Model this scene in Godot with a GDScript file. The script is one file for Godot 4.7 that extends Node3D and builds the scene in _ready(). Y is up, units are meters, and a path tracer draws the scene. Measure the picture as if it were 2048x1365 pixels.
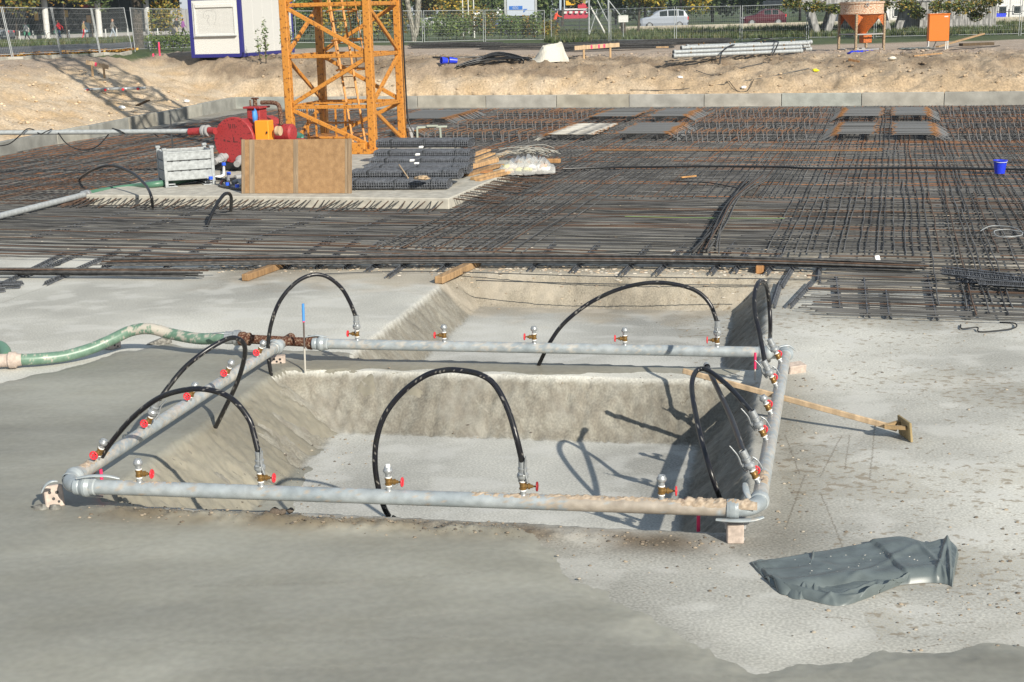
extends Node3D
# A building pit in autumn sun: a rectangle of galvanised header pipes round a sump, reinforcement mats, tower crane foot, sand bank and street behind.

var used := {}
var mats := {}
var tex := {}
var rng := RandomNumberGenerator.new()
const PA := 11.5     # turn of the pipe rectangle, degrees
const RA := 15.3     # turn of the reinforcement
const PO := Vector3(-3.34, 0.0, -9.88)

# ---------------------------------------------------------------- mesh builder
class MB:
	var v := PackedVector3Array()
	var n := PackedVector3Array()
	var c := PackedColorArray()
	var uv := PackedVector2Array()
	var ix := PackedInt32Array()
	var col := Color.WHITE
	var tint = null

	func vert(p: Vector3, nn: Vector3, u := Vector2.ZERO) -> int:
		v.append(p); n.append(nn); uv.append(u)
		c.append(tint.call(p, nn) if tint != null else col)
		return v.size() - 1

	func tri(a: Vector3, b: Vector3, d: Vector3) -> void:
		var nn := (b - a).cross(d - a).normalized()
		var i := vert(a, nn); vert(b, nn); vert(d, nn)
		ix.append_array([i, i + 2, i + 1])

	func quad(a: Vector3, b: Vector3, d: Vector3, e: Vector3) -> void:
		var nn := (d - a).cross(e - b).normalized()
		var i := vert(a, nn, Vector2(0, 1)); vert(b, nn, Vector2(1, 1)); vert(d, nn, Vector2(1, 0)); vert(e, nn, Vector2(0, 0))
		ix.append_array([i, i + 2, i + 1, i, i + 3, i + 2])

	func face(p: Array, out: Vector3) -> void:
		var flip: bool = (p[1] - p[0]).cross(p[2] - p[0]).dot(out) < 0
		if p.size() == 3:
			if flip: tri(p[0], p[2], p[1])
			else: tri(p[0], p[1], p[2])
		elif flip: quad(p[3], p[2], p[1], p[0])
		else: quad(p[0], p[1], p[2], p[3])

	func box(t: Transform3D, s: Vector3, r := 0.0) -> void:
		var h := s * 0.5
		r = minf(r, minf(h.x, minf(h.y, h.z)) * 0.9)
		for ax in 3:
			var b := (ax + 1) % 3
			var d := (ax + 2) % 3
			for sg in [-1.0, 1.0]:
				var p := []
				for q in [[-1, -1], [1, -1], [1, 1], [-1, 1]]:
					var w := Vector3.ZERO
					w[ax] = sg * h[ax]; w[b] = q[0] * (h[b] - r); w[d] = q[1] * (h[d] - r)
					p.append(t * w)
				var o := Vector3.ZERO
				o[ax] = sg
				face(p, t.basis * o)
			if r <= 0.0: continue
			for sb in [-1.0, 1.0]:
				for sd in [-1.0, 1.0]:
					var p := []
					for k in [[-1.0, 0], [1.0, 0], [1.0, 1], [-1.0, 1]]:
						var w := Vector3.ZERO
						w[ax] = k[0] * (h[ax] - r)
						w[b] = sb * (h[b] - (r if k[1] == 1 else 0.0))
						w[d] = sd * (h[d] - (0.0 if k[1] == 1 else r))
						p.append(t * w)
					var o := Vector3.ZERO
					o[b] = sb; o[d] = sd
					face(p, t.basis * o)
		if r <= 0.0: return
		for sx in [-1.0, 1.0]:
			for sy in [-1.0, 1.0]:
				for sz in [-1.0, 1.0]:
					var g := Vector3(sx, sy, sz)
					face([t * (g * Vector3(h.x, h.y - r, h.z - r)), t * (g * Vector3(h.x - r, h.y, h.z - r)), t * (g * Vector3(h.x - r, h.y - r, h.z))], t.basis * g)

	func bar(a: Vector3, b: Vector3, w: float, h: float, up := Vector3.UP, r := 0.0) -> void:
		var z := (b - a).normalized()
		if absf(z.dot(up)) > 0.98: up = Vector3(0, 0, 1) if absf(z.z) < 0.9 else Vector3(1, 0, 0)
		var x := up.cross(z).normalized()
		var y := z.cross(x)
		box(Transform3D(Basis(x, y, z), (a + b) * 0.5), Vector3(w, h, a.distance_to(b)), r)

	# rad: float or array of floats along pts
	func tube(pts: PackedVector3Array, rad, sides := 8, caps := true, flat := 1.0) -> void:
		var k := pts.size()
		var t0 := (pts[1] - pts[0]).normalized()
		var up := Vector3.UP if absf(t0.y) < 0.9 else Vector3.RIGHT
		var x := up.cross(t0).normalized()
		var first := v.size()
		var dist := 0.0
		for i in k:
			var t := (pts[mini(i + 1, k - 1)] - pts[maxi(i - 1, 0)]).normalized()
			x = (x - t * x.dot(t)).normalized()
			var y := t.cross(x)
			var r: float = rad if rad is float else rad[i]
			if i > 0: dist += pts[i].distance_to(pts[i - 1])
			for s in sides + 1:
				var a := TAU * s / sides
				var o := x * cos(a) + y * sin(a) * flat
				vert(pts[i] + o * r, (x * cos(a) + y * sin(a) / maxf(flat, 0.05)).normalized(), Vector2(float(s) / sides, dist))
		for i in k - 1:
			for s in sides:
				var p := first + i * (sides + 1) + s
				var q := p + sides + 1
				ix.append_array([p, q, p + 1, p + 1, q, q + 1])
		if caps:
			for e in [0, k - 1]:
				var t: Vector3 = (pts[0] - pts[1]).normalized() if e == 0 else (pts[k - 1] - pts[k - 2]).normalized()
				var m := vert(pts[e], t)
				var b0 := v.size()
				for s in sides: vert(v[first + e * (sides + 1) + s], t)
				for s in sides:
					if e == 0: ix.append_array([m, b0 + s, b0 + (s + 1) % sides])
					else: ix.append_array([m, b0 + (s + 1) % sides, b0 + s])

	# profile of (radius, height) along t's y axis
	func lathe(t: Transform3D, prof: Array, sides := 16, smooth := false) -> void:
		for i in prof.size() - 1:
			var p: Vector2 = prof[i]
			var q: Vector2 = prof[i + 1]
			var sl := (q - p)
			var nr := Vector2(sl.y, -sl.x).normalized()
			var np := nr
			var nq := nr
			if smooth:
				if i > 0:
					var s2: Vector2 = p - prof[i - 1]
					np = (nr + Vector2(s2.y, -s2.x).normalized()).normalized()
				if i < prof.size() - 2:
					var s3: Vector2 = prof[i + 2] - q
					nq = (nr + Vector2(s3.y, -s3.x).normalized()).normalized()
			var f := v.size()
			for s in sides + 1:
				var a := TAU * s / sides
				var ca := cos(a)
				var sa := sin(a)
				vert(t * Vector3(p.x * ca, p.y, p.x * sa), (t.basis * Vector3(np.x * ca, np.y, np.x * sa)).normalized(), Vector2(float(s) / sides, p.y))
				vert(t * Vector3(q.x * ca, q.y, q.x * sa), (t.basis * Vector3(nq.x * ca, nq.y, nq.x * sa)).normalized(), Vector2(float(s) / sides, q.y))
			for s in sides:
				var b := f + s * 2
				ix.append_array([b, b + 2, b + 1, b + 1, b + 2, b + 3])

	func torus(t: Transform3D, rr: float, r: float, seg := 16, sides := 6) -> void:
		var pts := PackedVector3Array()
		var f := v.size()
		for i in seg + 1:
			var a := TAU * i / seg
			var d := Vector3(cos(a), 0, sin(a))
			for s in sides + 1:
				var b := TAU * s / sides
				var o := d * cos(b) + Vector3.UP * sin(b)
				vert(t * (d * rr + o * r), (t.basis * o).normalized())
		for i in seg:
			for s in sides:
				var p := f + i * (sides + 1) + s
				var q := p + sides + 1
				ix.append_array([p, q, p + 1, p + 1, q, q + 1])

	func blob(p: Vector3, s: Vector3, rg: RandomNumberGenerator, seg := 6, jit := 0.25) -> void:
		var f := v.size()
		var rows := maxi(3, seg / 2 + 1)
		for i in rows + 1:
			for k in seg + 1:
				var la := PI * i / rows - PI / 2
				var lo := TAU * k / seg
				var d := Vector3(cos(la) * cos(lo), sin(la), cos(la) * sin(lo))
				var j := 1.0 + (rg.randf() - 0.5) * 2.0 * jit
				if k == seg: v.append(v[f + i * (seg + 1)]); n.append(n[f + i * (seg + 1)]); uv.append(Vector2.ZERO); c.append(c[f + i * (seg + 1)])
				else: vert(p + d * s * j, (d / s).normalized())
		for i in rows:
			for k in seg:
				var a := f + i * (seg + 1) + k
				var b := a + seg + 1
				ix.append_array([a, a + 1, b, a + 1, b + 1, b])

	func mesh() -> ArrayMesh:
		var a := []
		a.resize(Mesh.ARRAY_MAX)
		a[Mesh.ARRAY_VERTEX] = v; a[Mesh.ARRAY_NORMAL] = n; a[Mesh.ARRAY_COLOR] = c; a[Mesh.ARRAY_TEX_UV] = uv; a[Mesh.ARRAY_INDEX] = ix
		var m := ArrayMesh.new()
		m.add_surface_from_arrays(Mesh.PRIMITIVE_TRIANGLES, a)
		return m

# ---------------------------------------------------------------- scene helpers
func numbered(called: String, parent: Node) -> String:
	var key := str(parent.get_instance_id()) + called
	if not used.has(key):
		used[key] = 0
		return called
	used[key] += 1
	return "%s_%03d" % [called, used[key]]

func obj(called: String, m, mat: Material, parent: Node = self, at := Transform3D.IDENTITY) -> MeshInstance3D:
	var o := MeshInstance3D.new()
	o.name = numbered(called, parent)
	o.mesh = m.mesh() if m is MB else m
	o.material_override = mat
	o.transform = at
	parent.add_child(o, true)
	return o

func tag(o: Node, label: String, category: String, group := "") -> Node:
	o.set_meta("label", label)
	o.set_meta("category", category)
	if group != "": o.set_meta("group", group)
	return o

func thing(called: String, label: String, category: String, at := Vector3.ZERO, turn := 0.0, group := "") -> Node3D:
	var o := Node3D.new()
	o.name = numbered(called, self)
	o.position = at
	o.rotation.y = turn
	add_child(o, true)
	tag(o, label, category, group)
	return o

func kind(o: Node, k: String) -> Node:
	o.set_meta("kind", k)
	return o

func dup(src: Node3D, at: Transform3D, label: String, group := "") -> Node3D:
	var r: Node3D = src.duplicate()
	var base := String(src.name)
	if base.length() > 4 and base[base.length() - 4] == "_" and base.right(3).is_valid_int(): base = base.left(base.length() - 4)
	r.name = numbered(base, self)
	add_child(r, true)
	r.transform = at
	r.set_meta("label", label)
	if group != "": r.set_meta("group", group)
	return r

func multi(called: String, m, mat: Material, xf: Array, parent: Node = self, cols: Array = []) -> MultiMeshInstance3D:
	var mm := MultiMesh.new()
	mm.transform_format = MultiMesh.TRANSFORM_3D
	mm.use_colors = cols.size() > 0
	mm.mesh = m.mesh() if m is MB else m
	mm.instance_count = xf.size()
	for i in xf.size():
		mm.set_instance_transform(i, xf[i])
		if cols.size() > 0: mm.set_instance_color(i, cols[i])
	var o := MultiMeshInstance3D.new()
	o.name = numbered(called, parent)
	o.multimesh = mm
	o.material_override = mat
	parent.add_child(o, true)
	o.set_meta("kind", "stuff")
	return o

func T(p: Vector3, turn := 0.0, tilt := 0.0, roll := 0.0) -> Transform3D:
	return Transform3D(Basis.from_euler(Vector3(tilt, turn, roll)), p)

# y axis of the result points along d
func along(p: Vector3, d: Vector3) -> Transform3D:
	var y := d.normalized()
	var x := Vector3.RIGHT if absf(y.x) < 0.9 else Vector3.FORWARD
	var z := x.cross(y).normalized()
	x = y.cross(z)
	return Transform3D(Basis(x, y, z), p)

func spline(p: Array, per := 8) -> PackedVector3Array:
	var o := PackedVector3Array()
	var k := p.size()
	for i in k - 1:
		var a: Vector3 = p[maxi(i - 1, 0)]
		var b: Vector3 = p[i]
		var d: Vector3 = p[i + 1]
		var e: Vector3 = p[mini(i + 2, k - 1)]
		for s in per: o.append(b.cubic_interpolate(d, a, e, float(s) / per))
	o.append(p[k - 1])
	return o

# ---------------------------------------------------------------- materials
func lin(r: float, g: float, b: float) -> Color:
	return Color(r, g, b).linear_to_srgb()

func noise(sd: int, freq: float, oct := 4, type := FastNoiseLite.TYPE_SIMPLEX_SMOOTH) -> FastNoiseLite:
	var f := FastNoiseLite.new()
	f.seed = sd; f.frequency = freq; f.noise_type = type
	f.fractal_type = FastNoiseLite.FRACTAL_FBM; f.fractal_octaves = oct
	return f

# grey multiplier texture between lo and 1
func grey_tex(key: String, sd: int, freq: float, oct: int, lo: float, gain := 1.0, sx := 1) -> Texture2D:
	if tex.has(key): return tex[key]
	var im := noise(sd, freq, oct).get_seamless_image(512, 512 / sx)
	if sx > 1: im.resize(512, 512, Image.INTERPOLATE_CUBIC)
	im.convert(Image.FORMAT_L8)
	var d := im.get_data()
	var lut := PackedByteArray()
	for i in 256: lut.append(int(255 * lerpf(lo, 1.0, clampf((i / 255.0 - 0.5) * gain + 0.5, 0, 1))))
	for i in d.size(): d[i] = lut[d[i]]
	var o := ImageTexture.create_from_image(Image.create_from_data(512, 512, false, Image.FORMAT_L8, d))
	tex[key] = o
	return o

func bump_tex(key: String, sd: int, freq: float, oct: int, amt: float, sx := 1) -> Texture2D:
	if tex.has(key): return tex[key]
	var im := noise(sd, freq, oct).get_seamless_image(512, 512 / sx)
	if sx > 1: im.resize(512, 512, Image.INTERPOLATE_CUBIC)
	im.convert(Image.FORMAT_RGBA8)
	im.bump_map_to_normal_map(amt)
	var o := ImageTexture.create_from_image(im)
	tex[key] = o
	return o

# two-colour texture: noise picks between a and b
func duo_tex(key: String, sd: int, freq: float, oct: int, a: Color, b: Color, at: float, soft: float, sx := 1) -> Texture2D:
	if tex.has(key): return tex[key]
	var im := noise(sd, freq, oct).get_seamless_image(512, 512 / sx)
	if sx > 1: im.resize(512, 512, Image.INTERPOLATE_CUBIC)
	im.convert(Image.FORMAT_L8)
	var d := im.get_data()
	var fine := noise(sd + 9, 0.11, 3).get_seamless_image(512, 512)
	fine.convert(Image.FORMAT_L8)
	var e := fine.get_data()
	var o := PackedByteArray()
	o.resize(512 * 512 * 3)
	for i in d.size():
		var t := clampf((d[i] / 255.0 - at) / soft + 0.5, 0, 1)
		var g := 0.86 + 0.28 * (e[i] / 255.0)
		o[i * 3] = int(clampf(lerpf(a.r, b.r, t) * g, 0, 1) * 255)
		o[i * 3 + 1] = int(clampf(lerpf(a.g, b.g, t) * g, 0, 1) * 255)
		o[i * 3 + 2] = int(clampf(lerpf(a.b, b.b, t) * g, 0, 1) * 255)
	var r := ImageTexture.create_from_image(Image.create_from_data(512, 512, false, Image.FORMAT_RGB8, o))
	tex[key] = r
	return r

func mt(key: String, c: Color = Color.WHITE, rough := 0.8, metal := 0.0, vc := false, al: Texture2D = null, scale := 1.0, nm: Texture2D = null, ns := 1.0, world := false) -> StandardMaterial3D:
	if mats.has(key): return mats[key]
	var m := StandardMaterial3D.new()
	m.albedo_color = c
	m.roughness = rough
	m.metallic = metal
	m.vertex_color_use_as_albedo = vc
	if al or nm:
		m.uv1_triplanar = true
		m.uv1_world_triplanar = world
		m.uv1_scale = Vector3.ONE * scale
		m.albedo_texture = al
		if nm:
			m.normal_enabled = true
			m.normal_texture = nm
			m.normal_scale = ns
	mats[key] = m
	return m

func make_materials() -> void:
	var fine := grey_tex("fine", 3, 0.09, 4, 0.72, 1.6)
	var mottle := grey_tex("mottle", 5, 0.018, 6, 0.62, 1.8)
	var soft := grey_tex("soft", 6, 0.012, 6, 0.84, 1.5)
	var grainw := grey_tex("woodgrain", 7, 0.02, 5, 0.8, 1.6, 12)
	var nfine := bump_tex("nfine", 3, 0.09, 4, 3.0)
	var nmid := bump_tex("nmid", 11, 0.03, 6, 6.0)
	mt("concrete", lin(0.46, 0.45, 0.42), 0.9, 0, true, soft, 0.6, nfine, 0.15, true)
	mt("wall_concrete", lin(0.42, 0.41, 0.38), 0.9, 0, true, grey_tex("wallm", 8, 0.008, 6, 0.8, 1.5), 0.3, nfine, 0.2, true)
	mt("soil", Color.WHITE, 0.95, 0, true, grey_tex("soil", 21, 0.05, 6, 0.74, 1.4), 0.35, nmid, 0.7, true)
	mt("stuff_vc", Color.WHITE, 0.85, 0, true)
	mt("galv", Color.WHITE, 0.4, 0.2, true, soft, 1.3, nfine, 0.15)
	mt("galv_plain", lin(0.40, 0.425, 0.435), 0.5, 0.1, false, soft, 1.5)
	mt("zinc", lin(0.42, 0.44, 0.45), 0.36, 0.5, false, soft, 6.0)
	mt("brass", lin(0.34, 0.20, 0.065), 0.38, 0.55, false, fine, 8.0, nfine, 0.4)
	mt("red_wheel", lin(0.66, 0.03, 0.045), 0.4)
	mt("teflon", lin(0.8, 0.8, 0.78), 0.6)
	mt("rubber", lin(0.011, 0.011, 0.012), 0.34)
	mt("hose_vc", Color.WHITE, 0.34, 0, true)
	mt("bar_vc", Color.WHITE, 0.65, 0.15, true)
	mt("green_hose", Color.WHITE, 0.4, 0, true, fine, 6.0)
	mt("rusty", Color.WHITE, 0.85, 0.1, false, duo_tex("rust", 31, 0.03, 5, Color(0.30, 0.15, 0.08), Color(0.62, 0.55, 0.47), 0.62, 0.15), 2.2, nmid, 0.8)
	mt("steel_bar", lin(0.140, 0.137, 0.133), 0.65, 0.15, true, mottle, 0.9)
	mt("steel_dark", lin(0.075, 0.074, 0.074), 0.65, 0.3, true, mottle, 0.9)
	mt("rust_bar", lin(0.135, 0.082, 0.055), 0.85, 0.1, true, mottle, 0.9)
	mt("mesh_steel", lin(0.16, 0.172, 0.195), 0.55, 0.2, true, mottle, 1.2)
	mt("timber", lin(0.56, 0.41, 0.26), 0.85, 0, true, grainw, 1.2, nfine, 0.4)
	mt("ply", Color.WHITE, 0.8, 0, false, duo_tex("ply", 41, 0.012, 6, Color(0.52, 0.40, 0.27), Color(0.63, 0.50, 0.35), 0.45, 0.9), 0.9)
	mt("crane", Color.WHITE, 0.5, 0.0, false, duo_tex("crane", 51, 0.02, 6, Color(0.46, 0.29, 0.13), Color(0.745, 0.50, 0.20), 0.27, 0.14), 0.8)
	mt("pump_red", Color.WHITE, 0.5, 0.0, false, duo_tex("pump", 61, 0.03, 6, Color(0.30, 0.11, 0.11), Color(0.60, 0.195, 0.20), 0.26, 0.12), 1.1)
	mt("orange", lin(0.85, 0.21, 0.01), 0.5, 0, false, fine, 1.0)
	mt("white_paint", lin(0.80, 0.80, 0.77), 0.55, 0, false, fine, 0.6)
	mt("blue_paint", lin(0.018, 0.018, 0.16), 0.5)
	mt("blue_plastic", lin(0.02, 0.045, 0.62), 0.35)
	mt("black", lin(0.012, 0.012, 0.013), 0.6)
	mt("dark_metal", lin(0.06, 0.065, 0.07), 0.5, 0.4)
	mt("glass_dark", lin(0.02, 0.028, 0.028), 0.08, 0.2)
	mt("pink", lin(0.8, 0.05, 0.14), 0.7)
	mt("blue_tape", lin(0.06, 0.25, 0.62), 0.6)
	mt("block", lin(0.52, 0.43, 0.37), 0.9, 0, true, soft, 3.0)
	mt("tarp", lin(0.125, 0.15, 0.152), 0.4, 0, true, soft, 1.0)
	mt("leaf", Color.WHITE, 0.7, 0, true)
	mats.leaf.backlight_enabled = true
	mats.leaf.backlight = Color(0.4, 0.42, 0.12)
	mt("bark", lin(0.13, 0.105, 0.08), 0.95, 0, true, grey_tex("bark", 71, 0.03, 5, 0.4, 1.8, 4), 0.9, nmid, 1.2)
	mt("paint_vc", Color.WHITE, 0.4, 0, true)
	mt("cloth", Color.WHITE, 0.9, 0, true)
	mt("film", lin(0.75, 0.76, 0.74), 0.25)
	mats.film.transparency = BaseMaterial3D.TRANSPARENCY_ALPHA
	mats.film.albedo_color.a = 0.34
	mt("sack", lin(0.72, 0.69, 0.60), 0.85, 0, false, fine, 2.0, nmid, 0.6)
	mt("grey_trim", lin(0.30, 0.30, 0.30), 0.6)

# ---------------------------------------------------------------- ground shapes
func ab(x: float, z: float) -> Vector2:      # along and across the pipe rectangle
	var q := deg_to_rad(PA)
	var dx := x - PO.x
	var dz := z - PO.z
	return Vector2(dx * cos(q) + dz * sin(q), dx * sin(q) - dz * cos(q))

func pw(a: float, b: float, y := 0.0) -> Vector3:
	var q := deg_to_rad(PA)
	return Vector3(PO.x + a * cos(q) + b * sin(q), y, PO.z + a * sin(q) - b * cos(q))

func rw(u: float, w: float, y := 0.0) -> Vector3:   # along and across the reinforcement
	var q := deg_to_rad(RA)
	return Vector3(u * cos(q) + w * sin(q), y, u * sin(q) - w * cos(q))

func uw(p: Vector3) -> Vector2:
	var q := deg_to_rad(RA)
	return Vector2(p.x * cos(q) + p.z * sin(q), p.x * sin(q) - p.z * cos(q))

var n_a := noise(101, 0.9, 4)
var n_b := noise(102, 5.0, 3)
var n_c := noise(103, 0.25, 4)
var n_d := noise(104, 2.2, 4)

func smin(a: float, b: float, k: float) -> float:
	var h := clampf(0.5 + 0.5 * (b - a) / k, 0, 1)
	return lerpf(b, a, h) - k * h * (1.0 - h)

# (depth of the pits, slope mask)
func pit(x: float, z: float) -> Vector2:
	var p := ab(x, z)
	var w := n_d.get_noise_2d(x, z) * 0.05
	var d1 := smin(smin((p.x - 0.02) * 0.68, (4.95 - p.x) * 0.95, 0.05), smin((p.y - 0.34) * 1.1, (4.5 - p.y) * 0.92, 0.05), 0.06) + w * 0.5
	var d2 := smin(smin((p.x - 0.55) * 0.95, (4.97 - p.x) * 0.9, 0.05), smin((p.y - 4.98) * 1.2, (10.1 - p.y) * 1.0, 0.05), 0.06) + w * 0.5
	var f1 := clampf(d1, 0, 0.5)
	var f2 := clampf(d2, 0, 0.4)
	var s := 0.0
	if d1 > 0.0: s = smoothstep(0.0, 0.05, d1) * (1.0 - smoothstep(0.49, 0.56, d1))
	if d2 > 0.0: s = smoothstep(0.0, 0.05, d2) * (1.0 - smoothstep(0.39, 0.46, d2))
	return Vector2(maxf(f1, f2), s)

func slab_h(x: float, z: float) -> float:
	var q := pit(x, z)
	var p := ab(x, z)
	var h := -q.x
	h += q.y * (n_b.get_noise_2d(x * 2.6, z * 2.6) * 0.014 + n_d.get_noise_2d(x * 2.3, z * 2.3) * 0.018)
	if q.y > 0.02:      # grooves that run down the slopes
		var run := p.x * 3.2 if minf(absf(p.y - 4.2), minf(absf(p.y - 0.4), absf(p.y - 9.8))) < 0.45 and p.x > 0.6 and p.x < 4.6 else p.y * 3.2
		h -= q.y * 0.020 * smoothstep(0.12, 0.4, n_d.get_noise_2d(run, q.x * 0.8 + 30.0))
		h += q.y * 0.012 * n_b.get_noise_2d(x * 6.0, z * 6.0)
	h += (1.0 - q.y) * n_a.get_noise_2d(x, z) * 0.007
	# muddy ridge in front of the near edge
	var r := exp(-pow((p.y - 0.16) / 0.12, 2.0)) * smoothstep(-0.1, 0.3, p.x) * (1.0 - smoothstep(3.0, 4.6, p.x))
	h += r * (0.035 + 0.03 * n_b.get_noise_2d(x * 1.3, z * 1.3))
	return h

var wet_poly := PackedVector2Array()

func wet_sd(x: float, z: float) -> float:      # positive inside the fresh grout
	var p := Vector2(x, z)
	var best := 1e9
	var inside := false
	var k := wet_poly.size()
	for i in k:
		var a := wet_poly[i]
		var b := wet_poly[(i + 1) % k]
		var e := b - a
		var t := clampf((p - a).dot(e) / e.length_squared(), 0, 1)
		best = minf(best, (p - a - e * t).length_squared())
		if (a.y > p.y) != (b.y > p.y) and p.x < a.x + (p.y - a.y) / (b.y - a.y) * (b.x - a.x): inside = not inside
	return sqrt(best) * (1.0 if inside else -1.0)

# grid fanned out from under the viewpoint: finer near, coarser far
func fan(rows: PackedFloat32Array, cols: PackedFloat32Array, hf: Callable, cf: Callable, keep = null, uvf = null) -> ArrayMesh:
	var b := MB.new()
	var nr := rows.size()
	var nc := cols.size()
	var ok := PackedByteArray()
	ok.resize(nr * nc)
	for r in nr:
		var z := rows[r]
		var s := maxf(absf(z), 6.0)
		for k in nc:
			var x := cols[k] * s
			var y: float = hf.call(x, z)
			b.v.append(Vector3(x, y, z))
			b.c.append(cf.call(x, z, y))
			b.uv.append(uvf.call(x, z) if uvf != null else Vector2(x, z))
			ok[r * nc + k] = 1 if keep == null or keep.call(x, z, y) else 0
	b.n.resize(nr * nc)
	for r in nr:
		for k in nc:
			var i := r * nc + k
			var dx := b.v[r * nc + mini(k + 1, nc - 1)] - b.v[r * nc + maxi(k - 1, 0)]
			var dz := b.v[mini(r + 1, nr - 1) * nc + k] - b.v[maxi(r - 1, 0) * nc + k]
			b.n[i] = dx.cross(dz).normalized()
	for r in nr - 1:
		for k in nc - 1:
			var i := r * nc + k
			if ok[i] + ok[i + 1] + ok[i + nc] + ok[i + nc + 1] == 0: continue
			b.ix.append_array([i, i + nc, i + 1, i + 1, i + nc, i + nc + 1])
	for i in b.n.size():
		if b.n[i].y < 0: b.n[i] = -b.n[i]
	return b.mesh()

func line_px(im: PackedByteArray, w: int, a: Vector2, b: Vector2, c: Color, al: float) -> void:
	var n := int(a.distance_to(b))
	for i in n:
		var p := a.lerp(b, float(i) / n) + Vector2(rng.randf_range(-1, 1), rng.randf_range(-1, 1)) * 0.7
		var o := (int(p.y) * w + int(p.x)) * 3
		if o < 0 or o + 2 >= im.size(): continue
		im[o] = int(lerpf(im[o], c.r8, al)); im[o + 1] = int(lerpf(im[o + 1], c.g8, al)); im[o + 2] = int(lerpf(im[o + 2], c.b8, al))

func nbytes(sd: int, freq: float, oct: int, w: int, h: int, rw_: int) -> PackedByteArray:
	var im := noise(sd, freq, oct).get_image(w, h)
	if w != rw_ or h != rw_: im.resize(rw_, rw_, Image.INTERPOLATE_CUBIC)
	im.convert(Image.FORMAT_L8)
	return im.get_data()

# ground texture of 16 x 16 metres: u = (x + 8) / 16, v = (z + 22) / 16
func slab_texture() -> Texture2D:
	var W := 2048
	var big := nbytes(201, 0.004, 5, 1024, 1024, W)
	var dust := nbytes(202, 0.012, 5, 1400, 2048, W)
	var fleck := nbytes(203, 0.075, 5, 1500, 2048, W)
	var patch := nbytes(205, 0.006, 3, 800, 1024, W)
	var grain := nbytes(204, 0.3, 2, W, W, W)
	var o := PackedByteArray()
	o.resize(W * W * 3)
	for y in W:
		for x in W:
			var i := y * W + x
			var g := 0.82 + 0.10 * (big[i] - 128) / 80.0 + 0.13 * (grain[i] - 128) / 128.0
			var r := 0.835 * g
			var gg := 0.83 * g
			var b := 0.80 * g
			var d := dust[i]
			if d > 136:
				var t := minf((d - 136) / 50.0, 1.0) * 0.5
				r = lerpf(r, 0.765, t); gg = lerpf(gg, 0.762, t); b = lerpf(b, 0.745, t)
			if x > 1290:
				var s := fleck[i] + (patch[i] - 128) * 0.45 + (grain[i] - 128) * 0.2
				if s > 180:
					var t := minf((s - 180) / 10.0, 1.0) * 0.55
					r = lerpf(r, 0.46, t); gg = lerpf(gg, 0.41, t); b = lerpf(b, 0.34, t)
				elif patch[i] > 150 and grain[i] > 150:
					r *= 0.9; gg *= 0.885; b *= 0.855
			i *= 3
			o[i] = int(clampf(r, 0, 1) * 255); o[i + 1] = int(clampf(gg, 0, 1) * 255); o[i + 2] = int(clampf(b, 0, 1) * 255)
	# hairline joints and footprints
	for s in [[Vector3(2.304, 0.000, -10.049), Vector3(2.244, 0.000, -9.264)], [Vector3(2.244, 0.000, -9.264), Vector3(2.197, 0.000, -8.802)], [Vector3(3.142, 0.000, -11.681), Vector3(2.748, 0.000, -10.306)], [Vector3(2.380, -0.000, -10.395), Vector3(2.813, 0.000, -11.487)], [Vector3(-6.785, 0.000, -18.255), Vector3(-6.365, -0.000, -20.188)], [Vector3(2.328, 0.000, -11.529), Vector3(2.238, 0.000, -10.466)], [Vector3(2.876, 0.000, -11.482), Vector3(2.614, 0.000, -10.560)], [Vector3(2.277, 0.000, -10.463), Vector3(1.890, 0.000, -9.289)]]:
		var a := Vector2((s[0].x + 8) / 16, (s[0].z + 22) / 16) * W
		var b := Vector2((s[1].x + 8) / 16, (s[1].z + 22) / 16) * W
		line_px(o, W, a, b, Color(0.36, 0.33, 0.29), 0.6)
	for i in 340:
		var c := Vector2(rng.randf_range(1.6, 7.5), rng.randf_range(-18, -6.5))
		var dd := Vector2.from_angle(rng.randf_range(-0.9, 0.5)) * rng.randf_range(0.02, 0.14)
		line_px(o, W, (c + Vector2(8, 22)) / 16 * W, (c + dd + Vector2(8, 22)) / 16 * W, Color(0.34, 0.30, 0.25), 0.5)
	return ImageTexture.create_from_image(Image.create_from_data(W, W, false, Image.FORMAT_RGB8, o))

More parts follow.
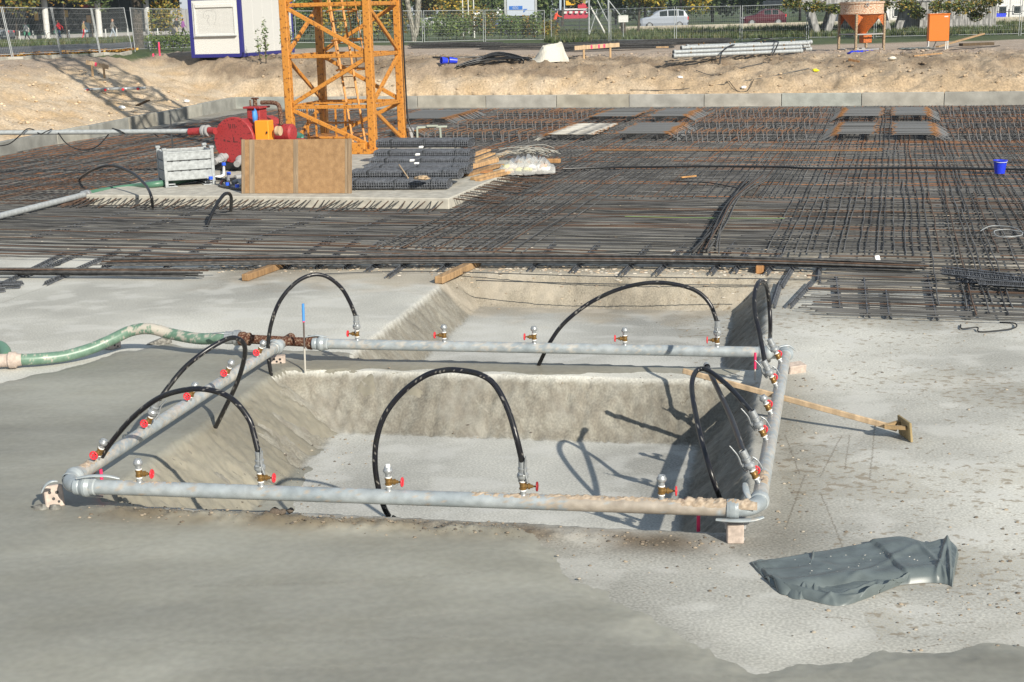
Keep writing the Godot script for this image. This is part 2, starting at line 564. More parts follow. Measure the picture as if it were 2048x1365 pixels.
func wet_texture() -> Texture2D:
	var W := 1024
	var flow := nbytes(211, 0.012, 5, 300, 1024, W)
	var big := nbytes(212, 0.006, 4, 700, 1024, W)
	var grain := nbytes(213, 0.2, 2, W, W, W)
	var o := PackedByteArray()
	o.resize(W * W * 3)
	for i in W * W:
		var g := 0.9 + 0.065 * (flow[i] - 128) / 90.0 + 0.06 * (big[i] - 128) / 90.0 + 0.04 * (grain[i] - 128) / 128.0
		o[i * 3] = int(clampf(0.705 * g, 0, 1) * 255); o[i * 3 + 1] = int(clampf(0.70 * g, 0, 1) * 255); o[i * 3 + 2] = int(clampf(0.66 * g, 0, 1) * 255)
	# trowel sweeps: long flat arcs left by the float
	for k in 150:
		var c := Vector2(rng.randf_range(100, 1000), rng.randf_range(120, 1010))
		var rad := rng.randf_range(60, 170)
		var a0 := rng.randf_range(0.9, 1.9)
		var up := rng.randf() < 0.5
		var tone := Color(0.80, 0.79, 0.75) if rng.randf() < 0.5 else Color(0.50, 0.49, 0.46)
		var w := rng.randf_range(1.0, 3.0)
		for q in 26:
			var a := a0 + (q - 13) * 0.035
			var p := c + Vector2(cos(a) * rad * 1.7, (sin(a) - 1.0) * rad * (0.5 if up else -0.5))
			var b := c + Vector2(cos(a + 0.036) * rad * 1.7, (sin(a + 0.036) - 1.0) * rad * (0.5 if up else -0.5))
			for t in int(w) + 1: line_px(o, W, p + Vector2(0, t), b + Vector2(0, t), tone, 0.09)
	return ImageTexture.create_from_image(Image.create_from_data(W, W, false, Image.FORMAT_RGB8, o))

# ---------------------------------------------------------------- bank and plateau
func wall_d(x: float, z: float) -> Vector2:     # metres outside the left and the far wall
	var l := Vector2(2.66, -18.3).normalized()
	var dl := -((x + 14.0) * -l.y + (z + 38.85) * l.x)
	var f := Vector2(0.955, 0.298)
	var df := -((x + 0.24) * -f.y + (z + 55.04) * f.x)
	return Vector2(dl, df)

func hp(x: float, z: float) -> float:
	var near := clampf(2.2 - 0.0235 * (x + 20), 1.66, 2.2)
	var far := 2.1 - 0.25 * clampf((x + 40) / 40, 0, 1)
	return lerpf(near, far, smoothstep(95, 130, -z))

func prof(p: Array, d: float) -> float:
	for i in p.size() - 1:
		if d < p[i + 1][0]:
			var t: float = (d - p[i][0]) / (p[i + 1][0] - p[i][0])
			return lerpf(p[i][1], p[i + 1][1], t * t * (3 - 2 * t) * 0.5 + t * 0.5)
	return 1.0

const FL := [[0.0, 0.0], [1.2, 0.15], [2.7, 0.38], [4.1, 0.62], [7.0, 0.95], [9.0, 1.0]]
const FF := [[0.0, 0.0], [0.3, 0.06], [1.3, 0.42], [2.1, 0.56], [2.9, 0.78], [4.4, 0.93], [7.0, 1.0]]

func bank_fr(x: float, z: float) -> float:
	var d := wall_d(x, z)
	var w := smoothstep(-1.5, 1.5, d.x - d.y)
	var dd := maxf(d.x, d.y) * lerpf(lerpf(1.45, 1.0, smoothstep(0.0, 8.0, x)), 1.0, w) + n_c.get_noise_2d(x * 2.0, z * 2.0) * 0.5 * clampf(maxf(d.x, d.y), 0, 1)
	return lerpf(prof(FF, maxf(dd, 0)), prof(FL, maxf(dd, 0)), w)

func th(x: float, z: float) -> float:
	var d := wall_d(x, z)
	var m := maxf(d.x, d.y)
	if m < 0.15: return -0.4
	var f := bank_fr(x, z)
	var y := lerpf(0.40, hp(x, z), f)
	var rough := smoothstep(0.25, 1.2, m) * (1.0 - smoothstep(7.0, 11.0, m))
	y += rough * (n_a.get_noise_2d(x * 0.9, z * 0.9) * lerpf(0.12, 0.07, smoothstep(-1.5, 1.5, d.x - d.y)) + n_d.get_noise_2d(x * 1.1, z * 1.1) * lerpf(0.13, 0.05, smoothstep(-1.5, 1.5, d.x - d.y)) + (absf(n_c.get_noise_2d(x * 5.0, z * 2.0)) - 0.2) * 0.14)
	y += smoothstep(7.0, 12.0, m) * n_c.get_noise_2d(x, z) * 0.05
	return y

func on(p: Vector3, lift := 0.0) -> Vector3:
	return Vector3(p.x, th(p.x, p.z) + lift, p.z)

func mixc(a: Color, b: Color, t: float) -> Color:
	return a.lerp(b, clampf(t, 0, 1))

func soil_color(x: float, z: float, y: float) -> Color:
	var d := wall_d(x, z)
	var m := maxf(d.x, d.y)
	var f := bank_fr(x, z)
	var w := smoothstep(-1.5, 1.5, d.x - d.y)
	var v := n_a.get_noise_2d(x * 0.7 + 40, z * 0.7)
	var v2 := n_c.get_noise_2d(x * 1.8 + 9, z * 1.8)
	var sand := mixc(Color(0.55, 0.405, 0.25), Color(0.67, 0.54, 0.39), 0.6 + v * 1.2)
	sand = mixc(sand, Color(0.64, 0.43, 0.22), (v2 - 0.1) * 1.4 * (1.0 - f))
	var brown := mixc(Color(0.26, 0.19, 0.125), Color(0.42, 0.32, 0.22), 0.5 + v2 * 1.5)
	var right := smoothstep(2.0, 8.0, x)          # further right the sand turns browner and lighter
	var far_low := mixc(sand, Color(0.50, 0.37, 0.235), right * 0.8 + v2)
	var far_up := mixc(brown, Color(0.50, 0.39, 0.27), right * (0.35 + v2))
	var t := smoothstep(0.42, 0.62, f + v * 0.28 + v2 * 0.15)
	var far := mixc(far_low, far_up, t)
	var left := mixc(sand, brown, smoothstep(0.72, 0.98, f + v * 0.2))
	var c := mixc(far, left, w)
	var top := mixc(Color(0.40, 0.31, 0.235), Color(0.48, 0.39, 0.31), 0.5 + v)
	c = mixc(c, top, smoothstep(5.0, 7.0, m) * (1.0 - 0.3 * w))
	var grass := mixc(Color(0.05, 0.085, 0.025), Color(0.09, 0.115, 0.035), 0.5 + v + v2)
	var edge := lerpf(82.0, 74.0, smoothstep(-6, -12, x)) + v * 4.0
	edge = lerpf(edge, 62.0, smoothstep(-15.0, -17.0, x) * smoothstep(60, 64, -z))
	if x > 2.0: edge = lerpf(edge, 69.0, smoothstep(9, 14, x))
	return mixc(c, grass, smoothstep(0, 2.5, -z - edge))

func _ready() -> void:
	rng.seed = 7
	# camera, sky, sun, exposure
	var cam := Camera3D.new()
	cam.name = "camera"
	cam.position = Vector3(0, 3.6, 0)
	cam.rotation_order = EULER_ORDER_YXZ
	cam.rotation_degrees = Vector3(-13.23, 0, -1.45)
	cam.fov = rad_to_deg(2 * atan(682.5 / 2800.0))
	cam.near = 0.1
	cam.far = 2000
	add_child(cam)
	cam.current = true
	var we := WorldEnvironment.new()
	we.name = "environment"
	var env := Environment.new()
	var sky := Sky.new()
	var sm := ProceduralSkyMaterial.new()
	sm.sky_top_color = Color(0.58, 0.65, 0.73)
	sm.sky_horizon_color = Color(0.86, 0.87, 0.88)
	sm.sky_curve = 0.13
	sm.ground_bottom_color = Color(0.30, 0.28, 0.25)
	sm.ground_horizon_color = Color(0.62, 0.64, 0.64)
	sm.sun_angle_max = 1.0
	sky.sky_material = sm
	env.background_mode = Environment.BG_SKY
	env.sky = sky
	env.background_energy_multiplier = 0.78
	env.tonemap_mode = Environment.TONE_MAPPER_LINEAR
	env.tonemap_exposure = 1.35
	env.sdfgi_enabled = true
	env.ssao_enabled = true
	env.ssil_enabled = true
	env.fog_enabled = true
	env.fog_density = 0.00025
	env.fog_light_color = Color(0.80, 0.86, 0.92)
	we.environment = env
	add_child(we)
	var sun := DirectionalLight3D.new()
	sun.name = "sun"
	sun.light_energy = 1.6
	sun.light_color = Color(1.0, 0.97, 0.91)
	sun.light_angular_distance = 0.5
	sun.shadow_enabled = true
	var az := deg_to_rad(31.0)
	var el := deg_to_rad(29.0)
	add_child(sun)
	sun.look_at_from_position(Vector3.ZERO, Vector3(-sin(az) * cos(el), -sin(el), -cos(az) * cos(el)))
	make_materials()
	build_ground()
	build_walls()
	build_background()
	build_plateau_things()
	build_mats()
	build_crane_pad()
	build_pipes()
	build_hoses()
	build_foreground()

func build_ground() -> void:
	# outline of the fresh grout that flowed over the slab
	for p in [Vector3(-7.228, 0.000, -13.731), Vector3(-5.285, 0.000, -13.972), Vector3(-4.907, 0.000, -14.407), Vector3(-4.426, 0.000, -15.181), Vector3(-3.959, 0.000, -15.563), Vector3(-3.040, 0.000, -15.222), Vector3(-2.293, 0.000, -15.070), Vector3(-1.437, 0.000, -14.771), Vector3(0.401, 0.000, -14.510), Vector3(2.416, 0.000, -14.103), Vector3(2.383, 0.000, -13.610), Vector3(1.588, 0.000, -13.690), Vector3(0.379, 0.000, -13.832), Vector3(-0.650, 0.000, -14.059), Vector3(-2.172, 0.000, -14.193), Vector3(-1.965, 0.000, -13.049), Vector3(-1.898, 0.000, -11.893), Vector3(-1.851, 0.000, -10.980), Vector3(-2.261, 0.000, -10.337), Vector3(-2.709, 0.000, -10.256), Vector3(-2.776, 0.000, -10.060), Vector3(-1.977, 0.000, -9.829), Vector3(-1.214, 0.000, -9.639), Vector3(-0.120, 0.000, -9.470), Vector3(0.091, 0.000, -9.240), Vector3(0.257, 0.000, -8.977), Vector3(0.329, 0.000, -8.664), Vector3(0.521, -0.000, -8.323), Vector3(0.735, 0.000, -7.894), Vector3(0.934, -0.000, -7.535), Vector3(1.071, 0.000, -7.270), Vector3(1.274, 0.000, -7.136), Vector3(1.689, 0.000, -7.254), Vector3(2.048, 0.000, -7.335), Vector3(2.451, 0.000, -7.350), Vector3(2.887, 0.000, -7.390), Vector3(3.619, 0.000, -7.413), Vector3(2.707, 0.000, -5.382), Vector3(-3.732, 0.000, -5.662)]:
		wet_poly.append(Vector2(p.x, p.z))
	# slab with the two sumps
	var rows := PackedFloat32Array([8.0, 0.0])
	var z := -6.0
	while z > -22.6:
		rows.append(z)
		z += z * 0.0031
	for q in [-26.0, -32.0, -40.0, -50.0, -64.0]: rows.append(q)
	var cols := PackedFloat32Array([-3.0, -0.8])
	for i in 401: cols.append(-0.5 + i / 400.0)
	cols.append_array([0.8, 3.0])
	var sl := StandardMaterial3D.new()
	sl.albedo_texture = slab_texture()
	sl.vertex_color_use_as_albedo = true
	sl.roughness = 0.9
	var h := func(x: float, zz: float) -> float: return 0.0 if zz > -6.0 or zz < -22.6 else slab_h(x, zz)
	var c := func(x: float, zz: float, _y: float) -> Color:
		if zz > -6: return Color(0.95, 0.94, 0.92)
		if zz < -24: return Color(0.58, 0.555, 0.52)  # far slab darkened: painted shade between the dense bars, plus rust and dirt
		var q := pit(x, zz)
		var p := ab(x, zz)
		var v := n_d.get_noise_2d(x * 2.0, zz * 2.0)
		var col := Color(0.97, 0.965, 0.95) if q.x < 0.05 else Color(0.88, 0.885, 0.89)
		if q.y > 0.05: v += 0.5 * n_b.get_noise_2d(x * 7.0, zz * 7.0) - 0.35 * smoothstep(0.15, 0.4, n_d.get_noise_2d(p.x * 3.2, q.x * 0.8 + 30.0))
		if zz > -10.5 and p.y < 0.6: col = mixc(col, Color(0.70, 0.69, 0.66), 0.55 * smoothstep(-0.38, -0.02, wet_sd(x, zz) + 0.25 * n_a.get_noise_2d(x * 1.4, zz * 1.4)))
		col = mixc(col, mixc(Color(0.37, 0.345, 0.305), Color(0.48, 0.46, 0.42), 0.5 + v * 1.8 + n_b.get_noise_2d(x * 3.0, zz * 3.0) * 0.9), q.y)
		# trampled brown edge along the mats and by the near corner
		var n := n_a.get_noise_2d(x * 1.4, zz * 1.4)
		var sandy := smoothstep(8.6, 9.6, p.y + n * 0.8) * smoothstep(-3.4, -2.2, p.x)
		col = mixc(col, Color(0.80, 0.71, 0.60), sandy * 0.8)
		var mud := exp(-pow((p.y - 0.12) / 0.22, 2.0)) * smoothstep(-0.2, 0.6, p.x) * (1.0 - smoothstep(4.4, 5.2, p.x))
		col = mixc(col, Color(0.36, 0.29, 0.22), mud * clampf(0.8 + n, 0, 1))
		var damp := exp(-pow((p.x - 5.25) / 0.25, 2.0)) * smoothstep(-0.5, 0.2, p.y) * (1.0 - smoothstep(4.6, 5.0, p.y))
		col = mixc(col, Color(0.60, 0.56, 0.49), damp * 0.6)
		return mixc(col, Color(0.60, 0.575, 0.54), smoothstep(10.8, 12.0, p.y + n * 0.8))  # same darkening under the nearer mats, shade and dirt in one colour
	var uvf := func(x: float, zz: float) -> Vector2: return Vector2((x + 8) / 16.0, (zz + 22) / 16.0)
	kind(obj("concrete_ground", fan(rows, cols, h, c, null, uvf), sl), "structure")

	var rows2 := PackedFloat32Array()
	z = -5.0
	while z > -17.5:
		rows2.append(z)
		z += z * 0.0034
	var cols2 := PackedFloat32Array([-3.0, -0.8])
	for i in 361: cols2.append(-0.5 + i * 0.97 / 360.0)
	var wm := StandardMaterial3D.new()
	wm.albedo_texture = wet_texture()
	wm.vertex_color_use_as_albedo = true
	wm.roughness = 0.52
	wm.metallic_specular = 0.4
	var thick := {}
	var tf := func(x: float, zz: float) -> float:
		var s := wet_sd(x, zz)
		if s < -0.5: return -0.05
		if s < 0.75:
			s += n_a.get_noise_2d(x * 1.7, zz * 1.2) * 0.13 + n_d.get_noise_2d(x * 1.5, zz) * 0.06
			var q := pit(x, zz)
			var p0 := ab(x, zz)
			if q.y > 0.3: s += (n_a.get_noise_2d(p0.x * 1.1 + 7, p0.y * 2.4) - 0.02) * 1.3 * q.y * smoothstep(0.06, 0.3, p0.x) - (0.4 if p0.y > 4.15 or p0.x > 1.4 else 0.0)
		return clampf(s * 0.1, -0.05, 0.016) + n_c.get_noise_2d(x * 2.5, zz * 5.0) * 0.0018
	var h2 := func(x: float, zz: float) -> float:
		var t: float = tf.call(x, zz)
		return slab_h(x, zz) + t
	var c2 := func(x: float, zz: float, _y: float) -> Color:
		var q := pit(x, zz)
		var p := ab(x, zz)
		var n := n_a.get_noise_2d(x * 1.1, zz * 2.1)
		var col := mixc(Color(0.70, 0.70, 0.69), Color(0.64, 0.635, 0.61), 0.4 + n)
		if q.x < 0.02 and p.y < 0.6: col = mixc(col, Color(0.98, 0.97, 0.94), (1.0 - smoothstep(0.03, 0.36, wet_sd(x, zz) + n * 0.25)) * 0.42)
		col = mixc(col, Color(0.64, 0.59, 0.52), q.y * 0.8)
		var mud := exp(-pow((p.y - 0.12) / 0.17, 2.0)) * smoothstep(-0.2, 0.6, p.x) * (1.0 - smoothstep(2.6, 4.0, p.x))
		col = mixc(col, Color(0.46, 0.385, 0.30), mud * clampf(0.85 + n, 0, 1))
		var berm := exp(-pow((p.y - 4.6) / 0.3, 2.0)) * smoothstep(-0.3, 0.4, p.x)
		return mixc(col, Color(0.68, 0.635, 0.56), berm * 0.6)
	var keep := func(x: float, zz: float, _y: float) -> bool: return wet_sd(x, zz) > -0.35
	kind(obj("fresh_grout", fan(rows2, cols2, h2, c2, keep, uvf), wm), "structure")

	# bank of sand and topsoil, plateau, lawns
	var rows3 := PackedFloat32Array()
	z = -24.0
	while z > -100.0:
		rows3.append(z)
		z += z * (0.0105 if z > -36 else 0.0042 if z > -70 else 0.012)
	while z > -900:
		rows3.append(z)
		z *= 1.06
	var cols3 := PackedFloat32Array([-2.5, -1.2])
	for i in 381: cols3.append(-0.55 + i * 1.1 / 380.0)
	cols3.append_array([1.2, 2.5])
	kind(obj("ground", fan(rows3, cols3, th, soil_color), mats.soil), "structure")

# ---------------------------------------------------------------- low concrete walls round the pit floor
func build_walls() -> void:
	var ang := atan2(-0.298, 0.955)
	var tones := [Color(0.92, 0.98, 0.98), Color(0.98, 0.96, 0.92), Color(0.92, 0.92, 0.90), Color(1.0, 0.97, 0.90), Color(0.96, 0.95, 0.94), Color(0.97, 0.93, 0.84), Color(0.94, 0.94, 0.94), Color(1.0, 0.98, 0.95)]
	var o := thing("retaining_wall", "long low wall of pale concrete panels along the foot of the far bank", "wall", Vector3(-11.2, 0, -58.5), ang)
	var xs := [0.0, 2.4, 5.2, 8.05, 10.9, 13.75, 16.6, 19.45, 22.3, 25.15, 28.0, 30.85, 33.7, 36.5]
	for i in xs.size() - 1:
		var b := MB.new()
		b.col = tones[i % 8] * rng.randf_range(0.92, 1.05)
		var w: float = xs[i + 1] - xs[i] - 0.02
		b.box(T(Vector3((xs[i] + xs[i + 1]) / 2, 0.21 + rng.randf_range(-0.006, 0.006), -0.1)), Vector3(w, 0.50, 0.2), 0.012)
		obj("panel", b, mats.wall_concrete, o)
	var l := Vector3(2.66, 0, -18.3).normalized()
	var o2 := thing("retaining_wall", "low wall of stained grey concrete panels below the sandy left bank", "wall", Vector3(-14, 0, -38.85), atan2(-l.z, l.x))
	var ys := [-9.0, -6.2, -3.3, -0.4, 3.55, 5.75, 8.9, 11.4, 14.3, 15.9, 19.9]
	for i in ys.size() - 1:
		var b := MB.new()
		b.col = [Color(0.95, 0.95, 0.90), Color(0.72, 0.74, 0.73), Color(0.86, 0.82, 0.74), Color(0.66, 0.68, 0.68)][i % 4]
		var w: float = ys[i + 1] - ys[i] - 0.03
		b.box(T(Vector3((ys[i] + ys[i + 1]) / 2, 0.2 + rng.randf_range(-0.02, 0.015), -0.1)), Vector3(w, 0.5, 0.2), 0.012)
		obj("panel", b, mats.wall_concrete, o2)

# ---------------------------------------------------------------- fence
func fence_panel(a: Vector3, b: Vector3, h: float, lean: Vector3, label: String) -> void:
	var c := (a + b) / 2
	var o := thing("fence_panel", label, "fence", c, 0, "mesh fence panels round the site")
	a -= c; b -= c
	var up := Vector3.UP * h + lean
	var r := 0.021
	for p in [a, b]:
		var m := MB.new()
		m.tube(PackedVector3Array([p, p + up]), r, 8)
		obj("post", m, mats.galv_plain, o)
	for f in [0.06, 0.985]:
		var m := MB.new()
		m.tube(PackedVector3Array([a + up * f, b + up * f]), r * 0.8, 8)
		obj("rail", m, mats.galv_plain, o)
	var w := MB.new()
	var n := int(a.distance_to(b) / 0.11)
	for i in range(1, n):
		var p := a.lerp(b, float(i) / n)
		w.tube(PackedVector3Array([p + up * 0.06, p + up * 0.98]), 0.0036, 3, false)
	for i in range(1, 8):
		w.tube(PackedVector3Array([a + up * (0.06 + i * 0.117), b + up * (0.06 + i * 0.117)]), 0.0036, 3, false)
	kind(obj("wire_mesh", w, mats.galv_plain, o), "stuff")

func fence_foot(p: Vector3, turn: float, label: String, ln := 0.75) -> void:
	var m := MB.new()
	m.col = Color(0.95, 0.93, 0.88)
	m.box(T(Vector3(0, 0.07, 0)), Vector3(ln, 0.14, 0.24), 0.03)
	var o := obj("fence_foot", m, mats.concrete, self, T(p, turn))
	tag(o, label, "fence foot", "concrete feet under the fence")

# ---------------------------------------------------------------- plants
func leaf_cloud(b: MB, center: Vector3, size: Vector3, n: int, leaf: float, pal: Array, rg: RandomNumberGenerator, hollow := 0.35) -> void:
	for i in n:
		var d := Vector3(rg.randfn(), rg.randfn(), rg.randfn()).normalized()
		var rr := lerpf(hollow, 1.0, pow(rg.randf(), 0.55))
		var p := center + d * size * rr
		var x := Vector3(rg.randfn(), rg.randfn() * 0.6, rg.randfn()).normalized()
		var y := x.cross(Vector3(rg.randfn(), rg.randfn(), rg.randfn())).normalized()
		var s := leaf * rg.randf_range(0.6, 1.35)
		b.col = pal[rg.randi() % pal.size()] * rg.randf_range(0.7, 1.3)
		var nn := x.cross(y).normalized()
		var i0 := b.vert(p - x * s, nn); b.vert(p + y * s * 0.55, nn); b.vert(p + x * s, nn); b.vert(p - y * s * 0.55, nn)
		b.ix.append_array([i0, i0 + 1, i0 + 2, i0, i0 + 2, i0 + 3])

const GREEN := [Color(0.077, 0.129, 0.030), Color(0.104, 0.155, 0.043), Color(0.052, 0.091, 0.026), Color(0.129, 0.164, 0.043)]
const YELLOW := [Color(0.302, 0.223, 0.022), Color(0.158, 0.166, 0.029), Color(0.094, 0.122, 0.029), Color(0.360, 0.245, 0.029)]
const AUTUMN := [Color(0.281, 0.148, 0.023), Color(0.133, 0.140, 0.031), Color(0.218, 0.179, 0.031), Color(0.078, 0.094, 0.023)]
const DARK := [Color(0.051, 0.084, 0.028), Color(0.074, 0.112, 0.034), Color(0.112, 0.141, 0.040), Color(0.034, 0.056, 0.020)]

func tree(called: String, label: String, p: Vector3, h: float, crown_at: float, rad: float, trunk: float, pal: Array, n: int, leaf: float, sd: int, group := "", lean := Vector3.ZERO) -> Node3D:
	var rg := RandomNumberGenerator.new()
	rg.seed = sd
	var o := thing(called, label, "tree", p, 0, group)
	var t := MB.new()
	var tip := Vector3(0, h * 0.8, 0) + lean
	var mid := tip * 0.45 + Vector3(rg.randf_range(-0.1, 0.1), 0, 0.1)
	t.tube(spline([Vector3(0, -0.3, 0), Vector3(0, 0.3, 0), mid, tip], 4), [trunk * 1.4, trunk * 1.25, trunk * 1.15, trunk * 1.1, trunk, trunk, trunk, trunk * 0.9, trunk * 0.8, trunk * 0.6, trunk * 0.5, trunk * 0.35, trunk * 0.2], 9)
	obj("trunk", t, mats.bark, o)
	var l := MB.new()
	var c := MB.new()
	var blobs := 9
	for i in blobs:
		var a := TAU * i / blobs + rg.randf()
		var rr := rad * rg.randf_range(0.35, 0.75)
		var y := lerpf(crown_at, h, (i + 0.5) / blobs) + rg.randf_range(-0.4, 0.4)
		var q := Vector3(cos(a) * rr, y, sin(a) * rr) + lean * (y / h)
		var s := rad * rg.randf_range(0.35, 0.6)
		l.tube(spline([mid.lerp(tip, float(i) / blobs), (mid + q) / 2 + Vector3(0, 0.2, 0), q], 3), trunk * 0.25, 5, false)
		leaf_cloud(c, q, Vector3(s, s * 0.8, s), n / blobs, leaf, pal, rg)
	obj("limbs", l, mats.bark, o)
	obj("crown", c, mats.leaf, o)
	return o

func shrub(called: String, label: String, cat: String, p: Vector3, w: float, h: float, pal: Array, n: int, leaf: float, sd: int, group := "", depth := 0.0) -> Node3D:
	var rg := RandomNumberGenerator.new()
	rg.seed = sd
	var o := thing(called, label, cat, p, 0, group)
	var st := MB.new()
	var c := MB.new()
	var k := maxi(3, int(w / 0.6))
	var dz := depth if depth > 0 else w * 0.4
	for i in k:
		var q := Vector3(((i + 0.5) / k - 0.5) * w + rg.randf_range(-0.15, 0.15), h * rg.randf_range(0.45, 0.62), rg.randf_range(-dz, dz) * 0.5)
		st.tube(spline([Vector3(q.x * 0.7, -0.05, q.z), q * Vector3(1, 0.7, 1), q], 3), 0.02, 5, false)
		leaf_cloud(c, q, Vector3(w / k * 0.85, q.y * 0.85, dz * 0.5), n / k, leaf, pal, rg, 0.1)
	obj("stems", st, mats.bark, o)
	obj("foliage", c, mats.leaf, o)
	return o

# ---------------------------------------------------------------- people: one skinned surface from tapered capsules
func field_mesh(b: MB, bones: Array, cell: float, blend: float) -> void:
	var lo := Vector3.ONE * 1e9
	var hi := -lo
	for q in bones:
		var r: float = maxf(q[1], q[3])
		for e in [q[0], q[2]]:
			lo = lo.min(e - Vector3.ONE * (r + cell * 2)); hi = hi.max(e + Vector3.ONE * (r + cell * 2))
	var n := Vector3i(((hi - lo) / cell).ceil()) + Vector3i.ONE
	var f := PackedFloat32Array()
	var cc := PackedColorArray()
	f.resize(n.x * n.y * n.z); cc.resize(f.size())
	for z in n.z:
		for y in n.y:
			for x in n.x:
				var p := lo + Vector3(x, y, z) * cell
				var d := 9.0
				var best := 9.0
				var col := Color.WHITE
				for q in bones:
					var e: Vector3 = q[2] - q[0]
					var t := clampf((p - q[0]).dot(e) / maxf(e.length_squared(), 1e-6), 0, 1)
					var dd: float = p.distance_to(q[0] + e * t) - lerpf(q[1], q[3], t)
					if dd < best: best = dd; col = q[4]
					d = dd if d > 8.0 else smin(d, dd, blend)
				var i := (z * n.y + y) * n.x + x
				f[i] = d; cc[i] = col
	var id := {}
	for z in n.z - 1:
		for y in n.y - 1:
			for x in n.x - 1:
				var i := (z * n.y + y) * n.x + x
				var sum := Vector3.ZERO
				var cnt := 0
				for e in [[0, 1], [0, n.x], [0, n.x * n.y], [1, 1 + n.x], [1, 1 + n.x * n.y], [n.x, n.x + 1], [n.x, n.x + n.x * n.y], [n.x * n.y, n.x * n.y + 1], [n.x * n.y, n.x * n.y + n.x], [1 + n.x, 1 + n.x + n.x * n.y], [1 + n.x * n.y, 1 + n.x + n.x * n.y], [n.x + n.x * n.y, 1 + n.x + n.x * n.y]]:
					var s0 := f[i + e[0]]
					var s1 := f[i + e[1]]
					if (s0 < 0) == (s1 < 0): continue
					var t := s0 / (s0 - s1)
					var a := Vector3(e[0] % n.x, (e[0] / n.x) % n.y, e[0] / (n.x * n.y))
					var d := Vector3(e[1] % n.x, (e[1] / n.x) % n.y, e[1] / (n.x * n.y))
					sum += a.lerp(d, t); cnt += 1
				if cnt == 0: continue
				var p := lo + (Vector3(x, y, z) + sum / cnt) * cell
				var g := Vector3(f[i + 1] - f[i], f[i + n.x] - f[i], f[i + n.x * n.y] - f[i]).normalized()
				b.col = cc[i]
				id[i] = b.vert(p, g)
	for z in range(1, n.z - 1):
		for y in range(1, n.y - 1):
			for x in range(1, n.x - 1):
				var i := (z * n.y + y) * n.x + x
				for k in 3:
					var st: int = [1, n.x, n.x * n.y][k]
					var u: int = [n.x, n.x * n.y, 1][k]
					var w: int = [n.x * n.y, 1, n.x][k]
					if (f[i] < 0) == (f[i + st] < 0): continue
					if not (id.has(i) and id.has(i - u) and id.has(i - w) and id.has(i - u - w)): continue
					var q := [id[i], id[i - u], id[i - u - w], id[i - w]]
					if f[i] < 0: q.reverse()
					b.ix.append_array([q[0], q[1], q[2], q[0], q[2], q[3]])

# pose: side of travel +x; swing = stride, arms
func person(label: String, p: Vector3, turn: float, h: float, top: Color, legs: Color, hair: Color, swing := 0.25, arm := 0.3, riding := false) -> Node3D:
	var s := h / 1.75
	var skin := Color(0.45, 0.27, 0.19)
	var shoe := Color(0.03, 0.03, 0.03)
	var hipy := 0.92
	var lean := 0.16 if riding else 0.03
	var bones := []
	var hip := Vector3(0, hipy, 0)
	var chest := Vector3(lean, 1.34, 0)
	var neck := Vector3(lean * 1.3, 1.47, 0)
	bones.append([hip, 0.135, chest, 0.15, top])
	for e in [-1.0, 1.0]:
		bones.append([hip + Vector3(0, 0.0, e * 0.07), 0.11, Vector3(lean, 1.38, e * 0.14), 0.085, top])
		var k := hip + Vector3(swing * 0.5 * e + 0.04, -0.44, e * 0.1)
		var a := hip + Vector3(swing * e - (0.06 if e < 0 else 0.0), -0.84, e * 0.09)
		if riding:
			k = hip + Vector3(0.32, -0.20 - 0.12 * e, e * 0.1)
			a = hip + Vector3(0.16, -0.62 - 0.12 * e, e * 0.1)
		bones.append([hip + Vector3(0, -0.04, e * 0.09), 0.095, k, 0.062, legs])
		bones.append([k, 0.062, a, 0.042, legs])
		bones.append([a + Vector3(-0.02, -0.04, 0), 0.042, a + Vector3(0.15, -0.05, 0), 0.032, shoe])
		var sh := Vector3(lean, 1.40, e * 0.19)
		var el := sh + Vector3(-arm * 0.5 * e, -0.27, e * 0.05)
		var ha := el + Vector3(-arm * 0.3 * e + 0.1, -0.23, 0)
		if riding:
			el = sh + Vector3(0.17, -0.2, e * 0.04)
			ha = sh + Vector3(0.42, -0.26, e * 0.05)
		bones.append([sh, 0.062, el, 0.048, top])
		bones.append([el, 0.048, ha, 0.034, top])
		bones.append([ha, 0.034, ha + (ha - el).normalized() * 0.1, 0.028, skin])
	bones.append([chest, 0.07, neck, 0.055, skin])
	bones.append([neck + Vector3(0.02, 0.09, 0), 0.078, neck + Vector3(0.035, 0.17, 0), 0.09, skin])
	bones.append([neck + Vector3(0.11, 0.12, 0), 0.018, neck + Vector3(0.125, 0.10, 0), 0.02, skin])
	var b := MB.new()
	field_mesh(b, bones, 0.034, 0.03)
	var o := obj("person", b, mats.cloth, self, Transform3D(Basis(Vector3.UP, turn).scaled(Vector3.ONE * s), p))
	tag(o, label, "person")
	var hm := MB.new()
	hm.col = hair
	hm.blob(neck + Vector3(0.005, 0.19, 0), Vector3(0.105, 0.092, 0.098), rng, 8, 0.05)
	hm.blob(neck + Vector3(-0.045, 0.12, 0), Vector3(0.065, 0.11, 0.085), rng, 8, 0.05)
	obj("hair", hm, mats.cloth, o)
	return o

func wheel_bike(m: MB, c: Vector3, r: float) -> void:
	m.torus(Transform3D(Basis(Vector3.RIGHT, Vector3.BACK, Vector3.DOWN), c), r, 0.018, 20, 5)
	for i in 10: m.bar(c, c + Vector3(cos(TAU * i / 10), sin(TAU * i / 10), 0) * r, 0.005, 0.005)

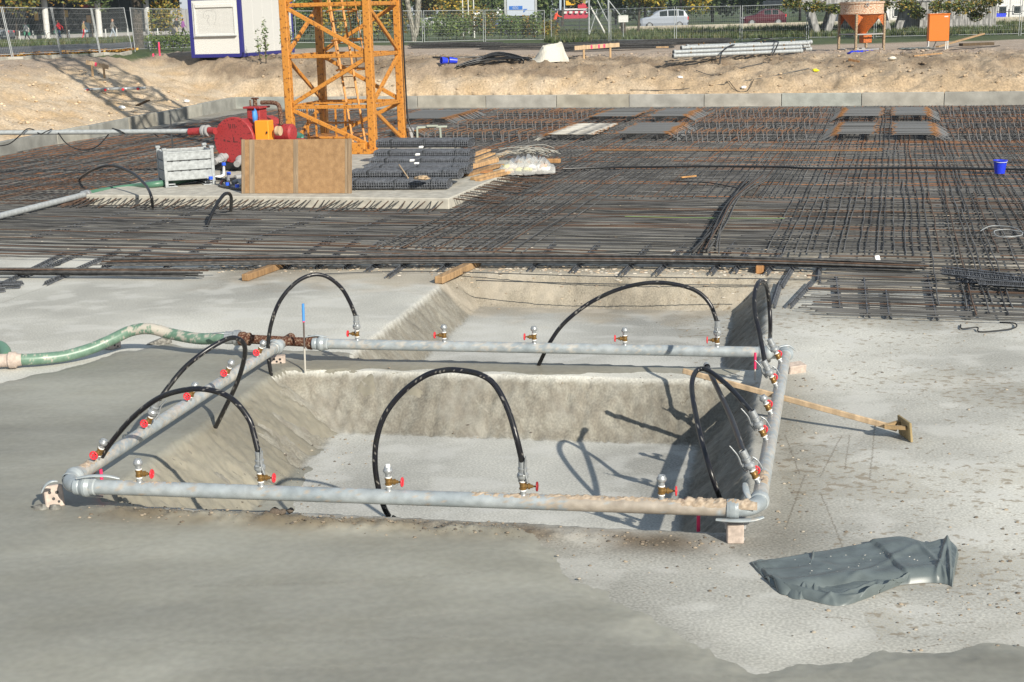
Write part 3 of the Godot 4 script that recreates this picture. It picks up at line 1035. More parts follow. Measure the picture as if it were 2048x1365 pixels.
func bicycle(label: String, p: Vector3, turn: float) -> void:
	var o := thing("bicycle", label, "bicycle", p, turn)
	for x in [-0.52, 0.53]:
		var w := MB.new()
		wheel_bike(w, Vector3(x, 0.34, 0), 0.33)
		obj("wheel", w, mats.black, o)
	var f := MB.new()
	for q in [[-0.52, 0.34, -0.1, 0.3], [-0.1, 0.3, -0.22, 0.86], [-0.52, 0.34, -0.18, 0.7], [-0.18, 0.72, 0.36, 0.78], [-0.1, 0.3, 0.38, 0.7], [0.53, 0.34, 0.34, 0.95]]:
		f.tube(PackedVector3Array([Vector3(q[0], q[1], 0), Vector3(q[2], q[3], 0)]), 0.017, 6)
	obj("frame", f, mats.dark_metal, o)
	var hb := MB.new()
	hb.tube(spline([Vector3(0.26, 1.0, -0.26), Vector3(0.36, 1.0, -0.1), Vector3(0.36, 1.0, 0.1), Vector3(0.26, 1.0, 0.26)], 3), 0.013, 6)
	obj("handlebar", hb, mats.dark_metal, o)
	var sd := MB.new()
	sd.box(T(Vector3(-0.24, 0.9, 0)), Vector3(0.25, 0.06, 0.14), 0.025)
	obj("saddle", sd, mats.black, o)

# ---------------------------------------------------------------- cars: lofted from cross sections; nose at -x
func car(label: String, p: Vector3, turn: float, paint: Color, prof_top: Array, ln: float, wid: float) -> void:
	var o := thing("parked_car", label, "car", p, turn)
	# prof_top: [x, belt height, roof height, roof half width factor]
	var b := MB.new()
	b.col = paint
	var rings := []
	for q in prof_top:
		var hw := wid / 2
		var inset: float = q[3]
		var nose: float = 0.9 if absf(q[0]) > ln * 0.47 else 1.0
		rings.append([Vector3(q[0], 0.22, -hw * 0.92 * nose), Vector3(q[0], 0.45, -hw * nose), Vector3(q[0], q[1] - 0.06, -hw * nose), Vector3(q[0], q[1], -hw * 0.95 * nose), Vector3(q[0], q[2] - 0.05, -hw * inset), Vector3(q[0], q[2], -hw * (inset - 0.08)),
			Vector3(q[0], q[2], hw * (inset - 0.08)), Vector3(q[0], q[2] - 0.05, hw * inset), Vector3(q[0], q[1], hw * 0.95 * nose), Vector3(q[0], q[1] - 0.06, hw * nose), Vector3(q[0], 0.45, hw * nose), Vector3(q[0], 0.22, hw * 0.92 * nose)])
	for i in rings.size() - 1:
		for k in 11:
			b.face([rings[i][k], rings[i][k + 1], rings[i + 1][k + 1], rings[i + 1][k]], Vector3(0, (rings[i][k].y + rings[i][k + 1].y) / 2 - 0.6 + 0.3, (rings[i][k].z + rings[i][k + 1].z)) + Vector3(0, 0.2, 0))
	for e in [0, rings.size() - 1]:
		var r: Array = rings[e]
		for k in 5: b.face([r[k], r[k + 1], r[10 - k], r[11 - k]], Vector3(-1 if e == 0 else 1, 0, 0))
	obj("body", b, mats.paint_vc, o)
	# side windows and screens sit just proud of the cabin
	var cab := []
	for i in prof_top.size():
		if prof_top[i][2] - prof_top[i][1] > 0.25: cab.append(i)
	for sg in [-1.0, 1.0]:
		for i in cab.size() - 1:
			var a: Array = prof_top[cab[i]]
			var c: Array = prof_top[cab[i + 1]]
			if c[0] - a[0] < 0.3: continue
			var w := MB.new()
			var q := []
			for e in [[a, 0.08, 0.05], [c, 0.08, -0.05]]:
				for v in [0.08, 0.92]:
					var f: Array = e[0]
					var y := lerpf(f[1], f[2] - 0.03, v)
					q.append(Vector3(f[0] + e[2], y, sg * (lerpf(wid / 2 * 0.95, wid / 2 * f[3], v) + 0.012)))
			w.face([q[0], q[2], q[3], q[1]], Vector3(0, 0, sg))
			obj("window", w, mats.glass_dark, o)
	for e in [[cab[0] - 1, cab[0], -1.0], [cab[cab.size() - 1] + 1, cab[cab.size() - 1], 1.0]]:
		if e[0] < 0 or e[0] >= prof_top.size(): continue
		var a: Array = prof_top[e[0]]
		var c: Array = prof_top[e[1]]
		var w := MB.new()
		var off := Vector3(e[2] * 0.012, 0.014, 0)
		w.face([Vector3(a[0], a[2] + 0.01, -wid * 0.36) + off, Vector3(a[0], a[2] + 0.01, wid * 0.36) + off, Vector3(c[0], c[2] - 0.05, wid * 0.33) + off, Vector3(c[0], c[2] - 0.05, -wid * 0.33) + off], Vector3(e[2], 0.5, 0))
		obj("window", w, mats.glass_dark, o)
	for x in [-ln * 0.31, ln * 0.31]:
		for sg in [-1.0, 1.0]:
			var t := MB.new()
			t.lathe(Transform3D(Basis(Vector3.RIGHT, Vector3(0, 0, sg), Vector3(0, -sg, 0)), Vector3(x, 0.31, sg * (wid / 2 - 0.19))), [Vector2(0.01, 0.0), Vector2(0.31, 0.0), Vector2(0.315, 0.18), Vector2(0.2, 0.2), Vector2(0.001, 0.2)], 18)
			var tw := obj("wheel", t, mats.black, o)
			var rm := MB.new()
			rm.lathe(Transform3D(Basis(Vector3.RIGHT, Vector3(0, 0, sg), Vector3(0, -sg, 0)), Vector3(x, 0.31, sg * (wid / 2 + 0.013))), [Vector2(0.19, 0.0), Vector2(0.18, 0.006), Vector2(0.06, 0.0), Vector2(0.001, 0.008)], 14)
			obj("rim", rm, mats.zinc, tw)
	for sg in [-1.0, 1.0]:
		var l := MB.new()
		l.box(T(Vector3(ln * 0.49, 0.82, sg * wid * 0.42)), Vector3(0.1, 0.28, 0.14), 0.03)
		obj("tail_lamp", l, mats.red_wheel, o)
		var hl := MB.new()
		hl.box(T(Vector3(-ln * 0.485, 0.66, sg * wid * 0.36)), Vector3(0.1, 0.14, 0.26), 0.03)
		obj("headlight", hl, mats.teflon, o)
	for e in [-1.0, 1.0]:
		var bp := MB.new()
		bp.box(T(Vector3(e * (ln * 0.5 - 0.02), 0.42, 0)), Vector3(0.12, 0.2, wid * 0.94), 0.04)
		obj("bumper", bp, mats.dark_metal, o)

func sheet(called: String, a0: Vector3, a1: Vector3, b0: Vector3, b1: Vector3, n: int, k: int, lift: float, m: Material) -> void:
	var b := MB.new()
	for i in n + 1:
		for j in k + 1:
			var p := a0.lerp(a1, float(i) / n).lerp(b0.lerp(b1, float(i) / n), float(j) / k)
			b.vert(on(p, lift), Vector3.UP)
	for i in n:
		for j in k:
			var q := i * (k + 1) + j
			b.ix.append_array([q, q + 1, q + k + 1, q + 1, q + k + 2, q + k + 1])
	kind(obj(called, b, m), "structure")

func build_background() -> void:
	var asphalt := mt("asphalt", lin(0.075, 0.078, 0.085), 0.9, 0, false, tex.fine, 0.5, null, 1, true)
	var paving := mt("paving", lin(0.36, 0.33, 0.30), 0.9, 0, false, tex.mottle, 0.3, null, 1, true)
	sheet("road", Vector3(-26.152, 2.200, -64.000), Vector3(-16.859, 2.126, -82.000), Vector3(-35.445, 2.200, -84.000), Vector3(-21.145, 2.171, -103.000), 30, 6, 0.05, asphalt)
	sheet("pavement", Vector3(-49.552, 2.152, -112.000), Vector3(-26.263, 2.016, -128.000), Vector3(-75.122, 2.100, -170.000), Vector3(-34.838, 2.068, -170.000), 16, 4, 0.06, paving)
	sheet("road", Vector3(-0.351, 1.826, -119.000), Vector3(49.487, 1.805, -119.000), Vector3(-0.404, 1.853, -140.000), Vector3(58.194, 1.850, -140.000), 20, 3, 0.04, asphalt)
	sheet("dark_strip", Vector3(3.262, 1.751, -112.000), Vector3(7.094, 1.751, -112.000), Vector3(3.558, 1.825, -122.000), Vector3(7.730, 1.825, -122.000), 4, 2, 0.05, asphalt)  # dark strip of sheet laid on the lawn in front of the railing

	# fences
	var A := [Vector3(-21.151, 2.200, -54.500), Vector3(-19.964, 2.199, -58.000), Vector3(-19.076, 2.178, -61.500), Vector3(-18.383, 2.162, -65.000), Vector3(-17.810, 2.149, -68.500)]
	var names := ["leaning mesh fence panel cut off by the left edge of the picture", "leaning mesh fence panel in front of the walker in black and white", "leaning mesh fence panel in front of the red jacket and bicycle", "leaning mesh fence panel just left of the thick tree trunk"]
	for i in 4:
		var d: Vector3 = (A[i + 1] - A[i]).normalized() * 0.05
		fence_panel(on(A[i], 0.12) + d, on(A[i + 1], 0.12) - d, 2.0, Vector3(-0.20, 0, 0.1), names[i])
	var feet := ["pale concrete fence foot at the far left by the road", "concrete fence foot half buried in sandy soil left of the batter board", "light concrete fence foot behind the left batter board"]
	for i in 3: fence_foot(on(A[i + 1], 0.0), 0.25, feet[i], 0.85)
	fence_panel(on(Vector3(-17.819, 2.149, -69.000)), on(Vector3(-17.833, 2.149, -72.000), 0.0), 2.1, Vector3(-0.08, 0, 0), "narrow mesh fence piece crossing in front of the thick tree trunk")
	fence_panel(on(Vector3(-17.808, 2.148, -72.000)), on(Vector3(-16.425, 2.116, -75.000), 0.0), 2.1, Vector3(-0.04, 0, 0), "mesh fence panel between the tree trunk and the white container")
	var mid := [[590, 86], [720, 87], [847, 88], [969, 91], [1091, 94]]
	var mids := ["upright mesh fence panel seen through the crane tower beside the container", "upright mesh fence panel behind the right half of the crane tower", "upright mesh fence panel in front of tall weeds and three white poles", "upright mesh fence panel in front of the pale blue signboard"]
	var M := [Vector3(-12.577, 2.026, -86.000), Vector3(-8.776, 1.936, -87.000), Vector3(-4.976, 1.847, -88.000), Vector3(-1.267, 1.760, -91.000), Vector3(2.698, 1.667, -94.000)]
	for i in 4: fence_panel(on(M[i]) + Vector3(0.06, 0, 0), on(M[i + 1]) - Vector3(0.06, 0, 0), 2.0, Vector3(0.02, 0, 0), mids[i])
	var R := [Vector3(2.961, 1.660, -92.000), Vector3(6.492, 1.660, -88.000), Vector3(10.043, 1.660, -84.000), Vector3(13.561, 1.660, -82.000), Vector3(17.164, 1.660, -81.000), Vector3(20.730, 1.660, -80.000), Vector3(24.478, 1.660, -79.000), Vector3(28.126, 1.660, -78.000), Vector3(32.491, 1.660, -78.000)]
	var rn := ["mesh fence panel in front of the orange vested cyclist", "mesh fence panel in front of the small white notice", "mesh fence panel in front of the rear of the silver car", "mesh fence panel in front of the dark red car", "mesh fence panel behind the orange mortar silo", "mesh fence panel in front of the right hand pair of slanting legs", "mesh fence panel in front of the board marked concrete block", "mesh fence panel cut off by the right edge of the picture"]
	for i in 8: fence_panel(on(R[i]) + Vector3(0.06, 0, 0), on(R[i + 1]) - Vector3(0.06, 0, 0), 2.0, Vector3(0, 0, 0.02), rn[i])

	# kerb and leaf litter under the left fence
	var kb := thing("kerb", "row of grey kerb stones under the leaning left fence", "kerb", on(Vector3(-20.797, 2.200, -55.600), 0))
	for i in 11:
		var a := on(Vector3(-20.797, 2.200, -55.600).lerp(Vector3(-17.598, 2.144, -67.400), i / 11.0)) - kb.position
		var c := on(Vector3(-20.797, 2.200, -55.600).lerp(Vector3(-17.598, 2.144, -67.400), (i + 0.97) / 11.0)) - kb.position
		var b := MB.new()
		b.col = Color(0.8, 0.78, 0.73) * rng.randf_range(0.85, 1.1)
		b.bar(a + Vector3.UP * 0.02, c + Vector3.UP * 0.02, 0.16, 0.26, Vector3.UP, 0.02)
		obj("kerb_stone", b, mats.concrete, kb)
	var lf := []
	var lc := []
	for i in 2600:
		var p := Vector3(-21.094, 2.200, -56.400).lerp(Vector3(-17.908, 2.151, -68.600), rng.randf()) + Vector3(rng.randfn(0, 0.12), 0, rng.randfn(0.0, 0.35))
		lf.append(Transform3D(Basis.from_euler(Vector3(rng.randf() * 1.5 - 0.7, rng.randf() * TAU, rng.randf() * 1.5 - 0.7)).scaled(Vector3.ONE * rng.randf_range(0.05, 0.1)), on(p, 0.14 + rng.randf() * 0.06)))
		lc.append([Color(0.45, 0.20, 0.03), Color(0.52, 0.30, 0.05), Color(0.28, 0.13, 0.04)][i % 3])
	var lq := MB.new()
	lq.face([Vector3(-1, 0, 0), Vector3(0, 0, 0.7), Vector3(1, 0.2, 0), Vector3(0, 0, -0.7)], Vector3.UP)
	multi("leaf_litter", lq, mats.leaf, lf, self, lc)

	# shop building with round columns, far left
	var f0 := Vector3(-44.577, 2.050, -140.000)
	var f1 := Vector3(-41.136, 2.050, -146.000)
	var ux := (f1 - f0); ux.y = 0
	var sp := ux.length()
	var o := thing("shop_building", "long building with dark shop windows behind tall round columns, far left", "building", f0, atan2(-ux.z, ux.x))
	var ub := MB.new()
	ub.box(T(Vector3(6, 7.6, -6)), Vector3(34, 7.4, 15), 0.05)
	obj("upper_wall", ub, mats.wall_concrete, o)
	var eb := MB.new()
	eb.box(T(Vector3(6, 4.05, 1.6)), Vector3(34.4, 0.25, 0.3), 0.02)
	obj("canopy_edge", eb, mt("canopy", lin(0.35, 0.48, 0.43), 0.5), o)
	var ce := MB.new()
	ce.box(T(Vector3(6, 3.93, -5)), Vector3(34, 0.1, 12.6))
	obj("ceiling", ce, mats.dark_metal, o)
	for i in [-1, 0, 1, 2]:
		var c := MB.new()
		c.tube(PackedVector3Array([Vector3(i * sp, -0.3, 0), Vector3(i * sp, 3.9, 0)]), 0.29, 20)
		obj("column", c, mats.white_paint, o)
	var pl := MB.new()
	pl.box(T(Vector3(6, 0.2, -3.2)), Vector3(33, 0.5, 0.4), 0.02)
	obj("plinth", pl, mats.grey_trim, o)
	for i in 18:
		var w := MB.new()
		w.box(T(Vector3(-10 + i * 1.85, 2.2, -3.3)), Vector3(1.75, 3.4, 0.08))
		var pane := obj("shop_window", w, mats.glass_dark, o)
		var fr := MB.new()
		fr.box(T(Vector3(-10 + i * 1.85 + 0.925, 2.2, -3.24)), Vector3(0.09, 3.4, 0.14))
		fr.box(T(Vector3(-10 + i * 1.85, 2.75, -3.24)), Vector3(1.7, 0.08, 0.12))
		obj("frame", fr, mats.dark_metal, pane)
	for q in [[-3.2, 3.1, 2.2, 0.7, Color(0.5, 0.33, 0.01)], [1.7, 2.3, 0.5, 0.8, Color(0.55, 0.32, 0.02)], [5.6, 2.5, 0.5, 0.7, Color(0.5, 0.3, 0.02)], [9.3, 3.2, 3.0, 0.5, Color(0.25, 0.02, 0.03)], [8.6, 1.9, 0.6, 0.8, Color(0.45, 0.22, 0.03)], [0.3, 1.0, 0.8, 1.1, Color(0.05, 0.2, 0.13)], [4.2, 1.2, 0.9, 1.2, Color(0.06, 0.16, 0.12)], [8.1, 1.1, 1.1, 1.0, Color(0.2, 0.33, 0.42)]]:
		var s := MB.new()
		s.col = q[4]
		s.box(T(Vector3(q[0], q[1], -3.14)), Vector3(q[2], q[3], 0.04), 0.01)
		obj("window_poster", s, mats.paint_vc, o)

	# grey annex and stairs between trunk and container
	var an := thing("grey_annex", "light grey annex with a slanting stair rail, seen left of the container", "building", Vector3(-33.578, 2.050, -150.000))
	for i in 5:
		var b := MB.new()
		b.box(T(Vector3(-0.7 + i * 0.42, 1.3, 0)), Vector3(0.4, 2.6 + 0.12 * sin(i * 2.0), 3.0), 0.02)
		obj("wall_panel", b, mats.grey_trim, an)
	var st := MB.new()
	st.bar(Vector3(-2.2, 2.9, 1.7), Vector3(-0.4, 0.3, 1.7), 0.2, 0.3)
	st.bar(Vector3(-2.2, 3.6, 1.7), Vector3(-0.4, 1.2, 1.7), 0.05, 0.05)
	obj("stair", st, mats.dark_metal, an)
	var gl := thing("glass_pavilion", "dark green glazed pavilion behind the thick tree trunk", "building", Vector3(-39.684, 2.050, -165.000))
	for i in 4:
		var b := MB.new()
		b.box(T(Vector3(-1.6 + i * 1.0, 1.7, 0)), Vector3(0.94, 3.3, 0.1))
		obj("window", b, mats.glass_dark, gl)
		var p := MB.new()
		p.box(T(Vector3(-1.1 + i * 1.0, 1.7, 0.03)), Vector3(0.09, 3.4, 0.14))
		obj("post", p, mats.galv_plain, gl)
	var rf := MB.new()
	rf.box(T(Vector3(0, 3.5, -1)), Vector3(4.6, 0.25, 3), 0.03)
	obj("roof", rf, mats.white_paint, gl)

	# white bollards on the pavement
	var bl := MB.new()
	bl.tube(PackedVector3Array([Vector3(0, -0.1, 0), Vector3(0, 0.95, 0)]), 0.055, 8)
	var bo: MeshInstance3D
	var k := 0
	for p in [Vector3(-39.852, 2.127, -118.000), Vector3(-39.069, 2.119, -119.000), Vector3(-38.392, 2.112, -120.000), Vector3(-37.291, 2.095, -123.000), Vector3(-36.500, 2.085, -125.000), Vector3(-36.197, 2.079, -127.000), Vector3(-35.820, 2.074, -129.000), Vector3(-35.369, 2.071, -131.000), Vector3(-34.625, 2.066, -132.000), Vector3(-30.904, 2.045, -128.000)]:
		var lb: String = ["leftmost white bollard, beside the grey car", "white bollard right of the walker in black and white", "white bollard just left of the nearer round column", "white bollard right of the red jacketed cyclist", "white bollard beside the red trousers", "white bollard left of the second round column", "white bollard right of the second round column", "white bollard below the person in light jeans", "white bollard nearest the left of the thick trunk", "white bollard right of the thick tree trunk"][k]
		if k == 0: bo = tag(obj("bollard", bl, mats.white_paint, self, T(on(p))), lb, "bollard", "white bollards on the pavement")
		else: dup(bo, T(on(p)), lb)
		k += 1
	person("person in black and white walking left past the shop windows", on(Vector3(-40.561, 2.113, -122.000), 0.06), PI, 1.62, Color(0.55, 0.54, 0.52), Color(0.02, 0.02, 0.022), Color(0.02, 0.015, 0.012), 0.3)
	person("person in a red jacket and blue jeans standing beside a bicycle", on(Vector3(-39.648, 2.099, -128.000), 0.06), PI, 1.76, Color(0.55, 0.02, 0.03), Color(0.10, 0.15, 0.26), Color(0.06, 0.04, 0.03), 0.12, 0.5)
	bicycle("dark bicycle held by the person in the red jacket", on(Vector3(-39.494, 2.100, -126.500), 0.06), PI)
	person("person in a tan top and bright red trousers by the shop door", on(Vector3(-39.257, 2.095, -134.000), 0.06), 0.4, 1.65, Color(0.30, 0.22, 0.10), Color(0.62, 0.02, 0.04), Color(0.03, 0.02, 0.02), 0.1)
	person("person in a grey top and light jeans walking past the second column", on(Vector3(-37.092, 2.082, -136.000), 0.06), 0.2, 1.76, Color(0.16, 0.15, 0.13), Color(0.34, 0.40, 0.46), Color(0.25, 0.12, 0.06), 0.26)
	person("person in a dark jacket and beige trousers left of the container", on(Vector3(-30.571, 2.041, -134.000), 0.06), -0.4, 1.74, Color(0.02, 0.025, 0.03), Color(0.34, 0.29, 0.2), Color(0.08, 0.05, 0.03), 0.12)
	person("person in black with a purple top right beside the container", on(Vector3(-29.073, 2.032, -130.000), 0.06), 0.3, 1.68, Color(0.26, 0.08, 0.28), Color(0.015, 0.015, 0.017), Color(0.012, 0.01, 0.01), 0.22)
	person("person on a bicycle in an orange safety vest", on(Vector3(4.610, 1.850, -130.000), 0.1), 0.2, 1.72, Color(0.95, 0.09, 0.03), Color(0.02, 0.025, 0.05), Color(0.02, 0.03, 0.07), 0.1, 0.3, true)
	bicycle("bicycle under the person in the orange vest", on(Vector3(4.610, 1.850, -130.000), 0.03), PI + 0.2)

	var sedan := [[-2.2, 0.62, 0.66, 0.9], [-2.0, 0.76, 0.80, 0.9], [-1.0, 0.88, 0.92, 0.86], [-0.25, 0.94, 1.38, 0.74], [0.75, 0.94, 1.42, 0.74], [1.45, 0.95, 1.05, 0.84], [2.1, 0.95, 0.98, 0.9], [2.2, 0.7, 0.74, 0.9]]
	var mpv := [[-2.1, 0.68, 0.72, 0.9], [-1.9, 0.84, 0.88, 0.9], [-1.25, 0.96, 1.02, 0.86], [-0.45, 1.0, 1.5, 0.78], [0.3, 1.0, 1.6, 0.78], [1.2, 1.0, 1.6, 0.78], [1.75, 1.0, 1.52, 0.78], [2.05, 0.98, 1.06, 0.88], [2.1, 0.7, 0.78, 0.9]]
	var hatch := [[-1.85, 0.62, 0.66, 0.9], [-1.65, 0.78, 0.82, 0.9], [-0.85, 0.88, 0.94, 0.86], [-0.1, 0.92, 1.36, 0.76], [0.6, 0.92, 1.42, 0.76], [1.2, 0.92, 1.36, 0.76], [1.72, 0.92, 1.0, 0.86], [1.84, 0.68, 0.74, 0.9]]
	car("grey saloon car cut off by the left edge of the picture", on(Vector3(-42.011, 2.135, -116.000), 0.06), 0.06, Color(0.20, 0.22, 0.24), sedan, 4.4, 1.75)
	car("silver people carrier parked behind the low wall", on(Vector3(13.853, 1.839, -125.000), 0.04), 0.05, Color(0.29, 0.32, 0.37), mpv, 4.2, 1.75)
	car("dark red hatchback parked behind the low wall", on(Vector3(22.620, 1.839, -125.000), 0.04), 0.0, Color(0.06, 0.006, 0.012), hatch, 3.7, 1.65)
	car("dark blue car half hidden by weeds left of the signboard", on(Vector3(-1.057, 1.857, -150.000), 0), 0.1, Color(0.06, 0.09, 0.17), hatch, 3.7, 1.65)
	car("white car far behind the three white poles", on(Vector3(-2.356, 1.865, -205.000), 0.8), 0.1, Color(0.7, 0.7, 0.7), mpv, 4.2, 1.75)
	car("pale car beyond the trunk of the forked tree", on(Vector3(-7.856, 1.899, -150.000), 0), 0.2, Color(0.4, 0.4, 0.42), sedan, 4.4, 1.75)

	# low wall in front of the parked cars
	var lw := thing("low_wall", "low pale wall along the street in front of the parked cars", "wall", Vector3(9.372, 1.720, -117.000))
	for i in 12:
		var b := MB.new()
		b.col = Color(1.0, 0.92, 0.8) * rng.randf_range(0.9, 1.05)
		b.box(T(Vector3(1.5 + i * 3.0, 0.18, 0)), Vector3(2.98, 0.62, 0.3), 0.03)
		obj("wall_section", b, mats.concrete, lw)

	# white office container with blue frame
	var cc := Vector3(-11.331, 1.980, -62.000)
	o = thing("site_container", "white site container with blue corner posts and a closed shutter", "container", cc, deg_to_rad(-13))
	var W := 2.44
	var L := 6.06
	var H := 2.6
	for q in [[0, 0], [-W, 0], [0, -L], [-W, -L]]:
		var b := MB.new()
		b.box(T(Vector3(q[0] + (0.08 if q[0] < 0 else -0.08), H / 2, q[1] + (0.08 if q[1] < 0 else -0.08))), Vector3(0.17, H, 0.17), 0.012)
		obj("corner_post", b, mats.blue_paint, o)
	for y in [0.08, H - 0.08]:
		for q in [[-W / 2, -0.06, W - 0.34, 0.12], [-W / 2, -L + 0.06, W - 0.34, 0.12], [-0.06, -L / 2, 0.12, L - 0.34], [-W + 0.06, -L / 2, 0.12, L - 0.34]]:
			var b := MB.new()
			b.box(T(Vector3(q[0], y, q[1])), Vector3(q[2], 0.15, q[3]), 0.01)
			obj("rail", b, mats.blue_paint, o)
	for q in [[-W / 2, -0.05, W - 0.34, 0.06], [-W / 2, -L + 0.05, W - 0.34, 0.06], [-W + 0.05, -L / 2, 0.06, L - 0.34]]:
		var b := MB.new()
		b.box(T(Vector3(q[0], H / 2, q[1])), Vector3(q[2], H - 0.32, q[3]))
		obj("wall", b, mats.white_paint, o)
	for i in 5:
		var b := MB.new()
		b.box(T(Vector3(-0.05, H / 2, -0.17 - (i + 0.5) * 1.144)), Vector3(0.06, H - 0.32, 1.13), 0.006)
		obj("wall_panel", b, mats.white_paint, o)
	var rb := MB.new()
	rb.box(T(Vector3(-W / 2, H + 0.02, -L / 2)), Vector3(W - 0.1, 0.05, L - 0.1))
	obj("roof", rb, mats.white_paint, o)
	var wf := MB.new()
	for q in [[-W / 2 + 0.0, 2.32, 1.92, 0.1], [-W / 2, 0.97, 1.92, 0.08], [-2.14, 1.64, 0.08, 1.3], [-0.3, 1.64, 0.08, 1.3]]: wf.box(T(Vector3(q[0], q[1], 0.012)), Vector3(q[2], q[3], 0.07), 0.01)
	var wi := obj("window_frame", wf, mats.white_paint, o)
	var hs := MB.new()
	hs.box(T(Vector3(-W / 2, 2.2, 0.03)), Vector3(1.76, 0.16, 0.1), 0.02)
	obj("shutter_box", hs, mats.white_paint, wi)
	for i in 22:
		var b := MB.new()
		b.box(T(Vector3(-W / 2, 1.03 + i * 0.05, 0.0)), Vector3(1.76, 0.046, 0.018), 0.006)
		obj("slat", b, mats.white_paint, wi)
	var sl := MB.new()
	sl.box(T(Vector3(-W / 2, 0.92, 0.06)), Vector3(1.96, 0.03, 0.14), 0.008)
	obj("sill", sl, mats.galv_plain, wi)
	var gf := MB.new()
	var gp := []
	for q in [[0.0, 0.0], [-0.08, 0.12], [-0.02, 0.28], [0.14, 0.36], [0.3, 0.32], [0.36, 0.4], [0.46, 0.3], [0.52, 0.1], [0.46, -0.1], [0.4, -0.28]]: gp.append(Vector3(-1.66 + q[0], 1.66 + q[1], 0.012))
	gf.tube(spline(gp, 5), 0.006, 5)
	gp = []
	for q in [[0.04, 0.1], [0.14, 0.16], [0.18, 0.06], [0.1, -0.05], [0.16, -0.2], [0.2, -0.3]]: gp.append(Vector3(-1.66 + q[0], 1.66 + q[1], 0.012))
	gf.tube(spline(gp, 5), 0.006, 5)
	obj("graffiti", gf, mats.grey_trim, wi)

	# trees and bushes behind the fences
	tree("street_tree", "thick brown tree trunk behind the left end of the fence", on(Vector3(-19.145, 2.180, -75.000)), 9.0, 3.1, 3.2, 0.27, AUTUMN, 2600, 0.13, 11)
	tree("street_tree", "thin tree with yellowing leaves at the far left by the grey car", on(Vector3(-38.027, 2.146, -112.000)), 7.0, 2.9, 2.6, 0.07, AUTUMN, 1800, 0.16, 12)
	tree("street_tree", "thin street tree right of the red jacketed person", on(Vector3(-35.296, 2.116, -116.000)), 7.5, 3.3, 2.6, 0.06, AUTUMN, 1500, 0.16, 13)
	tree("street_tree", "thin tree with dark leaves in front of the second column", on(Vector3(-34.418, 2.092, -120.000)), 7.5, 3.0, 2.4, 0.06, DARK, 1500, 0.16, 14)
	shrub("leafy_bush", "yellow green bush in front of the glazed pavilion", "bush", on(Vector3(-33.104, 2.057, -140.000)), 3.0, 3.4, YELLOW, 900, 0.14, 15)
	shrub("low_bush", "low green bush beside the pink stakes left of the container", "bush", on(Vector3(-16.473, 2.117, -71.000)), 2.3, 1.0, GREEN, 900, 0.06, 16)
	shrub("tall_weed", "tall green weed growing against the container wall", "plant", on(Vector3(-10.150, 1.969, -60.500)), 0.55, 1.75, GREEN, 240, 0.055, 17)
	shrub("tall_weed", "second green weed by the container, next to the crane leg", "plant", on(Vector3(-9.391, 1.951, -61.500)), 0.5, 1.6, GREEN, 200, 0.055, 18)
	shrub("leafy_bush", "big yellow green bush behind the crane tower", "bush", on(Vector3(-9.862, 1.962, -93.000)), 4.6, 4.4, YELLOW, 3400, 0.11, 19, "", 2.6)
	shrub("leafy_bush", "dark green bush right of the container behind the crane", "bush", on(Vector3(-13.123, 2.038, -96.000)), 2.4, 3.6, GREEN, 1500, 0.11, 20)
	shrub("leafy_bush", "reddish yellow bush behind the right crane leg", "bush", on(Vector3(-8.075, 1.919, -99.000)), 2.6, 3.4, AUTUMN, 1500, 0.11, 21)
	var fk := thing("forked_tree", "pale forked tree trunk right of the crane tower", "tree", on(Vector3(-5.966, 1.870, -94.000)))
	var pale := mt("pale_bark", lin(0.40, 0.38, 0.32), 0.9, 0, true, tex.bark, 0.8)
	var t := MB.new()
	t.tube(spline([Vector3(0, -0.2, 0), Vector3(0, 0.5, 0), Vector3(-0.3, 2.5, 0), Vector3(-0.8, 6, 0)], 4), 0.17, 9)
	t.tube(spline([Vector3(0.05, 0.3, 0), Vector3(0.25, 1.0, 0), Vector3(0.45, 3.0, 0.1), Vector3(0.7, 6.5, 0)], 4), 0.2, 9)
	obj("trunk", t, pale, fk)
	var cr := MB.new()
	leaf_cloud(cr, Vector3(-0.4, 5.2, 0), Vector3(2.2, 1.8, 2.2), 1400, 0.14, AUTUMN, rng)
	leaf_cloud(cr, Vector3(0.8, 6.2, 0), Vector3(2.0, 1.8, 2.0), 1200, 0.14, YELLOW, rng)
	obj("crown", cr, mats.leaf, fk)
	var wl := ["dense green weeds right of the forked trunk", "tall green weeds below the leftmost white pole", "brownish flowering weeds below the third white pole", "green weeds between the white poles and the signboard", "green weeds with pale seed heads below the signboard", "low weeds at the right end of the green strip"]
	var wp := [Vector3(-4.766, 1.842, -97.000), Vector3(-3.447, 1.812, -98.000), Vector3(-2.050, 1.783, -100.000), Vector3(-0.579, 1.748, -99.000), Vector3(1.092, 1.712, -100.000), Vector3(2.443, 1.686, -101.000)]
	for i in 6: shrub("weeds", wl[i], "weeds", on(wp[i]), 2.6, [1.7, 1.8, 2.5, 1.9, 1.7, 1.5][i], [GREEN, GREEN, AUTUMN, GREEN, GREEN, AUTUMN][i], 1500, 0.085, 30 + i, "weeds behind the middle fence", 2.2)
	var far := [[640, 165, DARK], [755, 172, DARK], [850, 176, AUTUMN], [905, 170, YELLOW], [965, 180, DARK], [1020, 182, GREEN], [1068, 150, DARK], [1125, 152, AUTUMN], [1232, 170, DARK], [1290, 165, YELLOW], [1362, 160, YELLOW], [1425, 170, DARK], [1482, 168, DARK], [1545, 165, GREEN], [1600, 160, YELLOW]]
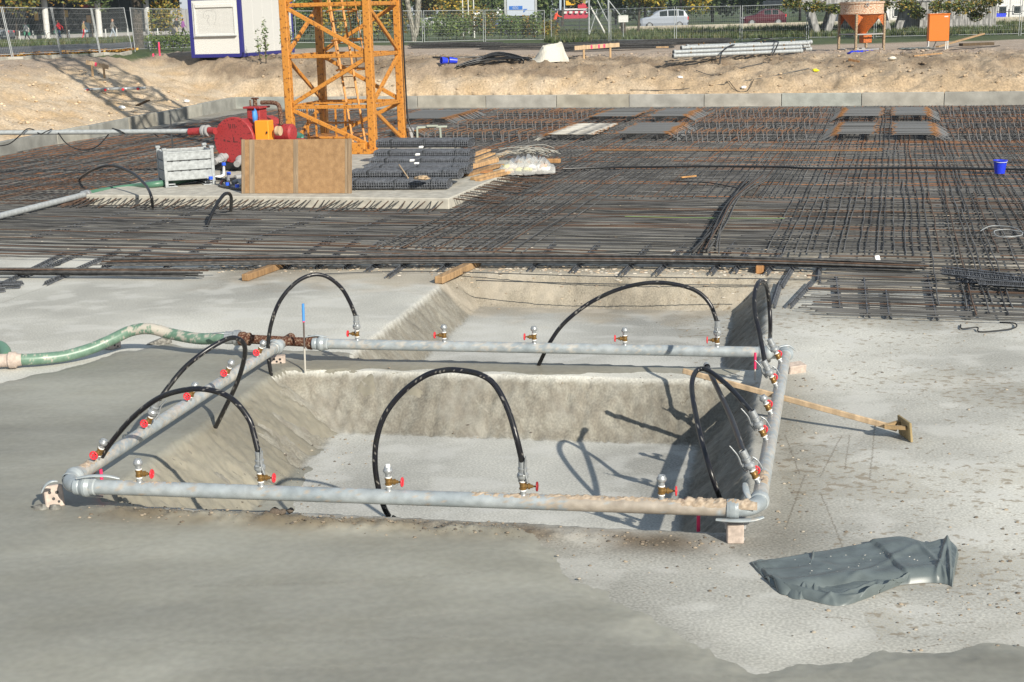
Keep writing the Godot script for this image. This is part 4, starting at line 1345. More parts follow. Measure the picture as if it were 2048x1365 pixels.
	var fl := ["dark tree far behind the left crane leg", "dark tree far behind the right crane leg", "browning tree far right of the forked trunk", "yellow green tree behind the white poles", "dark tree left of the signboard", "green tree right behind the signboard", "dark slender tree just right of the signboard", "browning tree behind the orange vested cyclist", "dark tree behind the white steel mast", "golden tree left of the silver car", "golden yellow tree behind the rear of the silver car", "dark green tree between the two parked cars", "dark tree left above the dark red car", "green tree right behind the dark red car", "yellow tree left of the slanting concrete legs"]
	var fb := [Vector3(-21.170, 1.982, -165.000), Vector3(-15.172, 1.945, -172.000), Vector3(-9.696, 1.911, -176.000), Vector3(-6.110, 1.888, -170.000), Vector3(-2.702, 1.867, -180.000), Vector3(0.757, 1.850, -182.000), Vector3(3.127, 1.850, -150.000), Vector3(6.846, 1.850, -168.000), Vector3(13.269, 1.850, -170.000), Vector3(16.215, 1.850, -165.000), Vector3(19.740, 1.850, -160.000), Vector3(24.707, 1.850, -170.000), Vector3(27.755, 1.850, -168.000), Vector3(30.884, 1.850, -165.000), Vector3(33.017, 1.850, -160.000)]
	for i in 15: tree("street_tree", fl[i], on(fb[i]), 9.0, 1.7 if i != 7 else 2.9, 3.6 if i != 6 else 2.2, 0.16, far[i][2], 2300, 0.24, 60 + i, "trees along the far street")
	for q in [[Vector3(-24.665, 2.004, -230.000), 0], [Vector3(-9.018, 1.906, -240.000), 1], [Vector3(4.266, 1.850, -235.000), 2], [Vector3(21.130, 1.850, -215.000), 3], [Vector3(34.652, 1.850, -220.000), 4], [Vector3(46.414, 1.850, -225.000), 5]]:
		shrub("hedge", ["dark hedge far behind the crane", "dark hedge far behind the white poles", "dark hedge far behind the signboard", "dark hedge far behind the silver car", "dark hedge far behind the gap between the parked cars", "dark hedge far behind the dark red car"][q[1]], "hedge", on(q[0]), 17.0, 5.5, DARK, 2600, 0.4, 90 + q[1], "far hedges", 3.0)
	var bt := tree("street_tree", "thin brown trunk with golden leaves left of the silver car", on(Vector3(10.121, 1.719, -108.000)), 6.0, 2.4, 2.2, 0.09, YELLOW, 1500, 0.13, 80)
	var bi := tree("birch", "leaning white birch trunk by the steel mast", on(Vector3(7.519, 1.719, -108.000)), 6.5, 3.0, 1.8, 0.07, AUTUMN, 1100, 0.12, 81, "", Vector3(-2.4, 0, 0))
	for m in bi.get_children():
		if String(m.name) != "crown": m.material_override = mats.white_paint
	var sk := MB.new()
	sk.tube(spline([Vector3(0, -0.1, 0), Vector3(0.02, 0.5, 0), Vector3(0, 1.15, 0)], 3), 0.19, 9)
	tag(obj("tree_stump", sk, mats.bark, self, T(on(Vector3(8.620, 1.691, -104.000)))), "dark tree stump below the small white notice", "stump")

	# poles, mast, signs
	for q in [[Vector3(-3.187, 1.836, -112.000), 0], [Vector3(-2.901, 1.849, -118.000), 1], [Vector3(-2.206, 1.801, -106.000), 2]]:
		var b := MB.new()
		b.tube(PackedVector3Array([Vector3(0, -0.2, 0), Vector3(0, 6.5, 0)]), [0.05, 0.035], 8)
		tag(obj("flagpole", b, mats.white_paint, self, T(on(q[0]))), ["leftmost of three thin white poles in the weeds", "middle and most distant of three thin white poles", "rightmost and nearest of three thin white poles"][q[1]], "pole", "white poles in the weeds")
	var ms := thing("steel_mast", "white braced steel mast legs left of the white notice", "mast", on(Vector3(6.810, 1.685, -103.000)))
	for q in [[-0.72, 0, -0.66, 5.5, 0.06], [0.72, 0, 0.66, 5.5, 0.07], [-0.7, 0.15, -0.1, 2.0, 0.035], [-0.1, 2.6, 0.7, 1.0, 0.035], [0.68, 2.6, 1.55, 1.5, 0.04]]:
		var b := MB.new()
		b.tube(PackedVector3Array([Vector3(q[0], q[1], 0), Vector3(q[2], q[3], 0)]), q[4], 8)
		obj("leg" if q[4] > 0.05 else "brace", b, mats.galv_plain, ms)
	var sb := thing("signboard", "pale blue signboard with a blue band and arrow on two grey posts", "sign", on(Vector3(1.422, 1.808, -118.000)))
	for x in [-1.28, 1.22]:
		var b := MB.new()
		b.box(T(Vector3(x, 1.9, 0)), Vector3(0.2, 3.9, 0.2), 0.02)
		obj("post", b, mats.galv_plain, sb)
	var bd := MB.new()
	bd.box(T(Vector3(0, 2.35, 0.02)), Vector3(2.3, 1.75, 0.08), 0.02)
	obj("board", bd, mt("sign_pale", lin(0.40, 0.45, 0.53), 0.5), sb)
	var bn := MB.new()
	bn.box(T(Vector3(-0.42, 2.12, 0.07)), Vector3(1.1, 0.3, 0.02))
	var band := obj("blue_band", bn, mt("sign_blue", lin(0.02, 0.12, 0.42), 0.5), sb)
	var ar := MB.new()
	ar.face([Vector3(0.2, 2.02, 0.085), Vector3(0.56, 2.02, 0.085), Vector3(0.2, 1.72, 0.085)], Vector3.BACK)
	obj("arrow", ar, mats.sign_blue, sb)
	var tm := TextMesh.new()
	tm.text = "600"
	var fnt := SystemFont.new()
	fnt.font_names = PackedStringArray(["Droid Sans"])
	tm.font = fnt
	tm.font_size = 26
	tm.pixel_size = 0.011
	tm.depth = 0.01
	obj("lettering", tm, mats.sign_pale, band, T(Vector3(-0.45, 2.12, 0.088)))
	var no := thing("notice", "small blank white notice on a thin post by the fence", "sign", on(Vector3(7.489, 1.660, -90.000)))
	var nb := MB.new()
	nb.box(T(Vector3(0, 1.37, 0)), Vector3(0.62, 0.42, 0.02), 0.004)
	obj("board", nb, mats.white_paint, no)
	var np := MB.new()
	np.tube(PackedVector3Array([Vector3(0, 0, -0.03), Vector3(0, 1.5, -0.03)]), 0.02, 6)
	obj("post", np, mats.galv_plain, no)
	var rl := thing("railing", "low dark railing on the lawn right of the cyclist", "railing", on(Vector3(4.915, 1.835, -124.000)))
	for x in [0.0, 1.6, 3.2, 4.8]:
		var b := MB.new()
		b.tube(PackedVector3Array([Vector3(x, 0, 0), Vector3(x, 0.95, 0)]), 0.03, 6)
		obj("post", b, mats.dark_metal, rl)
	for y in [0.92, 0.5]:
		var b := MB.new()
		b.tube(PackedVector3Array([Vector3(-0.2, y, 0), Vector3(5.0, y, 0)]), 0.028, 6)
		obj("rail", b, mats.dark_metal, rl)
	var ki := thing("kiosk", "red and white kiosk with a yellow sign far behind the mast", "kiosk", Vector3(11.803, 2.200, -235.000))
	for q in [[0.0, 0.7, 4.4, 1.2, Color(0.42, 0.03, 0.06)], [0.0, 1.55, 4.4, 0.3, Color(0.65, 0.6, 0.6)], [1.2, 2.1, 1.9, 0.8, Color(0.45, 0.04, 0.06)], [-0.9, 2.6, 1.6, 0.75, Color(0.62, 0.36, 0.02)], [-2.3, 2.3, 0.9, 1.6, Color(0.35, 0.42, 0.5)]]:
		var b := MB.new()
		b.col = q[4]
		b.box(T(Vector3(q[0], q[1], 0.2 * q[1])), Vector3(q[2], q[3], 2.5), 0.03)
		obj("sign_panel" if q[1] > 2.4 else "wall", b, mats.paint_vc, ki)
	var kr := MB.new()
	for i in 5: kr.box(T(Vector3(-1.8 + i * 0.9, 1.1, 1.75)), Vector3(0.5, 0.35, 0.06), 0.01)
	obj("white_panels", kr, mats.white_paint, ki)

	# concrete building on slanting legs, right
	var cb := thing("raised_building", "grey concrete building resting on slanting V shaped legs", "building", Vector3(22.226, 1.500, -92.000))
	var cm := mt("fair_concrete", lin(0.36, 0.355, 0.345), 0.85, 0, false, grey_tex("boards", 81, 0.02, 4, 0.7, 1.8, 8), 0.5, null, 1)
	var ub2 := MB.new()
	ub2.box(T(Vector3(0.4, 4.4, -3.5)), Vector3(9.0, 4.0, 8), 0.04)
	obj("upper_storey", ub2, cm, cb)
	var bm := MB.new()
	bm.box(T(Vector3(0.4, 2.22, -3.2)), Vector3(9.3, 0.34, 9), 0.04)
	obj("edge_beam", bm, cm, cb)
	for v in [[-2.1, 1.4], [2.9, -0.6], [-0.9, -5.0], [1.4, -5.5], [4.2, -5.5]]:
		for s in [-1.0, 1.0]:
			var b := MB.new()
			b.bar(Vector3(v[0] + s * 0.13, -0.3, v[1]), Vector3(v[0] + s * 0.86, 2.06, v[1]), 0.42, 0.34, Vector3.BACK, 0.03)
			obj("slanting_leg", b, cm, cb)
	var cl := thing("concrete_block", "tall concrete block with vertical board marks right of the orange cabinet", "building", Vector3(30.438, 1.500, -96.000))
	var kb2 := MB.new()
	kb2.box(T(Vector3(0, 4.5, -2.5)), Vector3(5.1, 9.4, 5), 0.04)
	obj("wall", kb2, cm, cl)
	var rr := MB.new()
	for i in 26: rr.box(T(Vector3(-2.5 + i * 0.2, 4.5, 0.0)), Vector3(rng.randf_range(0.1, 0.17), 9.2, 0.03), 0.01)
	kind(obj("board_marks", rr, cm, cl), "stuff")
	var fp := MB.new()
	fp.box(T(Vector3(0.1, 0.1, -2.3)), Vector3(5.6, 0.7, 5.2), 0.04)
	obj("plinth", fp, cm, cl)
	var wb := thing("white_building", "white panelled building with small square windows at the right edge", "building", Vector3(31.867, 1.800, -134.000))
	for i in 14:
		var b := MB.new()
		b.box(T(Vector3(0.7 + i * 1.4, 2.5, -2)), Vector3(1.37, 5.0, 4), 0.02)
		obj("wall_panel", b, mats.white_paint, wb)
	for i in 12:
		var fm := MB.new()
		var x := 0.7 + i * 1.4
		for q in [[0, 0.36, 0.84, 0.08], [0, -0.36, 0.84, 0.08], [-0.38, 0, 0.08, 0.8], [0.38, 0, 0.08, 0.8]]: fm.box(T(Vector3(x + q[0], 0.85 + q[1], 0.04)), Vector3(q[2], q[3], 0.1))
		var fo := obj("window", fm, mats.white_paint, wb)
		var g := MB.new()
		g.box(T(Vector3(x, 0.85, 0.02)), Vector3(0.68, 0.64, 0.03))
		obj("pane", g, mats.glass_dark, fo)
	for q in [[Vector3(45.275, 1.850, -131.000), "blue covered skip in front of the white building"], [Vector3(38.374, 1.850, -131.000), "blue skip just left of the orange cabinet"]]:
		var b := MB.new()
		b.face([Vector3(-0.5, 0.55, 0.5), Vector3(0.4, 0.55, 0.5), Vector3(0.3, 0.55, -0.5), Vector3(-0.5, 0.55, -0.5)], Vector3.UP)
		b.box(T(Vector3(-0.05, 0.25, 0)), Vector3(1.0, 0.6, 1.0), 0.03)
		tag(obj("skip", b, mats.blue_plastic, self, T(on(q[0]))), q[1], "skip")
	var rl2 := thing("railing", "black railing in front of the white building at the right edge", "railing", on(Vector3(43.615, 1.848, -128.000)))
	for x in [0.2, 1.45, 2.9, 4.4]:
		var b := MB.new()
		b.box(T(Vector3(x, 0.45, 0)), Vector3(0.07, 1.0, 0.07))
		obj("post", b, mats.black, rl2)
	var rb2 := MB.new()
	rb2.tube(PackedVector3Array([Vector3(0, 0.72, 0), Vector3(5, 0.72, 0)]), 0.03, 6)
	obj("rail", rb2, mats.black, rl2)

	# maple hanging over the right part
	var mp := thing("maple", "maple with green and yellow leaves hanging over the orange cabinet and silo", "tree", on(Vector3(24.197, 1.660, -78.000)))
	var mtk := MB.new()
	mtk.tube(spline([Vector3(0, -0.2, 0), Vector3(0.02, 1.5, 0), Vector3(-0.05, 4.0, 0), Vector3(0, 7, 0)], 4), 0.07, 8)
	obj("trunk", mtk, mats.bark, mp)
	var mc := MB.new()
	var rg := RandomNumberGenerator.new()
	rg.seed = 99
	var ml := MB.new()
	var GRN := [Color(0.08, 0.12, 0.03), Color(0.12, 0.15, 0.035), Color(0.05, 0.07, 0.02), Color(0.26, 0.18, 0.03), Color(0.16, 0.14, 0.03)]
	for q in [[Vector3(15.466, 3.725, -77.000), 0.6, 0.3], [Vector3(16.893, 3.512, -78.000), 0.7, 0.35], [Vector3(17.806, 3.329, -77.000), 0.55, 0.3], [Vector3(15.848, 4.624, -77.000), 1.2, 0.8], [Vector3(20.693, 3.471, -78.000), 0.45, 0.3], [Vector3(21.498, 3.499, -77.000), 0.75, 0.4], [Vector3(22.215, 3.012, -77.000), 0.5, 0.35], [Vector3(23.076, 3.351, -76.000), 0.7, 0.4], [Vector3(24.138, 3.274, -76.000), 0.9, 0.45], [Vector3(25.478, 3.192, -77.000), 0.75, 0.55], [Vector3(25.286, 2.753, -77.000), 0.4, 0.3], [Vector3(25.844, 3.540, -76.000), 0.6, 0.3], [Vector3(23.853, 4.686, -77.000), 1.8, 0.9], [Vector3(19.037, 5.062, -77.000), 1.8, 0.9], [Vector3(26.793, 4.614, -77.000), 1.5, 0.9]]:
		var c: Vector3 = q[0] - mp.position
		ml.tube(spline([Vector3(0, 3.6, 0), Vector3(c.x * 0.5, maxf(c.y, 3.0) + 0.5, c.z * 0.5), c], 4), 0.025, 5, false)
		leaf_cloud(mc, c, Vector3(q[1], q[2], q[1] * 0.8), int(520 * q[1]), 0.085, GRN, rg, 0.1)
	obj("limbs", ml, mats.bark, mp)
	obj("crown", mc, mats.leaf, mp)

	# grass tufts on the lawns
	var gt := MB.new()
	for i in 7:
		var a := rng.randf() * TAU
		var d := Vector3(cos(a), 0, sin(a))
		gt.face([d * 0.05 + d.cross(Vector3.UP) * 0.025, d * 0.05 - d.cross(Vector3.UP) * 0.025, d * 0.16 + Vector3.UP * rng.randf_range(0.16, 0.3)], Vector3.UP)
	var gx := []
	var gc := []
	for i in 9000:
		var p := Vector3(2.550, 1.670, -90.000).lerp(Vector3(29.404, 1.660, -80.000), rng.randf())
		p += (p * Vector3(1, 0, 1)).normalized() * pow(rng.randf(), 1.3) * 34.0
		if i % 4 == 0:
			p = Vector3(-33.438, 2.200, -88.000).lerp(Vector3(-21.927, 2.188, -100.000), rng.randf())
			p += (p * Vector3(1, 0, 1)).normalized() * rng.randf() * 22.0
		gx.append(Transform3D(Basis(Vector3.UP, rng.randf() * TAU).scaled(Vector3(1, 1, 1) * rng.randf_range(0.6, 1.7)), on(p)))
		gc.append([Color(0.05, 0.08, 0.022), Color(0.075, 0.105, 0.03), Color(0.12, 0.12, 0.045), Color(0.045, 0.065, 0.018)][rng.randi() % 4])
	multi("grass", gt, mats.leaf, gx, self, gc)

# ---------------------------------------------------------------- things on the plateau and the bank
func plank(called: String, label: String, cat: String, a: Vector3, b: Vector3, w: float, h: float, tone: Color, group := "") -> MeshInstance3D:
	var m := MB.new()
	m.col = tone * Color(0.74, 0.66, 0.56)
	var c := (a + b) / 2
	m.bar(a - c, b - c, w, h, Vector3.UP, minf(w, h) * 0.12)
	var o := obj(called, m, mats.timber, self, T(c))
	tag(o, label, cat, group)
	return o

func cable(called: String, label: String, pts: Array, r: float, m: Material, cat := "cable", per := 6) -> void:
	var b := MB.new()
	var c: Vector3 = pts[0]
	var q := []
	for p in pts: q.append(p - c)
	b.tube(spline(q, per), r, 6)
	tag(obj(called, b, m, self, T(c)), label, cat)

func batter_board(label: String, p1: Vector3, p2: Vector3, hgt: float, over: float, pinks: Array) -> void:
	var c := (p1 + p2) / 2
	var o := thing("batter_board", label, "batter board", c)
	for p in [p1 - c, p2 - c]:
		var b := MB.new()
		b.col = Color(0.9, 0.82, 0.7)
		b.box(T(p + Vector3(0, hgt / 2 - 0.1, -0.04), 0.2), Vector3(0.08, hgt + 0.2, 0.06), 0.006)
		obj("post", b, mats.timber, o)
	var d := (p2 - p1).normalized()
	var m := MB.new()
	m.bar(p1 - c - d * over + Vector3.UP * (hgt - 0.1), p2 - c + d * over + Vector3.UP * (hgt - 0.1), 0.03, 0.17, Vector3.UP, 0.004)
	obj("board", m, mats.timber, o)
	for q in pinks:
		var b := MB.new()
		var at: Vector3 = p1 - c + (p2 - p1) * q + Vector3.UP * (hgt - 0.1)
		b.bar(at - d * 0.05, at + d * 0.05, 0.036, 0.15, Vector3.UP, 0.004)
		obj("pink_mark", b, mats.pink, o)

func build_plateau_things() -> void:
	# mortar silo
	var s := thing("mortar_silo", "orange mortar silo with a dirty pale drum on a square frame", "silo", on(Vector3(14.851, 1.660, -59.500)), deg_to_rad(18))
	var d := MB.new()
	d.lathe(T(Vector3.ZERO), [Vector2(0.86, 1.47), Vector2(0.9, 1.47), Vector2(0.9, 1.52), Vector2(0.88, 1.55), Vector2(0.88, 1.86), Vector2(0.92, 1.9), Vector2(0.92, 1.97), Vector2(0.84, 1.97), Vector2(0.82, 1.5)], 28)
	obj("drum", d, mt("silo_drum", Color.WHITE, 0.8, 0, false, duo_tex("drum", 44, 0.03, 5, Color(0.62, 0.40, 0.28), Color(0.76, 0.70, 0.62), 0.42, 0.3), 0.9), s)
	var c := MB.new()
	c.lathe(T(Vector3.ZERO), [Vector2(0.16, 0.62), Vector2(0.22, 0.72), Vector2(0.86, 1.47)], 28)
	var om := mt("silo_orange", Color.WHITE, 0.6, 0, false, duo_tex("silo", 45, 0.03, 5, Color(0.42, 0.26, 0.16), Color(0.74, 0.38, 0.11), 0.4, 0.25), 0.9)
	obj("cone", c, om, s)
	for q in [[-1, -1], [1, -1], [1, 1], [-1, 1]]:
		var b := MB.new()
		b.box(T(Vector3(q[0] * 0.66, 0.73, q[1] * 0.66)), Vector3(0.09, 1.5, 0.09), 0.008)
		obj("leg", b, mt("dusty_leg", lin(0.42, 0.31, 0.2), 0.85, 0, false, tex.mottle, 2.0), s)
		var g := MB.new()
		g.face([Vector3(q[0] * 0.66, 1.45, q[1] * 0.66), Vector3(q[0] * 0.3, 1.4, q[1] * 0.66), Vector3(q[0] * 0.64, 0.95, q[1] * 0.66)], Vector3(0, 0, q[1]))
		obj("gusset", g, om, s)
	for y in [0.05, 0.66]:
		for q in [[0, -0.66, 0], [0, 0.66, 0], [-0.66, 0, 1], [0.66, 0, 1]]:
			var b := MB.new()
			b.box(T(Vector3(q[0], y, q[1]), PI / 2 if q[2] == 1 else 0.0), Vector3(1.24, 0.05, 0.05), 0.005)
			obj("cross_bar", b, mats.grey_trim, s)
	var ob := MB.new()
	ob.box(T(Vector3(0.08, 0.48, 0.2)), Vector3(0.4, 0.36, 0.36), 0.02)
	obj("outlet_box", ob, om, s)
	var hk := MB.new()
	hk.torus(Transform3D(Basis(Vector3.RIGHT, Vector3.BACK, Vector3.DOWN), Vector3(-0.3, 1.85, 0.9)), 0.06, 0.018, 10, 5)
	obj("lifting_eye", hk, mats.grey_trim, s)
	var bs := MB.new()
	for i in 5: bs.blob(Vector3(-0.45 + i * 0.2, 0.05, 0.78), Vector3(0.2, 0.08, 0.16), rng, 7, 0.3)
	tag(obj("blue_sheet", bs, mats.blue_plastic, self, T(on(Vector3(14.496, 1.660, -58.400)))), "crumpled blue sheet on the ground under the mortar silo", "sheet")
	# site power cabinet
	var e := thing("power_cabinet", "bright orange power cabinet on white steel legs", "cabinet", on(Vector3(17.438, 1.660, -57.500)), deg_to_rad(-4))
	var cb := MB.new()
	cb.box(T(Vector3(0, 0.92, 0)), Vector3(0.8, 1.04, 0.36), 0.015)
	obj("housing", cb, mats.orange, e)
	var ct := MB.new()
	ct.box(T(Vector3(0, 1.46, 0)), Vector3(0.84, 0.04, 0.4), 0.008)
	obj("lid", ct, mats.orange, e)
	for q in [[-0.39, 0.15], [0.37, 0.15], [-0.36, -0.15], [0.36, -0.15]]:
		var b := MB.new()
		b.box(T(Vector3(q[0], 0.2, q[1])), Vector3(0.045, 0.42, 0.045), 0.005)
		obj("leg", b, mats.white_paint, e)
	var pt := MB.new()
	pt.box(T(Vector3(0.26, 1.36, 0.184)), Vector3(0.15, 0.045, 0.006))
	obj("label_plate", pt, mats.white_paint, e)
	cable("power_cable", "black cable hanging under the orange cabinet and along the bank edge", [on(Vector3(17.347, 1.660, -57.400)) + Vector3(0, 0.4, 0), on(Vector3(17.197, 1.660, -57.300)) + Vector3(0, 0.1, 0), on(Vector3(17.387, 1.660, -57.000), 0.03), on(Vector3(18.123, 1.660, -56.800), 0.03), on(Vector3(19.215, 1.660, -58.000), 0.03), on(Vector3(21.166, 1.660, -61.000), 0.03)], 0.018, mats.black)
	var ps := MB.new()
	for i in 6: ps.blob(Vector3(-0.6 + i * 0.22, 0.02, rng.randf_range(-0.1, 0.1)), Vector3(0.2, 0.04, 0.15), rng, 7, 0.3)
	tag(obj("plastic_sheet", ps, mats.tarp, self, T(on(Vector3(16.488, 1.660, -57.000)))), "dark grey plastic sheet on the ground left of the orange cabinet", "sheet")

	# stack of galvanised pipes
	var hpm := MB.new()
	var f1 := Vector3(-2.95, 0, 0)
	hpm.tube(PackedVector3Array([f1, -f1]), 0.072, 12)
	for x in [-2.95, 2.95]: hpm.lathe(along(Vector3(x - 0.06, 0, 0), Vector3.RIGHT), [Vector2(0.07, 0), Vector2(0.092, 0.01), Vector2(0.092, 0.1), Vector2(0.07, 0.12)], 12)
	var src: Node3D
	var i := 0
	for q in [[Vector3(6.524, 1.660, -55.200), Vector3(11.996, 1.660, -57.600), 0.07], [Vector3(6.630, 1.660, -55.600), Vector3(12.039, 1.660, -58.200), 0.08], [Vector3(6.606, 1.660, -55.400), Vector3(11.957, 1.660, -57.800), 0.21], [Vector3(7.081, 1.660, -56.400), Vector3(12.534, 1.660, -58.800), 0.22], [Vector3(7.131, 1.660, -56.800), Vector3(12.764, 1.660, -59.200), 0.08], [Vector3(7.236, 1.660, -57.000), Vector3(12.786, 1.660, -59.400), 0.36], [Vector3(7.031, 1.660, -56.000), Vector3(12.305, 1.660, -58.300), 0.35]]:
		var a: Vector3 = on(q[0])
		var b: Vector3 = on(q[1])
		a.y = maxf(a.y, 1.72); b.y = maxf(b.y, 1.72)
		var mid: Vector3 = (a + b) / 2 + Vector3.UP * q[2]
		var dr := (b - a).normalized()
		var lab: String = ["galvanised pipe at the bottom front of the long pipe stack", "galvanised pipe at the bottom of the stack, second from the front", "galvanised pipe resting on the two front pipes of the stack", "galvanised pipe in the second layer at the rear of the stack", "galvanised pipe at the bottom rear of the stack", "topmost galvanised pipe at the back of the stack", "topmost galvanised pipe at the front of the stack"][i]
		var x := Transform3D(Basis(dr, Vector3.UP, dr.cross(Vector3.UP)).orthonormalized(), mid)
		if i == 0:
			src = thing("stacked_pipe", lab, "pipe", Vector3.ZERO, 0, "galvanised pipes stacked on the bank")
			obj("tube", hpm, mats.galv_plain, src)
			for k in 4:
				var v := MB.new()
				v.lathe(T(Vector3(-2.2 + k * 1.45, 0.07, 0)), [Vector2(0.022, 0), Vector2(0.022, 0.04), Vector2(0.03, 0.04), Vector2(0.03, 0.07), Vector2(0.001, 0.07)], 8)
				obj("stub", v, mats.brass, src)
			src.transform = x
		else: dup(src, x, lab)
		i += 1
	cable("draped_hose", "left black hose draped over the galvanised pipe stack", [on(Vector3(8.354, 1.660, -55.400), 0.04), on(Vector3(8.477, 1.660, -55.700), 0.38), on(Vector3(8.955, 1.660, -56.500), 0.53), on(Vector3(9.762, 1.660, -58.000), 0.56), on(Vector3(10.757, 1.660, -59.000), 0.57), on(Vector3(11.377, 1.660, -59.000), 0.5)], 0.028, mats.rubber, "hose")
	cable("draped_hose", "right black hose draped over the galvanised pipe stack", [on(Vector3(10.618, 1.660, -56.600), 0.05), on(Vector3(10.913, 1.660, -57.000), 0.4), on(Vector3(10.906, 1.660, -57.600), 0.55), on(Vector3(10.479, 1.660, -58.600), 0.58), on(Vector3(9.805, 1.660, -59.500), 0.4)], 0.028, mats.rubber, "hose")

	# bundles of bars laid out behind
	var sb := [[Vector3(-4.971, 1.847, -76.000), Vector3(-0.246, 1.736, -77.000), "dark bundle of steel bars below the forked tree trunk"], [Vector3(-1.206, 1.758, -73.000), Vector3(2.976, 1.660, -73.500), "thick dark bundle of steel bars behind the black hose heap"], [Vector3(2.867, 1.663, -74.000), Vector3(7.367, 1.660, -75.000), "dark bundle of steel bars behind the right batter board"], [Vector3(2.912, 1.662, -69.000), Vector3(8.223, 1.660, -70.000), "bundle of steel bars just behind the right batter board posts"], [Vector3(6.136, 1.660, -76.000), Vector3(12.143, 1.660, -77.000), "bundle of steel bars behind the left end of the pipe stack"]]
	for k in 5:
		var a := on(sb[k][0])
		var b := on(sb[k][1])
		var o := thing("bar_bundle", sb[k][2], "bar bundle", (a + b) / 2, 0, "steel bar bundles on the plateau")
		var m := MB.new()
		for n in 34:
			var off := Vector3(rng.randf_range(-0.2, 0.2), 0.05 + (n % 5) * 0.06, rng.randf_range(-0.6, 0.6))
			m.tube(PackedVector3Array([(a - b) / 2 + off, off + Vector3(0, rng.randf_range(0, 0.04), 0), (b - a) / 2 + off]), 0.018, 4)
		kind(obj("bars", m, mats.steel_dark, o), "stuff")
	plank("timber_offcut", "short pale plank lying on the dark bars left of the pipe stack", "plank", on(Vector3(6.991, 1.660, -66.000), 0.2), on(Vector3(7.569, 1.660, -66.000), 0.2), 0.15, 0.08, Color.WHITE)
	plank("plank", "long pale plank propped up right of the orange cabinet", "plank", on(Vector3(18.192, 1.660, -60.000), 0.1), on(Vector3(21.106, 1.660, -63.000), 0.5), 0.16, 0.06, Color.WHITE)
	plank("plank", "dark plank lying on the ground right of the orange cabinet", "plank", on(Vector3(19.339, 1.660, -60.500), 0.12), on(Vector3(20.845, 1.660, -61.000), 0.12), 0.3, 0.12, Color(0.25, 0.26, 0.25))
	plank("plank", "narrow pale lath lying on the brown bank below the orange cabinet", "plank", on(Vector3(15.549, 1.660, -54.200), 0.06), on(Vector3(16.735, 1.660, -54.600), 0.12), 0.1, 0.05, Color(1.1, 1.0, 0.9))
	plank("timber_offcut", "broken piece of brown timber on the bank below the silo", "plank", on(Vector3(13.126, 1.660, -54.400), 0.08), on(Vector3(13.496, 1.660, -54.200), 0.05), 0.16, 0.1, Color(0.7, 0.55, 0.4))
	plank("plank", "pale plank end lying against the bank at the right edge", "plank", on(Vector3(17.090, 1.660, -48.600), 0.12), on(Vector3(18.164, 1.660, -48.600), 0.14), 0.15, 0.1, Color(0.9, 0.85, 0.75))
	plank("plank", "dark plank leaning on the sand bank above the left wall", "plank", on(Vector3(-13.137, 2.039, -50.500), 0.1), on(Vector3(-12.639, 2.027, -50.200), 0.42), 0.16, 0.05, Color(0.2, 0.18, 0.15))
	# heap of black hoses
	var hh := thing("hose_heap", "heap of black hoses on the edge of the bank", "hose heap", on(Vector3(-0.401, 1.739, -58.000)))
	for k in 16:
		var m := MB.new()
		var x0 := rng.randf_range(-1.7, -0.9)
		var x1 := rng.randf_range(0.9, 1.6)
		var z := rng.randf_range(-0.35, 0.4)
		m.tube(spline([Vector3(x0, 0.03, z + 0.3), Vector3(lerpf(x0, x1, 0.3), 0.12 + rng.randf() * 0.2, z), Vector3(lerpf(x0, x1, 0.62), 0.22 + rng.randf() * 0.3, z - 0.1), Vector3(x1 * 0.9, 0.2 + rng.randf() * 0.1, z + rng.randf_range(-0.2, 0.2)), Vector3(x1, 0.05, z + 0.1)], 6), 0.03, 6)
		obj("hose", m, mats.rubber, hh)
	cable("long_hose", "straight dark hose lying left of the black hose heap", [on(Vector3(-3.038, 1.801, -60.000), 0.04), on(Vector3(-2.093, 1.779, -60.000), 0.05), on(Vector3(-0.522, 1.742, -60.500), 0.05)], 0.045, mats.rubber, "hose")
	cable("long_hose", "dark hose lying between the hose heap and the batter board", [on(Vector3(0.431, 1.720, -60.500), 0.05), on(Vector3(1.702, 1.690, -60.500), 0.05), on(Vector3(3.292, 1.660, -60.500), 0.05)], 0.045, mats.rubber, "hose")
	var bk := MB.new()
	bk.lathe(along(Vector3(-0.16, 0.13, 0), Vector3(-1, 0.1, 0.5)), [Vector2(0.001, -0.1), Vector2(0.12, -0.1), Vector2(0.15, 0.15), Vector2(0.13, 0.15), Vector2(0.1, -0.06), Vector2(0.001, -0.06)], 14)
	bk.lathe(along(Vector3(0.2, 0.12, -0.1), Vector3(-1, 0.1, 0.2)), [Vector2(0.001, -0.14), Vector2(0.11, -0.14), Vector2(0.14, 0.18), Vector2(0.12, 0.18), Vector2(0.1, -0.1), Vector2(0.001, -0.1)], 14)
	tag(obj("blue_buckets", bk, mats.blue_plastic, self, T(on(Vector3(-2.297, 1.784, -58.200)))), "blue buckets lying nested on their side left of the hose heap", "bucket")
	# sack
	var sk := MB.new()
	var rows := 12
	var cols := 16
	var pts := []
	for r in rows + 1:
		for k in cols + 1:
			var u := float(k) / cols
			var v := float(r) / rows
			var hgt := 0.12 + 0.5 * smoothstep(0.02, 0.38, u) + 0.14 * u - 0.55 * smoothstep(0.86, 1.0, u)
			pts.append(Vector3(-0.65 + u * 1.4 + v * 0.1, hgt * (1.0 - pow(v, 2.4)) + n_b.get_noise_2d(u * 0.8, v * 0.8) * 0.12 * (1 - v), -0.1 + v * 0.55 + 0.15 * sin(u * 6.0)))
	for r in rows:
		for k in cols:
			var q := r * (cols + 1) + k
			sk.face([pts[q], pts[q + 1], pts[q + cols + 2], pts[q + cols + 1]], Vector3(0, 0.6, 1))
